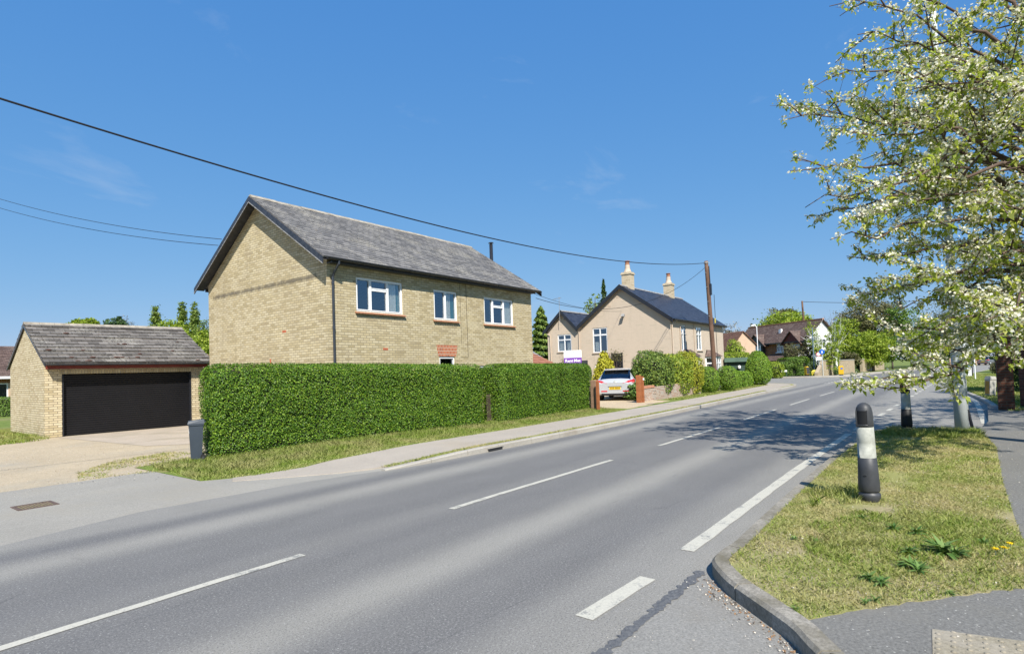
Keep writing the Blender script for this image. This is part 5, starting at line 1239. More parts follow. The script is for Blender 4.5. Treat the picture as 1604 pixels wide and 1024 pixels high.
# ================================================================== FAR BUILDINGS
def rotvec(a): return (math.cos(a), math.sin(a))
fa = R(54); near = base_at(1265, 70); FL = 12.6
left = (near[0]+FL*math.cos(fa), near[1]+FL*math.sin(fa), 0)
fh_ = thing('brown_roof_house', 'brick house beyond the junction, brown tiled roof, two small gables, white end wall', 'house', left, fa+math.pi)
def fx(px, rise=None):   # distance along the facade for an image column
    d = ray(px, 560); n = (-math.sin(fa), math.cos(fa)); k = ((left[0]*n[0]+left[1]*n[1]))/(d[0]*n[0]+d[1]*n[1]); p = (d[0]*k, d[1]*k)
    return (p[0]-left[0])*-math.cos(fa)+(p[1]-left[1])*-math.sin(fa)
FE, FR, FD = 4.35, 6.85, 4.7
wx = [(fx(1181), fx(1198)), (fx(1217), fx(1228)), (fx(1238), fx(1254))]
m = MB(); m.wall((0, 0, 0), (1, 0, 0), (0, -1, 0), FL, FE, [(wx[1][0], 3.0, wx[1][1], 4.2), (wx[2][0], 3.0, wx[2][1], 4.35)], .1)
m.wall((0, 0, 0), (0, 1, 0), (-1, 0, 0), FD, FE); m.wall((0, FD, 0), (1, 0, 0), (0, 1, 0), FL, FE); m.face([(0, FD, FE), (0, 0, FE), (0, FD/2, FR-.1)]); m.build('wall', 'redw', fh_)
m = MB(); m.wall((FL, 0, 0), (0, 1, 0), (1, 0, 0), FD, FE, [(1.9, 3.3, 3.0, 4.5), (.8, 1.0, 2.2, 2.2)], .08); m.face([(FL, 0, FE), (FL, FD, FE), (FL, FD/2, FR-.1)]); m.wall((FL+.01, -1.4, 0), (0, 1, 0), (1, 0, 0), 1.4, 2.9); m.build('white_gable_wall', 'whitew', fh_)
window(fh_, (FL, 1.9, 3.3), (0, 1, 0), (1, 0, 0), 1.1, 1.2, [(.06, .07, .5, 1.13), (.58, .07, 1.04, 1.13)], glass='glass_d')
window(fh_, (FL, .8, 1.0), (0, 1, 0), (1, 0, 0), 1.4, 1.2, [(.06, .07, .66, 1.13), (.74, .07, 1.34, 1.13)], glass='glass_d')
m = MB(); m.roof((-.4, -.5, FE-.15), (FL+.4, -.5, FE-.15), (FL+.4, FD/2, FR), (-.4, FD/2, FR), 26, .02); m.roof((FL+.4, FD+.5, FE-.15), (-.4, FD+.5, FE-.15), (-.4, FD/2, FR), (FL+.4, FD/2, FR), 26, .02); fr_ = m.build('roof', 'brown_tile', fh_)
m = MB(); m.box((-.4, FD/2-.14, FR-.05), (FL+.4, FD/2+.14, FR+.09)); m.build('ridge', 'pot', fr_)
m = MB(); m.box((-.4, -.58, FE-.28), (FL+.4, -.5, FE-.12)); m.build('gutter', 'black', fh_)
for (x0, x1), nm in ((wx[0], 'a'), (wx[2], 'b')):
    cx = (x0+x1)/2; hw = (x1-x0)/2+.75; zt_ = FE+1.15
    m = MB(); m.face([(cx-hw, -.55, FE-.4), (cx+hw, -.55, FE-.4), (cx, -.55, zt_)]); gb = m.build('small_gable', 'board' if nm == 'a' else 'fascia', fh_)
    m = MB(); m.roof((cx-hw-.2, -.75, FE-.5), (cx-hw-.2, 2.6, FE-.5), (cx, 2.6, zt_+.08), (cx, -.75, zt_+.08), 8, .02); m.roof((cx+hw+.2, 2.6, FE-.5), (cx+hw+.2, -.75, FE-.5), (cx, -.75, zt_+.08), (cx, 2.6, zt_+.08), 8, .02); m.build('gable_roof', 'brown_tile', gb)
x0, x1 = wx[0]
m = MB(); m.box((x0-.2, -.5, 2.35), (x1+.2, -.003, 4.4)); bx = m.build('oriel', 'board', fh_)
w_ = x1-x0; h_ = 1.5
window(bx, (x0, -.51, 2.75), (1, 0, 0), (0, -1, 0), w_, h_, [(.20+k*(w_-.2)/3, z_, (k+1)*(w_-.2)/3, z_+.5) for k in range(3) for z_ in (.16, .82)], glass='glass_d', inset=-.06)
for (x0, x1), h_ in ((wx[1], 1.2), (wx[2], 1.35)):
    w_ = x1-x0; window(fh_, (x0, 0, 3.0), (1, 0, 0), (0, -1, 0), w_, h_, [(.14, .15, w_/2-.08, h_*.6), (w_/2+.08, .15, w_-.14, h_*.6), (.14, h_*.6+.13, w_/2-.08, h_-.13), (w_/2+.08, h_*.6+.13, w_-.14, h_-.13)], glass='glass_d', sill=('white', .08, .1, .12))
a0, a1 = fx(1206), fx(1236)
m = MB(); m.roof((a0, -1.7, 1.9), (a1, -1.7, 1.9), (a1-.2, -.02, 2.75), (a0+.2, -.02, 2.75), 8, .02); m.box((a0+.1, -1.6, 0), (a0+.3, -1.4, 1.9)); m.box((a1-.3, -1.6, 0), (a1-.1, -1.4, 1.9)); m.build('porch', 'brown_tile', fh_)
m = MB(); xx = fx(1213); m.hexa([(xx, .9, FE+.9), (xx+.35, .9, FE+.9), (xx+.35, 1.2, FE+.9), (xx, 1.2, FE+.9), (xx, .85, FE+1.6), (xx+.45, .85, FE+1.75), (xx+.35, 1.2, FE+1.7), (xx, 1.2, FE+1.6)]); m.build('roof_vent', 'white', fr_)

o = base_at(1141, 66); ang = HEAD-math.atan((1152-802)/FPX)
ph = thing('peach_house', 'peach rendered house with rust brown roof between the cream house and the brick house', 'house', (o[0], o[1], 0), ang-math.pi/2+R(28))
m = MB(); m.face([(0, 0, 0), (3.4, 0, 0), (3.4, 0, 3.9), (1.9, 0, 5.35), (0, 0, 3.0)]); m.wall((3.4, 0, 0), (0, 1, 0), (1, 0, 0), 9, 3.9); m.wall((0, 0, 0), (0, 1, 0), (-1, 0, 0), 9, 3.0); m.build('wall', 'peach', ph)
m = MB(); m.roof((-.4, -.2, 2.5), (-.4, 9.2, 2.5), (1.9, 9.2, 5.45), (1.9, -.2, 5.45), 20, .02); m.roof((3.7, 9.2, 3.65), (3.7, -.2, 3.65), (1.9, -.2, 5.45), (1.9, 9.2, 5.45), 14, .02); m.build('roof', 'rust_tile', ph)

# shed behind the bushes
o = at_px(1138, 42); a = HEAD-math.atan((1156-802)/FPX)
sd = thing('garden_shed', 'dark green timber shed with flat roof between round bushes and egg shaped bush', 'shed', o, a-math.pi/2+R(6))
sw = 38/FPX*42; z1, z0 = zt(1156, 560, 42), zt(1156, 567, 42)
m = MB()
for k in range(9):
    za_ = .1+k*(z0-.1)/9; zb_ = .1+(k+1)*(z0-.1)/9; m.face([(0, -.012, za_), (sw, -.012, za_), (sw, 0, zb_), (0, 0, zb_)])
m.wall((sw, 0, 0), (0, 1, 0), (1, 0, 0), 2.2, z0); m.wall((0, 0, 0), (0, 1, 0), (-1, 0, 0), 2.2, z0); m.wall((0, 2.2, 0), (1, 0, 0), (0, 1, 0), sw, z0); m.build('wall', 'shed', sd)
m = MB(); m.hexa([(-.15, -.25, z0+.02), (sw+.1, -.25, z0+.02), (sw+.1, 2.4, z0-.15), (-.15, 2.4, z0-.15), (-.15, -.25, z1), (sw+.1, -.25, z1), (sw+.1, 2.4, z1-.2), (-.15, 2.4, z1-.2)]); m.build('roof', 'shedl', sd)
m = MB(); m.tube([(sw*.48, -.05, z0-.45), (sw*.48, -.14, z0-.35)], .05, 8); m.lathe([(.05, 0), (.10, .06), (.10, .2), (.04, .26)], (sw*.48, -.16, z0-.5), 10); m.build('lantern', 'white', sd)

# stone wall and timber posts along the far side
p0, p1 = gp(1306, 587, .1), gp(1396, 577.5, .1)
t = thing('stone_wall', 'tan stone boundary wall behind the yellow bollard on the far side of the road', 'wall', p0, math.atan2(p1[1]-p0[1], p1[0]-p0[0])); t.location.z = 0
L = math.dist(p0[:2], p1[:2]); k0 = thing
m = MB(); m.box((0, .9, 0), (L*.42, 1.25, 1.65)); m.box((L*.56, .9, 0), (L, 1.25, 1.7)); m.hexa([(-2.6, .9, 0), (0, .9, 0), (0, 1.25, 0), (-2.6, 1.25, 0), (-2.6, .9, .4), (0, .9, 1.65), (0, 1.25, 1.65), (-2.6, 1.25, .4)]); m.build('wall', 'stone', t)
m = MB(); m.box((0, .86, 1.655), (L*.42, 1.29, 1.74)); m.box((L*.56, .86, 1.705), (L, 1.29, 1.79)); m.build('coping', 'concrete', t)
b = base_at(1353, 84); blob('ivy_bush', 'dark ivy bush filling the gap in the tan stone wall', (b[0], b[1], 0), (1.3, 1.0, .95), 160, .16, 'lf_dark', lump=.2)
for i, (x, y, d_, lb) in enumerate([(1458, 574, 92, 'first of the distant timber posts left of the lamp post'), (1489, 573, 98, 'distant timber post just left of the lamp post'), (1542, 569, 104, 'distant timber post right of the finger sign'), (1529, 569, 104, 'distant timber post beside the finger sign pole')]):
    b = base_at(x, d_); t = thing('timber_post', lb, 'post', b, 0, 'posts along the far side of the road'); m = MB(); m.box((-.12, -.12, 0), (.12, .12, 1.45)); m.build('shaft', 'peach', t); m = MB(); m.hexa([(-.14, -.14, 1.45), (.14, -.14, 1.45), (.14, .14, 1.45), (-.14, .14, 1.45), (-.04, -.04, 1.56), (.04, -.04, 1.56), (.04, .04, 1.56), (-.04, .04, 1.56)]); m.build('cap', 'peach', t)

# ================================================================== STREET FURNITURE
def text_mb(s, size, name='lettering', mat='text', parent=None, loc=(0, 0, 0), rot=(R(90), 0, 0), bold=0.0, align='CENTER', depth=.002):
    cu = bpy.data.curves.new('tmp_text', 'FONT'); cu.body = s; cu.size = size; cu.align_x = align; cu.offset = bold; cu.extrude = depth; cu.resolution_u = 2
    ob = bpy.data.objects.new('tmp_text', cu); COL.objects.link(ob)
    dg = bpy.context.evaluated_depsgraph_get(); me = bpy.data.meshes.new_from_object(ob.evaluated_get(dg)); me.name = name
    bpy.data.objects.remove(ob); bpy.data.curves.remove(cu)
    me.materials.clear(); me.materials.append(MT[mat]); o = bpy.data.objects.new(name, me); COL.objects.link(o); o.location = loc; o.rotation_euler = rot; o.parent = parent; return o
# telegraph poles and wires
def pole(name, label, base, h, r0, r1, lean=(0, 0), boxes=True):
    t = thing(name, label, 'telegraph pole', base, 0)
    m = MB(); N_ = 9; m.tube([(lean[0]*k/N_, lean[1]*k/N_, -.05+(h+.05)*k/N_) for k in range(N_+1)], [r0+(r1-r0)*k/N_ for k in range(N_+1)], 14); m.build('shaft', 'pole', t, smooth=True)
    if boxes:
        m = MB(); m.lathe([(r1*1.25, 0), (r1*1.25, .04)], (lean[0], lean[1], h-.12), 14)
        for k in range(6): a = k*1.05; m.tube([(lean[0]+math.cos(a)*r1, lean[1]+math.sin(a)*r1, h-.10), (lean[0]+math.cos(a)*(r1+.10), lean[1]+math.sin(a)*(r1+.10), h-.12)], .012, 5)
        m.build('cable_ring', 'galv', t)
        m = MB(); m.box((lean[0]-.06, lean[1]-r1-.13, h-2.0), (lean[0]+.10, lean[1]-r1-.0, h-1.35)); m.tube([(lean[0]+.02, lean[1]-r1-.06, h-1.35), (lean[0]+.03, lean[1]-r1-.03, h-.3)], .03, 6); m.tube([(lean[0]*.7+.02, -r1*1.1-.02, h-2.0), (.04, -r0-.01, .3)], .015, 5); m.build('junction_box', 'black', t)
        m = MB(); m.box((-r0*.3+lean[0]*.5, -r0-.012, h*.52), (r0*.3+lean[0]*.5, -r0+.03, h*.52+.28)); m.build('marker_plate', 'gritbin', t)
        m = MB()
        for k in range(8): z = h-.7-k*.42; s_ = 1 if k % 2 else -1; m.tube([(lean[0]*z/h+s_*r0*.6, lean[1]*z/h, z), (lean[0]*z/h+s_*(r0+.13), lean[1]*z/h, z)], .011, 5)
        m.build('step_iron', 'galv', t)
    return t
PB = (33.39, 10.61, .08); pole('telegraph_pole', 'brown timber telegraph pole between the two round bushes', PB, 7.58, .145, .105, lean=(-.10, .22))
PT_ = Vector((33.29, 10.83, 7.6))
b2 = base_at(1264.5, 82); pole('telegraph_pole', 'far slim telegraph pole at the junction beside the black and yellow bollard', b2, 10.4, .17, .12, lean=(-.1, .25), boxes=False)
def wire(name, label, a, b, sag, r, n=28, mat='cable', cat='cable'):
    a, b = Vector(a), Vector(b); m = MB(); P = [a.lerp(b, k/n)-Vector((0, 0, 4*sag*(k/n)*(1-k/n))) for k in range(n+1)]
    org = tuple(a); m.tube([tuple(p) for p in P], r, 6); return tag(m.build(name, mat, None, org, smooth=True), label, cat)
m = MB(); P = [(s, 10.6+.009*(s-9), 5.55+.00345*(s-9.2)**2) for s in np.linspace(-15, 33.2, 60)]; m.tube(P, .016, 7)
tag(m.build('overhead_cable', 'cable', None, P[-1], smooth=True), 'thick black cable sweeping across the whole sky to the brown telegraph pole', 'cable')
wire('service_wire', 'thin wire sagging across the cream gable from brown pole to yellow house', tuple(PT_-Vector((0, 0, .25))), (20.1, 13.85, 4.72), 1.28, .011)
wire('service_wire', 'faint thin wire between the yellow house eaves and the cream house', (20.1, 14.0, 4.95), (33, 16.2, 5.2), .25, .008)
wire('service_wire', 'upper of the two thin wires reaching the left slope of the yellow house gable', wp(-70, 289, 26), (9.45, 19.35, 6.42), .35, .010)
wire('service_wire', 'lower of the two thin wires reaching the left slope of the yellow house gable', wp(-70, 303, 27), (9.45, 19.6, 6.25), .38, .010)
tp2 = (b2[0]-.1, b2[1]+.25, 10.3)
wire('service_wire', 'black wire running right from the top of the far slim telegraph pole', tp2, wp(1560, 462, 78), .5, .03)
# lamp post
lp = thing('lamp_post', 'tall pale grey steel lamp post standing on the grass island under the blossom', 'lamp post', (14.52, -.20, .1), 0); lp.scale = (.86, .86, 1)
m = MB(); m.tube([(0, 0, -.02), (0, 0, .03)], [.165, .165], 20); Lz = [0, 1.2, 1.24, 2.3, 2.42, 2.9, 6, 10.2]; Lr = [.135, .130, .122, .118, .098, .088, .072, .055]
m.tube([(-.004*z*0, .010*z, z) for z in Lz], Lr, 20); m.build('shaft', 'galv', lp, smooth=True)
m = MB(); m.tube([(0, .102, 10.2), (.0, .2, 10.6), (-.1, .7, 10.85), (-.1, 1.5, 10.95)], [.05, .045, .04, .04], 10); m.build('arm', 'galv', lp, smooth=True)
m = MB(); m.lathe([(.05, -.07), (.17, -.05), (.2, .0), (.13, .07), (.03, .09)], (-.1, 1.75, 10.96), 16, sx=.6, sy=1.7); m.build('lantern', 'galv', lp, smooth=True)
m = MB(); m.hexa([(-.055, -.137, .45), (.055, -.137, .45), (.055, -.12, .45), (-.055, -.12, .45), (-.055, -.134, 1.05), (.055, -.134, 1.05), (.055, -.118, 1.05), (-.055, -.118, 1.05)]); m.build('access_door', 'galv', lp)
m = MB(); m.tube([(-.10, -.06, 1.32), (-.15, -.09, 1.33)], .025, 8); m.build('lock', 'rust', lp)
b = gp(1523, 668, .1); t = thing('stake', 'short dark leaning stake just behind the foot of the lamp post', 'stake', b); m = MB(); m.tube([(0, 0, -.02), (-.03, .06, .35), (-.07, .14, .75)], [.03, .028, .025], 8); m.build('shaft', 'black', t)
# bollards on the island
def bollard(label, base, rz, lean):
    t = thing('bollard', label, 'bollard', base, rz, 'striped bollards on the grass island'); t.rotation_euler = (lean[0], lean[1], rz); t.scale = (.79, .79, .92)
    m = MB(); m.lathe([(.085, -.03), (.105, .0), (.128, .045), (.132, .075), (.128, .09), (.112, .10), (.108, .125)], (0, 0, 0), 28); m.build('foot', 'hgrey', t, smooth=True)
    m = MB(); m.lathe([(.118, .112), (.128, .128), (.127, .2), (.120, .34), (.112, .498), (.108, .50)], (0, 0, 0), 28); lb_ = m.build('lower_shaft', 'hgrey', t, smooth=True)
    m = MB(); m.lathe([(.020, 0), (.016, .010)], (0, -.118, .30), 12, sy=.01); m.tube([(-.02, -.1225, .30), (0, -.1235, .309), (.02, -.1225, .30), (0, -.1235, .291), (-.02, -.1225, .30)], .003, 5); m.build('emblem', 'hblack', lb_)
    m = MB(); m.lathe([(.109, .501), (.1085, .50), (.106, .68), (.102, .849), (.098, .85)], (0, 0, 0), 28); m.build('white_band', 'hwhite', t, smooth=True)
    m = MB(); m.lathe([(.100, .851), (.104, .855), (.103, .95), (.100, 1.02), (.090, 1.07), (.067, 1.105), (.035, 1.124), (.008, 1.13)], (0, 0, 0), 28); cp = m.build('cap', 'hgrey', t, smooth=True)
    m = MB(); N_ = 8
    for k in range(N_):
        a0 = -math.pi/2-.62+1.24*k/N_; a1 = -math.pi/2-.62+1.24*(k+1)/N_; r_ = .1055
        m.face([(r_*math.cos(a0), r_*math.sin(a0), .885), (r_*math.cos(a1), r_*math.sin(a1), .885), (r_*math.cos(a1)*.98, r_*math.sin(a1)*.98, 1.04), (r_*math.cos(a0)*.98, r_*math.sin(a0)*.98, 1.04)])
    m.build('reflector', 'hblack', cp, smooth=True)
    m = MB()
    for q in ([(a, .878) for a in (-.66, 0, .66)], ): m.tube([(.107*math.cos(-math.pi/2+a), .107*math.sin(-math.pi/2+a), z) for a in np.linspace(-.66, .66, 9) for z in (.878,)], .006, 5)
    for a in (-.66, .66): m.tube([(.107*math.cos(-math.pi/2+a), .107*math.sin(-math.pi/2+a), .878), (.104*math.cos(-math.pi/2+a), .104*math.sin(-math.pi/2+a), 1.045)], .006, 5)
    m.build('reflector_rim', 'hgrey', cp)
    return t
b = gp(1363, 784, .11); bollard('dark grey bollard with dirty white band, nearest on the grass island', b, R(-103), (R(1.0), R(-.6)))
b = gp(1421, 675.5, .11); b2_ = bollard('black bollard with white band behind the near one, its top under the lowest blossom branch', b, R(-130), (0, R(.4)))
for ch_ in b2_.children:
    if not ch_.name.startswith('white'):
        ch_.data = ch_.data.copy(); ch_.data.materials.clear(); ch_.data.materials.append(MT['hblack'])
# wheelie bin
wb_ = thing('wheelie_bin', 'slate grey wheelie bin with white label beside the left end of the long hedge', 'wheelie bin', gp(308, 723, .0), R(-112)); wb_.scale = (.46, .46, .82)
m = MB(); m.hexa([(-.20, -.22, .10), (.20, -.22, .10), (.20, .20, .05), (-.20, .20, .05), (-.26, -.29, .92), (.26, -.29, .92), (.26, .27, .92), (-.26, .27, .92)]); m.box((-.285, -.315, .90), (.285, .29, .94)); m.build('body', 'bin', wb_)
m = MB(); m.hexa([(-.295, -.335, .942), (.295, -.335, .942), (.295, .31, .942), (-.295, .31, .942), (-.25, -.29, 1.01), (.25, -.29, 1.01), (.25, .31, 1.04), (-.25, .31, 1.04)]); m.tube([(-.24, .34, .98), (.24, .34, .98)], .022, 8); m.build('lid', 'bin', wb_)
for sx in (-.25, .25):
    m = MB(); m.tube([(sx-.025, .24, .10), (sx+.025, .24, .10)], [.10, .10], 16); w_ = m.build('wheel', 'rubber', wb_); m = MB(); m.tube([(sx-.03, .24, .10), (sx+.03, .24, .10)], [.045, .045], 10); m.build('hub', 'hgrey', w_)
m = MB(); m.box((-.09, -.282, .70), (.06, -.275, .84)); m.build('label_patch', 'text', wb_)
m = MB(); m.box((-.263, -.10, .68), (-.245, .06, .83)); m.build('label_patch', 'text', wb_)
# estate agent board behind the hedge
o = base_at(897.5, 23.2); th_ = HEAD-math.atan((897-802)/FPX); bw_, bz1, bz0 = 27.5/FPX*23.2, zt(897, 548.6, 23.2), zt(897, 548.6, 23.2)-.90
sb = thing('agent_board', 'purple and white estate agent board rising above the shorter hedge', 'sign board', (o[0], o[1], 0), th_-math.pi/2+R(3))
zm = zt(897, 560, 23.2)
m = MB(); m.box((-bw_/2, -.012, bz0), (bw_/2, 0, zm)); pb = m.build('purple_panel', 'purple', sb); m = MB(); m.box((-bw_/2, -.012, zm+.001), (bw_/2, 0, bz1)); wp_ = m.build('white_panel', 'white', sb)
m = MB(); m.box((-.035, .001, 0), (.035, .05, bz1-.1)); m.build('post', 'sleeper', sb)
text_mb('Rent·Met', .165, parent=pb, loc=(0, -.014, zm-.175), bold=.0015)
m = MB()
for k in range(14): x = -.27+k*.039; m.box((x, -.0135, zm-.30), (x+.031, -.0125, zm-.245+(.012 if k % 5 == 0 else 0)))
m.build('small_lettering', 'text', pb)
m = MB(); rr = random.Random(3); x = -.25
while x < .25: w_ = rr.choice((.018, .03, .024)); m.box((x, -.0135, zm+.10), (x+w_, -.0125, zm+.145)); x += w_+rr.choice((.010, .014, .03))
m.build('small_lettering', 'textl', wp_)
m = MB()
for x in (-.05, .045): m.tube([(x-.035, -.014, bz1-.12), (x-.01, -.014, bz1-.06), (x+.012, -.014, bz1-.08), (x+.035, -.014, bz1-.125)], .009, 5)
m.build('emblem', 'textd', wp_)
# gate posts
def gpost(label, px, py, w, h, mat, rz=0, group=None, capm=False):
    b = gp(px, py, .08); t = thing('gate_post', label, 'post', b, rz, group)
    m = MB(); m.box((-w/2, -w/2, 0), (w/2, w/2, h-.02)); m.hexa([(-w/2, -w/2, h-.02), (w/2, -w/2, h-.02), (w/2, w/2, h-.02), (-w/2, w/2, h-.02), (-w*.42, -w*.42, h), (w*.42, -w*.42, h), (w*.42, w*.42, h), (-w*.42, w*.42, h)]); m.build('shaft', mat, t)
    if capm: m = MB(); m.box((-w*.1-.03, -w/2-.03, h-.16), (w*.1+.03, -w/2-.001, h-.07)); m.build('hinge_plate', 'white', t)
gpost('broad grey brown gate post at the right end of the clipped hedge', 932, 643, .19, 1.12, 'sleeper')
gpost('thin orange brown gate post touching the end of the clipped hedge', 937.5, 644, .09, 1.10, 'post')
gpost('thick orange brown timber gate post at the left end of the brick wall', 1001.5, 631.5, .17, 1.20, 'post')
gpost('slim orange brown post with white plate beside the thick gate post', 1007, 631, .12, 1.14, 'post', capm=True)
# thin iron gate rails in the hedge gap
b = gp(774, 665, .06); t = thing('iron_gate', 'rusty thin iron gate uprights in the narrow gap between the two hedges', 'gate', (b[0], b[1]+.15, .06)); m = MB()
for k in range(6): m.tube([(-.12+k*.05, 0, 0), (-.12+k*.05, 0, .9)], .008, 5)
m.tube([(-.14, 0, .85), (.16, 0, .85)], .01, 5); m.tube([(-.14, 0, .15), (.16, 0, .15)], .01, 5); m.build('rails', 'rust', t)
# far signs and bollards
def farpole(name, label, cat, px, d_, h, r=.04, mat='galv', **kw):
    b = base_at(px, d_); t = thing(name, label, cat, (b[0], b[1], .05)); m = MB(); m.tube([(0, 0, 0), (0, 0, h)], r, 10); m.build('post', mat, t); return t
vd = lambda px: HEAD-math.atan((px-802)/FPX)-math.pi/2
t = farpole('street_lamp', 'small distant white street lamp in front of the brown roofed brick house', 'street lamp', 1188, 62, 5.6, .042, 'white'); t.rotation_euler = (0, 0, vd(1188))
m = MB(); m.tube([(0, 0, 5.55), (-.25, 0, 5.72)], .04, 8); m.hexa([(-.55, -.1, 5.66), (-.1, -.1, 5.7), (-.1, .1, 5.7), (-.55, .1, 5.66), (-.5, -.07, 5.78), (-.12, -.07, 5.84), (-.12, .07, 5.84), (-.5, .07, 5.78)]); m.build('lantern', 'white', t)
t = farpole('cycle_sign', 'round blue sign on grey pole beside the far hedge', 'road sign', 1288.5, 62, 2.95, .045); t.rotation_euler = (0, 0, vd(1288))
m = MB(); m.tube([(.0, -.07, 2.6), (.0, -.05, 2.6)], [.27, .27], 24); m.build('blue_disc', 'blue', t)
m = MB(); m.tube([(.0, -.076, 2.68), (.0, -.071, 2.68)], [.045, .045], 10); m.box((-.05, -.076, 2.45), (.05, -.071, 2.62)); m.build('symbol', 'text', t)
m = MB(); m.tube([(-.34, -.03, 2.35), (-.34, -.01, 2.35)], [.25, .25], 20); rd = m.build('red_ring_disc', 'redlamp', t); m = MB(); m.tube([(-.34, -.036, 2.35), (-.34, -.031, 2.35)], [.18, .18], 20); m.build('disc_face', 'text', rd)
m = MB(); m.box((-.56, -.03, 1.72), (-.06, -.01, 2.05)); m.build('plate', 'text', t)
m = MB(); m.tube([(-.34, 0, 0), (-.34, 0, 2.6)], .035, 8); m.build('post', 'galv', t)
t = farpole('thin_pole', 'tall thin grey pole rising from the yellow grit bin', 'pole', 1275, 63, 5.3, .06, 'bluegrey')
b = base_at(1277, 62); t = thing('grit_bin', 'lemon yellow grit bin with rounded lid on the far verge', 'grit bin', (b[0], b[1], .05), vd(1277))
m = MB(); m.hexa([(-.36, -.25, 0), (.36, -.25, 0), (.36, .25, 0), (-.36, .25, 0), (-.42, -.3, .45), (.42, -.3, .45), (.42, .3, .45), (-.42, .3, .45)]); m.build('tub', 'gritbin', t)
m = MB(); m.hexa([(-.44, -.32, .455), (.44, -.32, .455), (.44, .32, .455), (-.44, .32, .455), (-.25, -.15, .66), (.25, -.15, .66), (.25, .15, .66), (-.25, .15, .66)]); m.build('lid', 'gritbin', t)
def ybol(label, px, d_, rz, blk):
    b = base_at(px, d_); t = thing('traffic_bollard', label, 'bollard', (b[0], b[1], .08), rz, 'illuminated traffic bollards at the junction')
    m = MB(); m.hexa([(-.16, -.12, 0), (.16, -.12, 0), (.16, .12, 0), (-.16, .12, 0), (-.20, -.14, .16), (.20, -.14, .16), (.20, .14, .16), (-.20, .14, .16)]); m.build('base', 'black', t)
    m = MB(); m.hexa([(-.23, -.15, .16), (.23, -.15, .16), (.23, .14, .16), (-.23, .14, .16), (-.22, -.14, .95), (.22, -.14, .95), (.22, .13, .95), (-.22, .13, .95)]); m.hexa([(-.22, -.14, .951), (.22, -.14, .951), (.22, .13, .951), (-.22, .13, .951), (-.15, -.1, 1.03), (.15, -.1, 1.03), (.15, .09, 1.03), (-.15, .09, 1.03)]); m.build('shell', 'yellow', t)
    if blk: m = MB(); m.box((-.20, .145, .17), (.235, .20, .98)); m.build('back_shell', 'hgrey', t); m = MB(); m.box((.225, -.13, .2), (.24, .13, .95)); m.build('side_panel', 'hgrey', t)
    else:
        m = MB(); m.tube([(.05, -.160, .74), (.05, -.150, .74)], [.11, .11], 18); dd = m.build('disc', 'blue', t); m = MB(); m.beam((.0, -.165, .78), (.09, -.165, .70), .02, .02, up=(0, 1, 0)); m.build('arrow', 'text', dd)
ybol('yellow traffic bollard with small blue disc in front of the stone wall', 1317, 58.5, vd(1317), False)
ybol('black backed yellow traffic bollard at the foot of the far pole', 1263, 62.5, vd(1263)+R(-60), True)
b = base_at(1224, 60); t = thing('street_nameplate', 'low white street nameplate on dark legs in front of the far hedge', 'street sign', (b[0], b[1], .03), vd(1224))
m = MB(); m.box((-.5, -.03, .62), (.5, .0, .80)); m.build('plate', 'text', t); m = MB(); m.box((-.5, .001, 0), (-.42, .05, .8)); m.box((.42, .001, 0), (.5, .05, .8)); m.build('legs', 'shed', t)
m = MB()
for k in range(9): m.box((-.4+k*.09, -.032, .67), (-.345+k*.09, -.0305, .75))
m.build('lettering', 'textd', t)
# finger signs on the right verge
fp = farpole('finger_post', 'white pole carrying white finger signs with dark letters on the right verge', 'signpost', 1526.5, 36.8, 3.15, .035, 'white'); fp.rotation_euler = (0, 0, vd(1526))
def arm(x0, x1, z0, z1, rows, yy=-.06, point=0):
    m = MB(); m.box((x0, yy-.01, z0), (x1, yy+.01, z1)); a = m.build('arm', 'white', fp)
    m = MB(); rr = random.Random(int(z0*100))
    for r_ in range(rows):
        zz = z0+.04+r_*(z1-z0-.03)/rows; x = x0+.05
        while x < x1-.08: w_ = rr.choice((.03, .045, .06)); m.box((x, yy-.014, zz), (x+w_, yy-.011, zz+(z1-z0)/rows*.52)); x += w_+rr.choice((.018, .022, .05))
    m.build('lettering', 'textd', a); m = MB(); m.box((x0, yy-.012, z0-.02), (x1, yy+.012, z0-.002)); m.box((x0, yy-.012, z1+.002), (x1, yy+.012, z1+.02)); m.build('rim', 'hgrey', a)
s_ = 36.8/FPX
arm((1507-1526.5)*s_, (1522-1526.5)*s_, zt(1515, 551, 36.8)-.05, zt(1515, 542, 36.8)-.05, 2); arm((1508-1526.5)*s_, (1520.5-1526.5)*s_, zt(1515, 541, 36.8)-.05, zt(1515, 534, 36.8)-.05, 2); arm((1524-1526.5)*s_, (1540-1526.5)*s_, zt(1530, 550, 36.8)-.05, zt(1530, 545.5, 36.8)-.05, 1, yy=.06)
b = base_at(1516, 43); t = thing('panel_sign', 'tall blue grey panel with white lower box standing behind the finger signs', 'sign panel', (b[0], b[1], .08), vd(1516)); s_ = 43/FPX
m = MB(); m.hexa([(-.12, -.05, .68), (.22, -.05, .68), (.22, .05, .68), (-.12, .05, .68), (-.20, -.05, 2.0), (.02, -.05, 2.0), (.02, .05, 2.0), (-.20, .05, 2.0)]); m.build('blue_grey_panel', 'bluegrey', t)
m = MB(); m.box((-.05, -.08, .05), (.20, .06, .67)); m.build('white_box', 'white', t); m = MB(); m.box((.205, -.06, 0), (.27, .06, .95)); m.build('dark_side', 'black', t); m = MB(); m.tube([(-.16, 0, 0), (-.18, 0, 2.3)], .035, 8); m.build('post', 'galv', t)
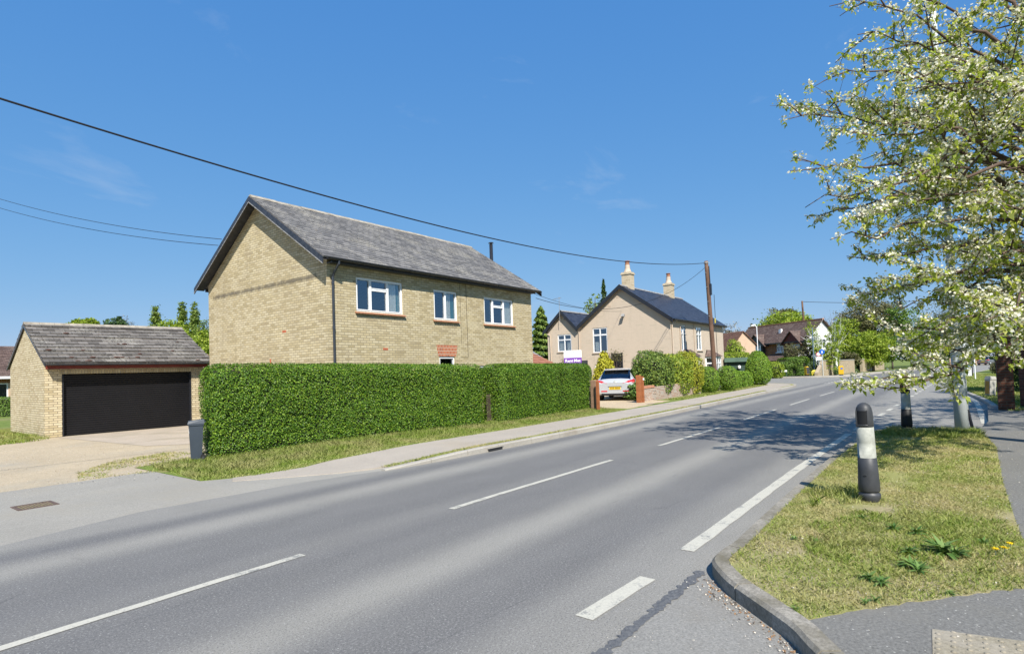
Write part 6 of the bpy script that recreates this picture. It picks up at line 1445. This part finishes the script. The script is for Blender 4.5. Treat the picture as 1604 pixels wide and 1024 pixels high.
# concrete post with orange face on the verge
b = gp(1551, 620, .1); t = thing('concrete_post', 'leaning grey concrete post with orange side on the right verge', 'post', b, R(-52)); t.rotation_euler = (R(2), R(3), R(-52))
m = MB(); m.hexa([(-.11, -.11, 0), (.11, -.11, 0), (.11, .11, 0), (-.11, .11, 0), (-.12, -.12, .62), (.12, -.12, .62), (.12, .12, .62), (-.12, .12, .62)]); m.hexa([(-.135, -.135, .621), (.135, -.135, .621), (.135, .135, .621), (-.135, .135, .621), (-.10, -.10, .74), (.10, -.10, .74), (.10, .10, .74), (-.10, .10, .74)]); m.build('shaft', 'concrete', t)
m = MB(); m.box((-.1235, -.09, .08), (-.119, .09, .56)); m.build('orange_face', 'orange', t)

# brick pier, wall, rail and ivy at the right edge
MT['deepred'] = mat_brick('deep red brick', [(0, (.10, .040, .025)), (1, (.19, .075, .045))], (.10, .08, .06), dark=(.045, .025, .02), dark_amt=.7)
b = gp(1577, 642, .1); t = thing('brick_pier', 'dark red brick gate pier at the right edge beside the footway', 'pier', (b[0], b[1], .05), 0)
m = MB(); m.box((-.17, -.17, 0), (.17, .17, 1.95)); m.build('shaft', 'deepred', t); m = MB(); m.box((-.21, -.21, 1.952), (.21, .21, 2.03)); m.hexa([(-.18, -.18, 2.03), (.18, -.18, 2.03), (.18, .18, 2.03), (-.18, .18, 2.03), (-.05, -.05, 2.16), (.05, -.05, 2.16), (.05, .05, 2.16), (-.05, .05, 2.16)]); m.build('cap', 'deepred', t)
t = thing('brick_wall', 'tall ivy clad red brick wall running off the right edge behind the pier', 'wall', (b[0]+1.1, b[1]-.5, .05), R(-62)); m = MB(); m.box((0, 0, 0), (9, .24, 2.3)); m.build('wall', 'deepred', t)
n = 5200; P = np.stack([RNG.uniform(0, 9, n), RNG.normal(-.10, .09, n), RNG.uniform(0, 2.6, n)], 1); kk = vnoise(P[:, 0], P[:, 2], 1.1, 3) > .26; P = P[kk]; N = RNG.normal(0, .5, (len(P), 3)); N[:, 1] -= 1
leaf_mesh('ivy', P, N, .10, .075, 'lf_dark', t)
b = gp(1591, 637, .1); t = thing('hand_rail', 'low grey metal rail beside the brick pier at the right edge', 'rail', (b[0]-1.2, b[1]-.35, .1), R(-62)); m = MB()
for x in (0, 1.1): m.tube([(x, 0, 0), (x, 0, .8)], .022, 8)
for z in (.35, .8): m.tube([(0, 0, z), (1.1, 0, z)], .02, 8)
m.build('rails', 'galv', t)
bb = base_at(1640, 23); blob('dark_bush', 'large dark evergreen bush overhanging the brick wall at the right edge', (bb[0], bb[1], 0), (2.2, 1.6, 1.9), 260, .12, 'lf_dark', lump=.25, jit=.8, depth=.15)
bb = base_at(1557, 48); blob('rust_bush', 'small reddish brown bush on the verge beyond the orange faced post', (bb[0], bb[1]-.3, .1), (.7, .6, .5), 220, .12, 'lf_olive', lump=.25, jit=.8)
bb = base_at(1577, 52); blob('green_bush', 'dark green bush beside the verge behind the brick pier', (bb[0], bb[1]-.6, .1), (1.6, 1.2, 1.5), 150, .16, 'lf_dark', lump=.25, jit=.8)

# ================================================================== CARS
def car(name, label, base, rz, paint, group=None, detail=True):
    t = thing(name, label, 'car', base, rz, group)
    # stations: x, zbottom, wbottom, wmid, zmid, wbelt, zbelt, wtop, ztop
    S = [(0.00, .34, .70, .76, .55, .72, .80, .58, .82), (.05, .27, .76, .84, .55, .80, .90, .66, .93), (.18, .24, .80, .87, .55, .83, .96, .68, 1.00), (.34, .22, .82, .885, .55, .84, .97, .66, 1.16),
         (.55, .21, .83, .89, .55, .845, .965, .615, 1.345), (.72, .21, .83, .89, .55, .85, .96, .60, 1.43), (1.2, .20, .83, .89, .55, .85, .945, .595, 1.475), (1.9, .20, .83, .89, .55, .85, .93, .59, 1.475),
         (2.45, .20, .83, .89, .55, .85, .915, .58, 1.40), (2.75, .20, .83, .89, .55, .85, .91, .61, 1.20), (3.15, .20, .83, .89, .54, .84, .90, .70, .97), (3.6, .21, .82, .885, .52, .80, .84, .66, .90), (4.0, .23, .78, .85, .50, .74, .74, .58, .79), (4.2, .28, .68, .76, .46, .66, .60, .48, .63), (4.26, .34, .58, .66, .44, .58, .52, .40, .54)]
    def ring(s):
        x, zb, wb_, wm, zm_, wbt, zbt, wt, ztp = s
        half = [(wb_*.6, zb), (wb_, zb+.02), (wm, (zb+zm_)/2), (wm, zm_), (wbt+.02, (zm_+zbt)/2+.03), (wbt, zbt), (wt+.02, ztp-.035), (wt-.08, ztp), (wt*.4, ztp+.022)]
        return [(x, y, z) for y, z in half]+[(x, -y, z) for y, z in half[::-1]]
    rings = [ring(s) for s in S]; n = len(rings[0])
    body = MB(); gl_side = MB(); gl_rear = MB(); gl_front = MB()
    for i in range(len(rings)-1):
        A, B = rings[i], rings[i+1]
        for k in range(n):
            k2 = (k+1) % n; q = [A[k], A[k2], B[k2], B[k]]
            side_win = k in (5, n-7) and 4 <= i <= 9
            rearw = k in (6, 7, 8, n-9+0, n-8) and 2 <= i <= 4
            frontw = k in (6, 7, 8, n-9, n-8) and 8 <= i <= 9
            (gl_side if side_win else gl_rear if rearw else gl_front if frontw else body).face(q)
    body.face(rings[0][::-1]); body.face(rings[-1])
    bo = body.build('body', paint, t, smooth=True)
    gl_side.build('side_window', 'glass_car', t); gl_rear.build('rear_window', 'glass_car', t); gl_front.build('windscreen', 'glass_car', t)
    m = MB(); m.box((.5, -.60, .55), (3.0, .60, .92)); 
    for y in (-.38, .38): m.box((1.75, y-.2, .9), (1.95, y+.2, 1.30)); m.box((.85, y-.2, .9), (1.0, y+.2, 1.2))
    m.build('interior', 'dark', t)
    for x in (.72, 3.38):
        for y in (-1, 1):
            m = MB(); m.tube([(x, y*.70, .315), (x, y*.895, .315)], [.315, .315], 24); w = m.build('wheel', 'rubber', t)
            m = MB(); m.tube([(x, y*.896, .315), (x, y*.902, .315)], [.22, .20], 20); 
            m.build('rim', 'galv', w)
            m = MB(); N_ = 14; 
            for k in range(N_):
                a0, a1 = math.pi*k/N_, math.pi*(k+1)/N_; r0, r1 = .33, .375
                m.face([(x+r0*math.cos(a0), y*.897, .315+r0*math.sin(a0)), (x+r0*math.cos(a1), y*.897, .315+r0*math.sin(a1)), (x+r1*math.cos(a1), y*.899, .315+r1*math.sin(a1)), (x+r1*math.cos(a0), y*.899, .315+r1*math.sin(a0))][::1 if y > 0 else -1])
            m.build('wheel_arch', 'black', t)
    for y in (-1, 1):
        m = MB(); m.hexa([(-.0, y*.34, .80), (.10, y*.845, .80), (.14, y*.845, .93), (.04, y*.34, .86), (.03, y*.36, .86), (.14, y*.855, .84), (.34, y*.855, 1.0), (.10, y*.36, .90)][::1]); m.face([(-.008, y*.36, .80), (.03, y*.80, .80), (.05, y*.82, .97), (.045, y*.36, .865)]); m.face([(.03, y*.80, .80), (.36, y*.878, .86), (.38, y*.862, .95), (.05, y*.82, .97)]); m.build('tail_light', 'redlamp', t)
        m = MB(); m.box((-.012, y*.50-.14, .42), (.03, y*.50+.14, .47)); m.build('reflector', 'redlamp', t)
        m = MB(); m.hexa([(4.10, y*.50, .60), (4.0, y*.80, .60), (4.05, y*.80, .72), (4.14, y*.50, .70), (4.05, y*.5, .6), (3.8, y*.82, .62), (3.8, y*.80, .76), (4.05, y*.5, .72)]); m.build('headlight', 'white', t)
        m = MB(); m.lathe([(.02, -.06), (.09, -.05), (.10, .03), (.03, .07)], (2.62, y*.98, .98), 10, sx=.8); m.tube([(2.6, y*.86, .93), (2.62, y*.93, .95)], .02, 6); m.build('door_mirror', paint, t)
        m = MB(); 
        for x in (1.25, 2.2): m.box((x, y*.878-.012, .80), (x+.16, y*.878+.012, .825))
        m.build('door_handle', paint, t)
    m = MB(); m.box((-.018, -.26, .52), (-.005, .26, .63)); pl = m.build('number_plate', 'plate', t)
    m = MB(); rr = random.Random(1)
    for k in range(7):
        y = -.22+k*.062+(.02 if k > 3 else 0); m.box((-.0195, y, .545), (-.0185, y+.042, .605))
    m.build('characters', 'black', pl)
    m = MB(); m.box((-.012, -.32, .64), (.02, .32, .665)); m.build('plate_recess', 'black', t)
    m = MB(); m.hexa([(-.01, -.62, .27), (.1, -.7, .24), (.1, .7, .24), (-.01, .62, .27), (-.015, -.60, .34), (.1, -.72, .36), (.1, .72, .36), (-.015, .60, .34)]); m.build('rear_valance', 'black', t)
    m = MB(); m.hexa([(.44, -.57, 1.40), (.78, -.60, 1.44), (.78, .60, 1.44), (.44, .57, 1.40), (.42, -.56, 1.425), (.78, -.58, 1.475), (.78, .58, 1.475), (.42, .56, 1.425)]); m.build('spoiler', paint, t)
    m = MB(); m.tube([(.01, 0, .90), (-.008, 0, .90)], [.055, .055], 14); m.build('badge', 'galv', t)
    m = MB(); m.tube([(.95, 0, 1.49), (.75, 0, 1.68)], .006, 5); m.build('roof_aerial', 'black', t)
    return t
b = gp(964, 627.5, .11); car('parked_car', 'silver hatchback parked on the gravel drive in front of the cream gable', (b[0], b[1], .11), R(17), 'silver')
b = base_at(1551, 98); car('distant_car', 'grey car on the far bend of the road at the right', (b[0]+2, b[1]+.9, .0), R(-22), 'greycar')

# ================================================================== GRASS AND LITTER
def grass(name, poly, dens, h0, h1, mat, z, lean=.5, w=.006, mask=None, hf=None):
    x0 = min(p[0] for p in poly); x1 = max(p[0] for p in poly); y0 = min(p[1] for p in poly); y1 = max(p[1] for p in poly)
    x, y = pts_in(poly, int((x1-x0)*(y1-y0)*dens))
    if mask is not None: k = mask(x, y); x, y = x[k], y[k]
    H = RNG.uniform(h0, h1, len(x))
    if hf is not None: H *= hf(x, y)
    zz = np.array([z(a) for a in x]) if callable(z) else np.full(len(x), z)
    o = blades(name, np.stack([x, y, zz], 1), H, lean, w, mat); o['kind'] = 'stuff'; o['label'] = {'grass': 'short grass'}.get(name, name); return o
def g_(name, label, *a, **k):
    o = grass(name, *a, **k); tag(o, label, 'grass', kind='stuff'); return o
rmask = lambda thr, sc, seed: (lambda x, y: (vnoise(x, y, sc, seed)*.6+vnoise(x, y, sc*3.1, seed+1)*.4+RNG.uniform(-.16, .16, len(x))) > thr)
_bp = gp(1362, 796, .11)
em0 = rmask(.34, 1.7, 3); em = lambda x, y: em0(x, y) & (np.hypot((x-_bp[0])*1.6, y-_bp[1])+RNG.uniform(-.07, .07, len(x)) > .26)
g_('island_grass', 'short patchy yellowing grass covering the near island', island_poly, 6200, .012, .042, 'grass', .108, lean=.9, w=.0055, mask=lambda x, y: (x < 9) & em(x, y))
g_('island_grass', 'thin patchy grass on the far part of the island around the lamp post', island_poly, 3000, .015, .05, 'grass', .108, lean=.8, w=.008, mask=lambda x, y: (x >= 9) & em(x, y))
lush = [gp(*p, .11)[:2] for p in [(1290, 810), (1420, 800), (1560, 820), (1600, 870), (1540, 905), (1430, 915), (1330, 900), (1280, 860)]]; lush = wobble(lush, .13, .12, 4)
g_('lush_grass', 'longer greener grass around the broad weeds on the near island', lush, 5200, .02, .062, 'grass_lush', .112, lean=.7, w=.006, mask=rmask(.42, 1.9, 13))
for pl_, mk in (([(13.2, -.5), (13.2, 1.1), (14.6, 1.0), (14.6, -.45)], .4), ([gp(*p, .11)[:2] for p in [(1270, 770), (1350, 765), (1350, 790), (1270, 795)]], .35)):
    g_('tufted_grass', 'taller grass tufts ' + ('round the lamp post foot' if mk == .4 else 'left of the near bollard'), pl_, 3500, .04, .14, 'grass_lush', .112, lean=.45, w=.008, mask=rmask(mk, 2.2, 9))
vl = [(4.35, 9.75), (5.0, 9.35), (5.6, 9.28)]+[p for p in offset_line(kl, 1.80) if p[0] < 19.3]
hz_ = lambda s: hL(s)-.004
vb = [(19.3, 11.2), (12.8, 11.0), (5.6, 12.3), (4.6, 12.4)]
g_('verge_grass', 'bright green grass verge along the foot of the clipped hedges', vl+vb, 2700, .035, .11, 'grass_lush', hz_, lean=.55, w=.010, mask=rmask(.16, 1.5, 4), hf=lambda x, y: .35+1.0*np.clip((y-9.3)/1.2, 0, 1))
vl2 = [p for p in offset_line(kl, 1.80) if 24.6 < p[0] < 44]
g_('verge_grass', 'grass verge along the brick wall and round bushes', vl2+[(p[0], p[1]+.9) for p in vl2][::-1], 420, .05, .11, 'grass_lush', .1, lean=.5, w=.018)
ks = [p for p in kl if 6.5 < p[0] < 34]
g_('kerb_grass', 'thin line of grass growing behind the left kerb', offset_line(ks, .13)+offset_line(ks, .33)[::-1], 2600, .015, .05, 'grass', lambda s: hL(s)+.004, lean=.7, w=.009, mask=rmask(.38, .9, 6))
g_('yard_grass', 'sparse grass between the gravel yard and the bin', [(3.3, 11.9), (5.2, 11.3), (6.1, 12.4), (5.9, 14.6), (4.6, 14.2), (3.6, 13)], 1500, .02, .06, 'grass', -.012, lean=.8, w=.010, mask=rmask(.48, 1.2, 8))
g_('corner_grass', 'grass tufts at the foot of the garage corner', [(3.3, 21.5), (5.35, 22.0), (5.6, 22.8), (5.45, 27), (3, 27), (2, 23)], 700, .05, .17, 'grass_lush', -.012, lean=.5, w=.014, mask=rmask(.36, .9, 10))
rv = [p for p in offset_line(v2, -.16) if p[0] < 62]
g_('right_verge_grass', 'green mown grass verge at the right beyond the lay-by', rv+[(60, -7), (26, -7), (20.4, -2.2)], 260, .05, .11, 'grass_lush', .098, lean=.5, w=.026)
g_('lawn_grass', 'rough grass under the cherry tree beside the right footway', [(5.5, -2.12), (10, -2.12), (16, -2.35), (16, -5), (5.5, -5)], 600, .04, .1, 'grass', .098, lean=.5, w=.012)
# broad leaved weeds on the island: rosettes
def rosette(label, px, py, n, L, mat='weed'):
    n = int(n*1.9)
    b = gp(px, py, .112); t = thing('weed', label, 'weed', b, 0, 'broad leaved weeds on the island')
    a = RNG.uniform(0, 6.28, n); el_ = RNG.uniform(.12, 1.15, n); l = RNG.uniform(.6, 1.1, n)*L
    D = np.stack([np.cos(a)*np.cos(el_), np.sin(a)*np.cos(el_), np.sin(el_)], 1); P = D*l[:, None]*.5
    N = np.stack([-np.cos(a)*np.sin(el_), -np.sin(a)*np.sin(el_), np.cos(el_)], 1)+RNG.normal(0, .12, (n, 3))
    leaf_mesh('leaves', P, N, l, l*.20, mat, t, long_dir=D, droop=.25)
ws = [(1478, 868, 26, .20, 'largest dark dock weed on the island'), (1497, 872, 16, .16, 'dark weed touching the right of the largest dock'), (1425, 868, 16, .12, 'weed left of the largest dock'), (1428, 888, 24, .13, 'wide weed clump below the dock'), (1440, 897, 18, .13, 'weed in front of the wide clump'),
      (1400, 830, 14, .11, 'weed behind the dock towards the bollard'), (1436, 836, 14, .12, 'tall leaved weed right of the bollard'), (1362, 908, 22, .10, 'blue green weed near the front left of the lush patch'), (1380, 915, 18, .10, 'blue green weed near the path edge'), (1350, 812, 16, .08, 'grey weed in front of the near bollard'),
      (1245, 845, 10, .07, 'pale weed near the kerb'), (1280, 850, 10, .07, 'pale weed between kerb and bollard'), (1540, 852, 14, .10, 'weed left of the dandelions'), (1246, 955, 14, .045, 'small weed at the kerb corner of the turf'), (1355, 945, 12, .06, 'small weed at the edge of the dark path'), (1372, 942, 12, .06, 'small weed just right of another on the path edge'), (1488, 930, 12, .05, 'small weed on the right of the path edge')]
for (x, y, n, L, lb) in ws: rosette(lb, x, y, n, L*.85)
for (x, y, lb) in [(1560, 870, 'dandelion flower leftmost of the yellow trio'), (1574, 868, 'dandelion flower in the middle of the yellow trio'), (1583, 861, 'dandelion flower furthest right of the yellow trio')]:
    b = gp(x, y, .112); t = thing('dandelion', lb, 'flower', b, 0, 'dandelions on the island'); m = MB(); m.tube([(0, 0, 0), (.004, 0, .05)], .0022, 5); m.build('stalk', 'shedl', t)
    n = 60; P = RNG.normal(0, .009, (n, 3))*np.array([1, 1, .25])+np.array([.004, 0, .053]); N = RNG.normal(0, .3, (n, 3)); N[:, 2] += 1; leaf_mesh('petals', P, N, .022, .007, 'dandelion', t)
# litter of petals, twigs and stones
def litter(name, label, x, y, z, size, mat, jit=.6):
    n = len(x); N = RNG.normal(0, jit, (n, 3)); N[:, 2] = 1; P = np.stack([x, y, np.full(n, z)+size*.15], 1); s = RNG.uniform(.4, 1.2, n)*size
    o = leaf_mesh(name, P, N, s, s*.7, mat); tag(o, label, 'litter', kind='stuff')
def near_line(line, n, off, sd):
    i = RNG.integers(0, len(line)-1, n); f = RNG.uniform(0, 1, n); L = np.array(line); p = L[i]*(1-f[:, None])+L[i+1]*f[:, None]; d = L[i+1]-L[i]; d /= np.linalg.norm(d, axis=1, keepdims=True)+1e-9; o = off+np.abs(RNG.normal(0, sd, n))
    return p[:, 0]-d[:, 1]*o, p[:, 1]+d[:, 0]*o
MT['petal'] = plain('fallen petals', (.50, .46, .39), .8, .12, 30, bump=0); MT['drylitter'] = plain('dry leaf litter', (.25, .15, .08), .9, .5, 40, bump=0); MT['stone_'] = plain('loose dark chippings', (.10, .10, .11), .9, .4, 30, bump=0); MT['stonel'] = plain('loose pale chippings', (.50, .45, .38), .9, .2, 30, bump=0)
gl = [p for p in ik if 3.0 < p[0] < 4.55 and p[1] < 1.45]
x, y = near_line(gl, 300, .015, .06); litter('gutter_litter', 'dry leaf litter gathered along the foot of the island kerb', x, y, .006, .020, 'drylitter')
x, y = near_line(gl, 260, .02, .09); litter('gutter_petals', 'pale fallen petals gathered along the foot of the island kerb', x, y, .008, .015, 'petal')
x, y = pts_in(dp, 3200); k = (x < 17); litter('path_petals', 'pale fallen petals scattered on the dark footway', x[k], y[k], .108, .012, 'petal')
x, y = pts_in([p for p in island_poly], 600); litter('turf_petals', 'pale fallen petals scattered over the island grass', x, y, .125, .013, 'petal')
x, y = pts_in([(2, -1), (4.6, 1.6), (2, 1.75), (-2, 1.7), (-2, -1)], 1100); litter('mouth_petals', 'pale specks on the side road mouth', x, y, .006, .010, 'petal')
x, y = pts_in([(-1, 9.2), (5, 8.9), (5.2, 11.6), (3.2, 11.9), (-1, 12.4)], 900); k = (vnoise(x, y, .9, 2) > .45) & (y > 9.6); litter('yard_chippings', 'dark loose chippings on the forecourt edge', x[k], y[k], .0, .022, 'stone_')
x, y = pts_in([(-3, 11.2), (4.6, 11.1), (7, 13), (8.5, 17), (5, 20), (-3, 20)], 9000); litter('yard_gravel', 'pale loose gravel stones on the yard', x, y, -.008, .015, 'stonel', .8)
x, y = pts_in([(-3, 11.2), (4.6, 11.1), (7, 13), (8.5, 17), (5, 20), (-3, 20)], 2500); litter('yard_gravel', 'darker loose gravel stones on the yard', x, y, -.008, .014, 'drylitter', .8)

# ================================================================== one object per piece for parts built several at a time
def split_pieces(names, near=.012):
    for ob in [o for o in COL.objects if o.type == 'MESH' and o.name.split('.')[0] in names]:
        me = ob.data; V = np.array([v.co[:] for v in me.vertices]); par = list(range(len(V)))
        def f(a):
            while par[a] != a: par[a] = par[par[a]]; a = par[a]
            return a
        key = {}
        for i, v in enumerate(np.round(V, 4)):
            k = tuple(v)
            if k in key: par[f(i)] = f(key[k])
            else: key[k] = i
        for p in me.polygons:
            vs = p.vertices[:]
            for a in vs[1:]: par[f(a)] = f(vs[0])
        G = {}
        for i in range(len(V)): G.setdefault(f(i), []).append(i)
        B = [(set(g), V[g].min(0), V[g].max(0)) for g in G.values()]
        ch = True
        while ch:
            ch = False
            for i in range(len(B)):
                for j in range(len(B)-1, i, -1):
                    if (B[i][1]-near <= B[j][2]).all() and (B[j][1]-near <= B[i][2]).all():
                        B[i] = (B[i][0] | B[j][0], np.minimum(B[i][1], B[j][1]), np.maximum(B[i][2], B[j][2])); B.pop(j); ch = True
        if len(B) < 2 or len(B) > 60: continue
        uv = me.uv_layers[0].data if me.uv_layers else None
        kids = [c for c in COL.objects if c.parent == ob]
        for n_, (g, lo, hi) in enumerate(B):
            idx = sorted(g); mp_ = {a: b for b, a in enumerate(idx)}; polys = [p for p in me.polygons if p.vertices[0] in g]
            nm = bpy.data.meshes.new(me.name); nm.from_pydata([V[i] for i in idx], [], [[mp_[v] for v in p.vertices] for p in polys])
            if uv:
                l = nm.uv_layers.new(name='UVMap'); k = 0
                for p in polys:
                    for li in p.loop_indices: l.data[k].uv = uv[li].uv; k += 1
            for p, q in zip(nm.polygons, polys): p.use_smooth = q.use_smooth
            nm.materials.append(me.materials[0]); nm.update()
            if n_ == 0: new = ob; ob.data = nm
            else:
                new = bpy.data.objects.new(ob.name.split('.')[0], nm); COL.objects.link(new); new.parent = ob.parent; new.location = ob.location; new.rotation_euler = ob.rotation_euler; new.scale = ob.scale
                if 'kind' in ob: new['kind'] = ob['kind']
split_pieces({'soffit', 'fascia', 'gutter_bracket', 'odd_brick', 'moss', 'side_window', 'characters', 'small_lettering', 'step_iron', 'door_guide', 'brick_band', 'dark_timber', 'chimney_pot', 'emblem', 'wall_cable', 'air_brick', 'porch', 'legs', 'tile_sill', 'lettering', 'door_handle', 'roof', 'bay_roof', 'pane', 'interior', 'verge_board', 'flue', 'ridge', 'downpipe', 'symbol', 'white_box', 'coping'})
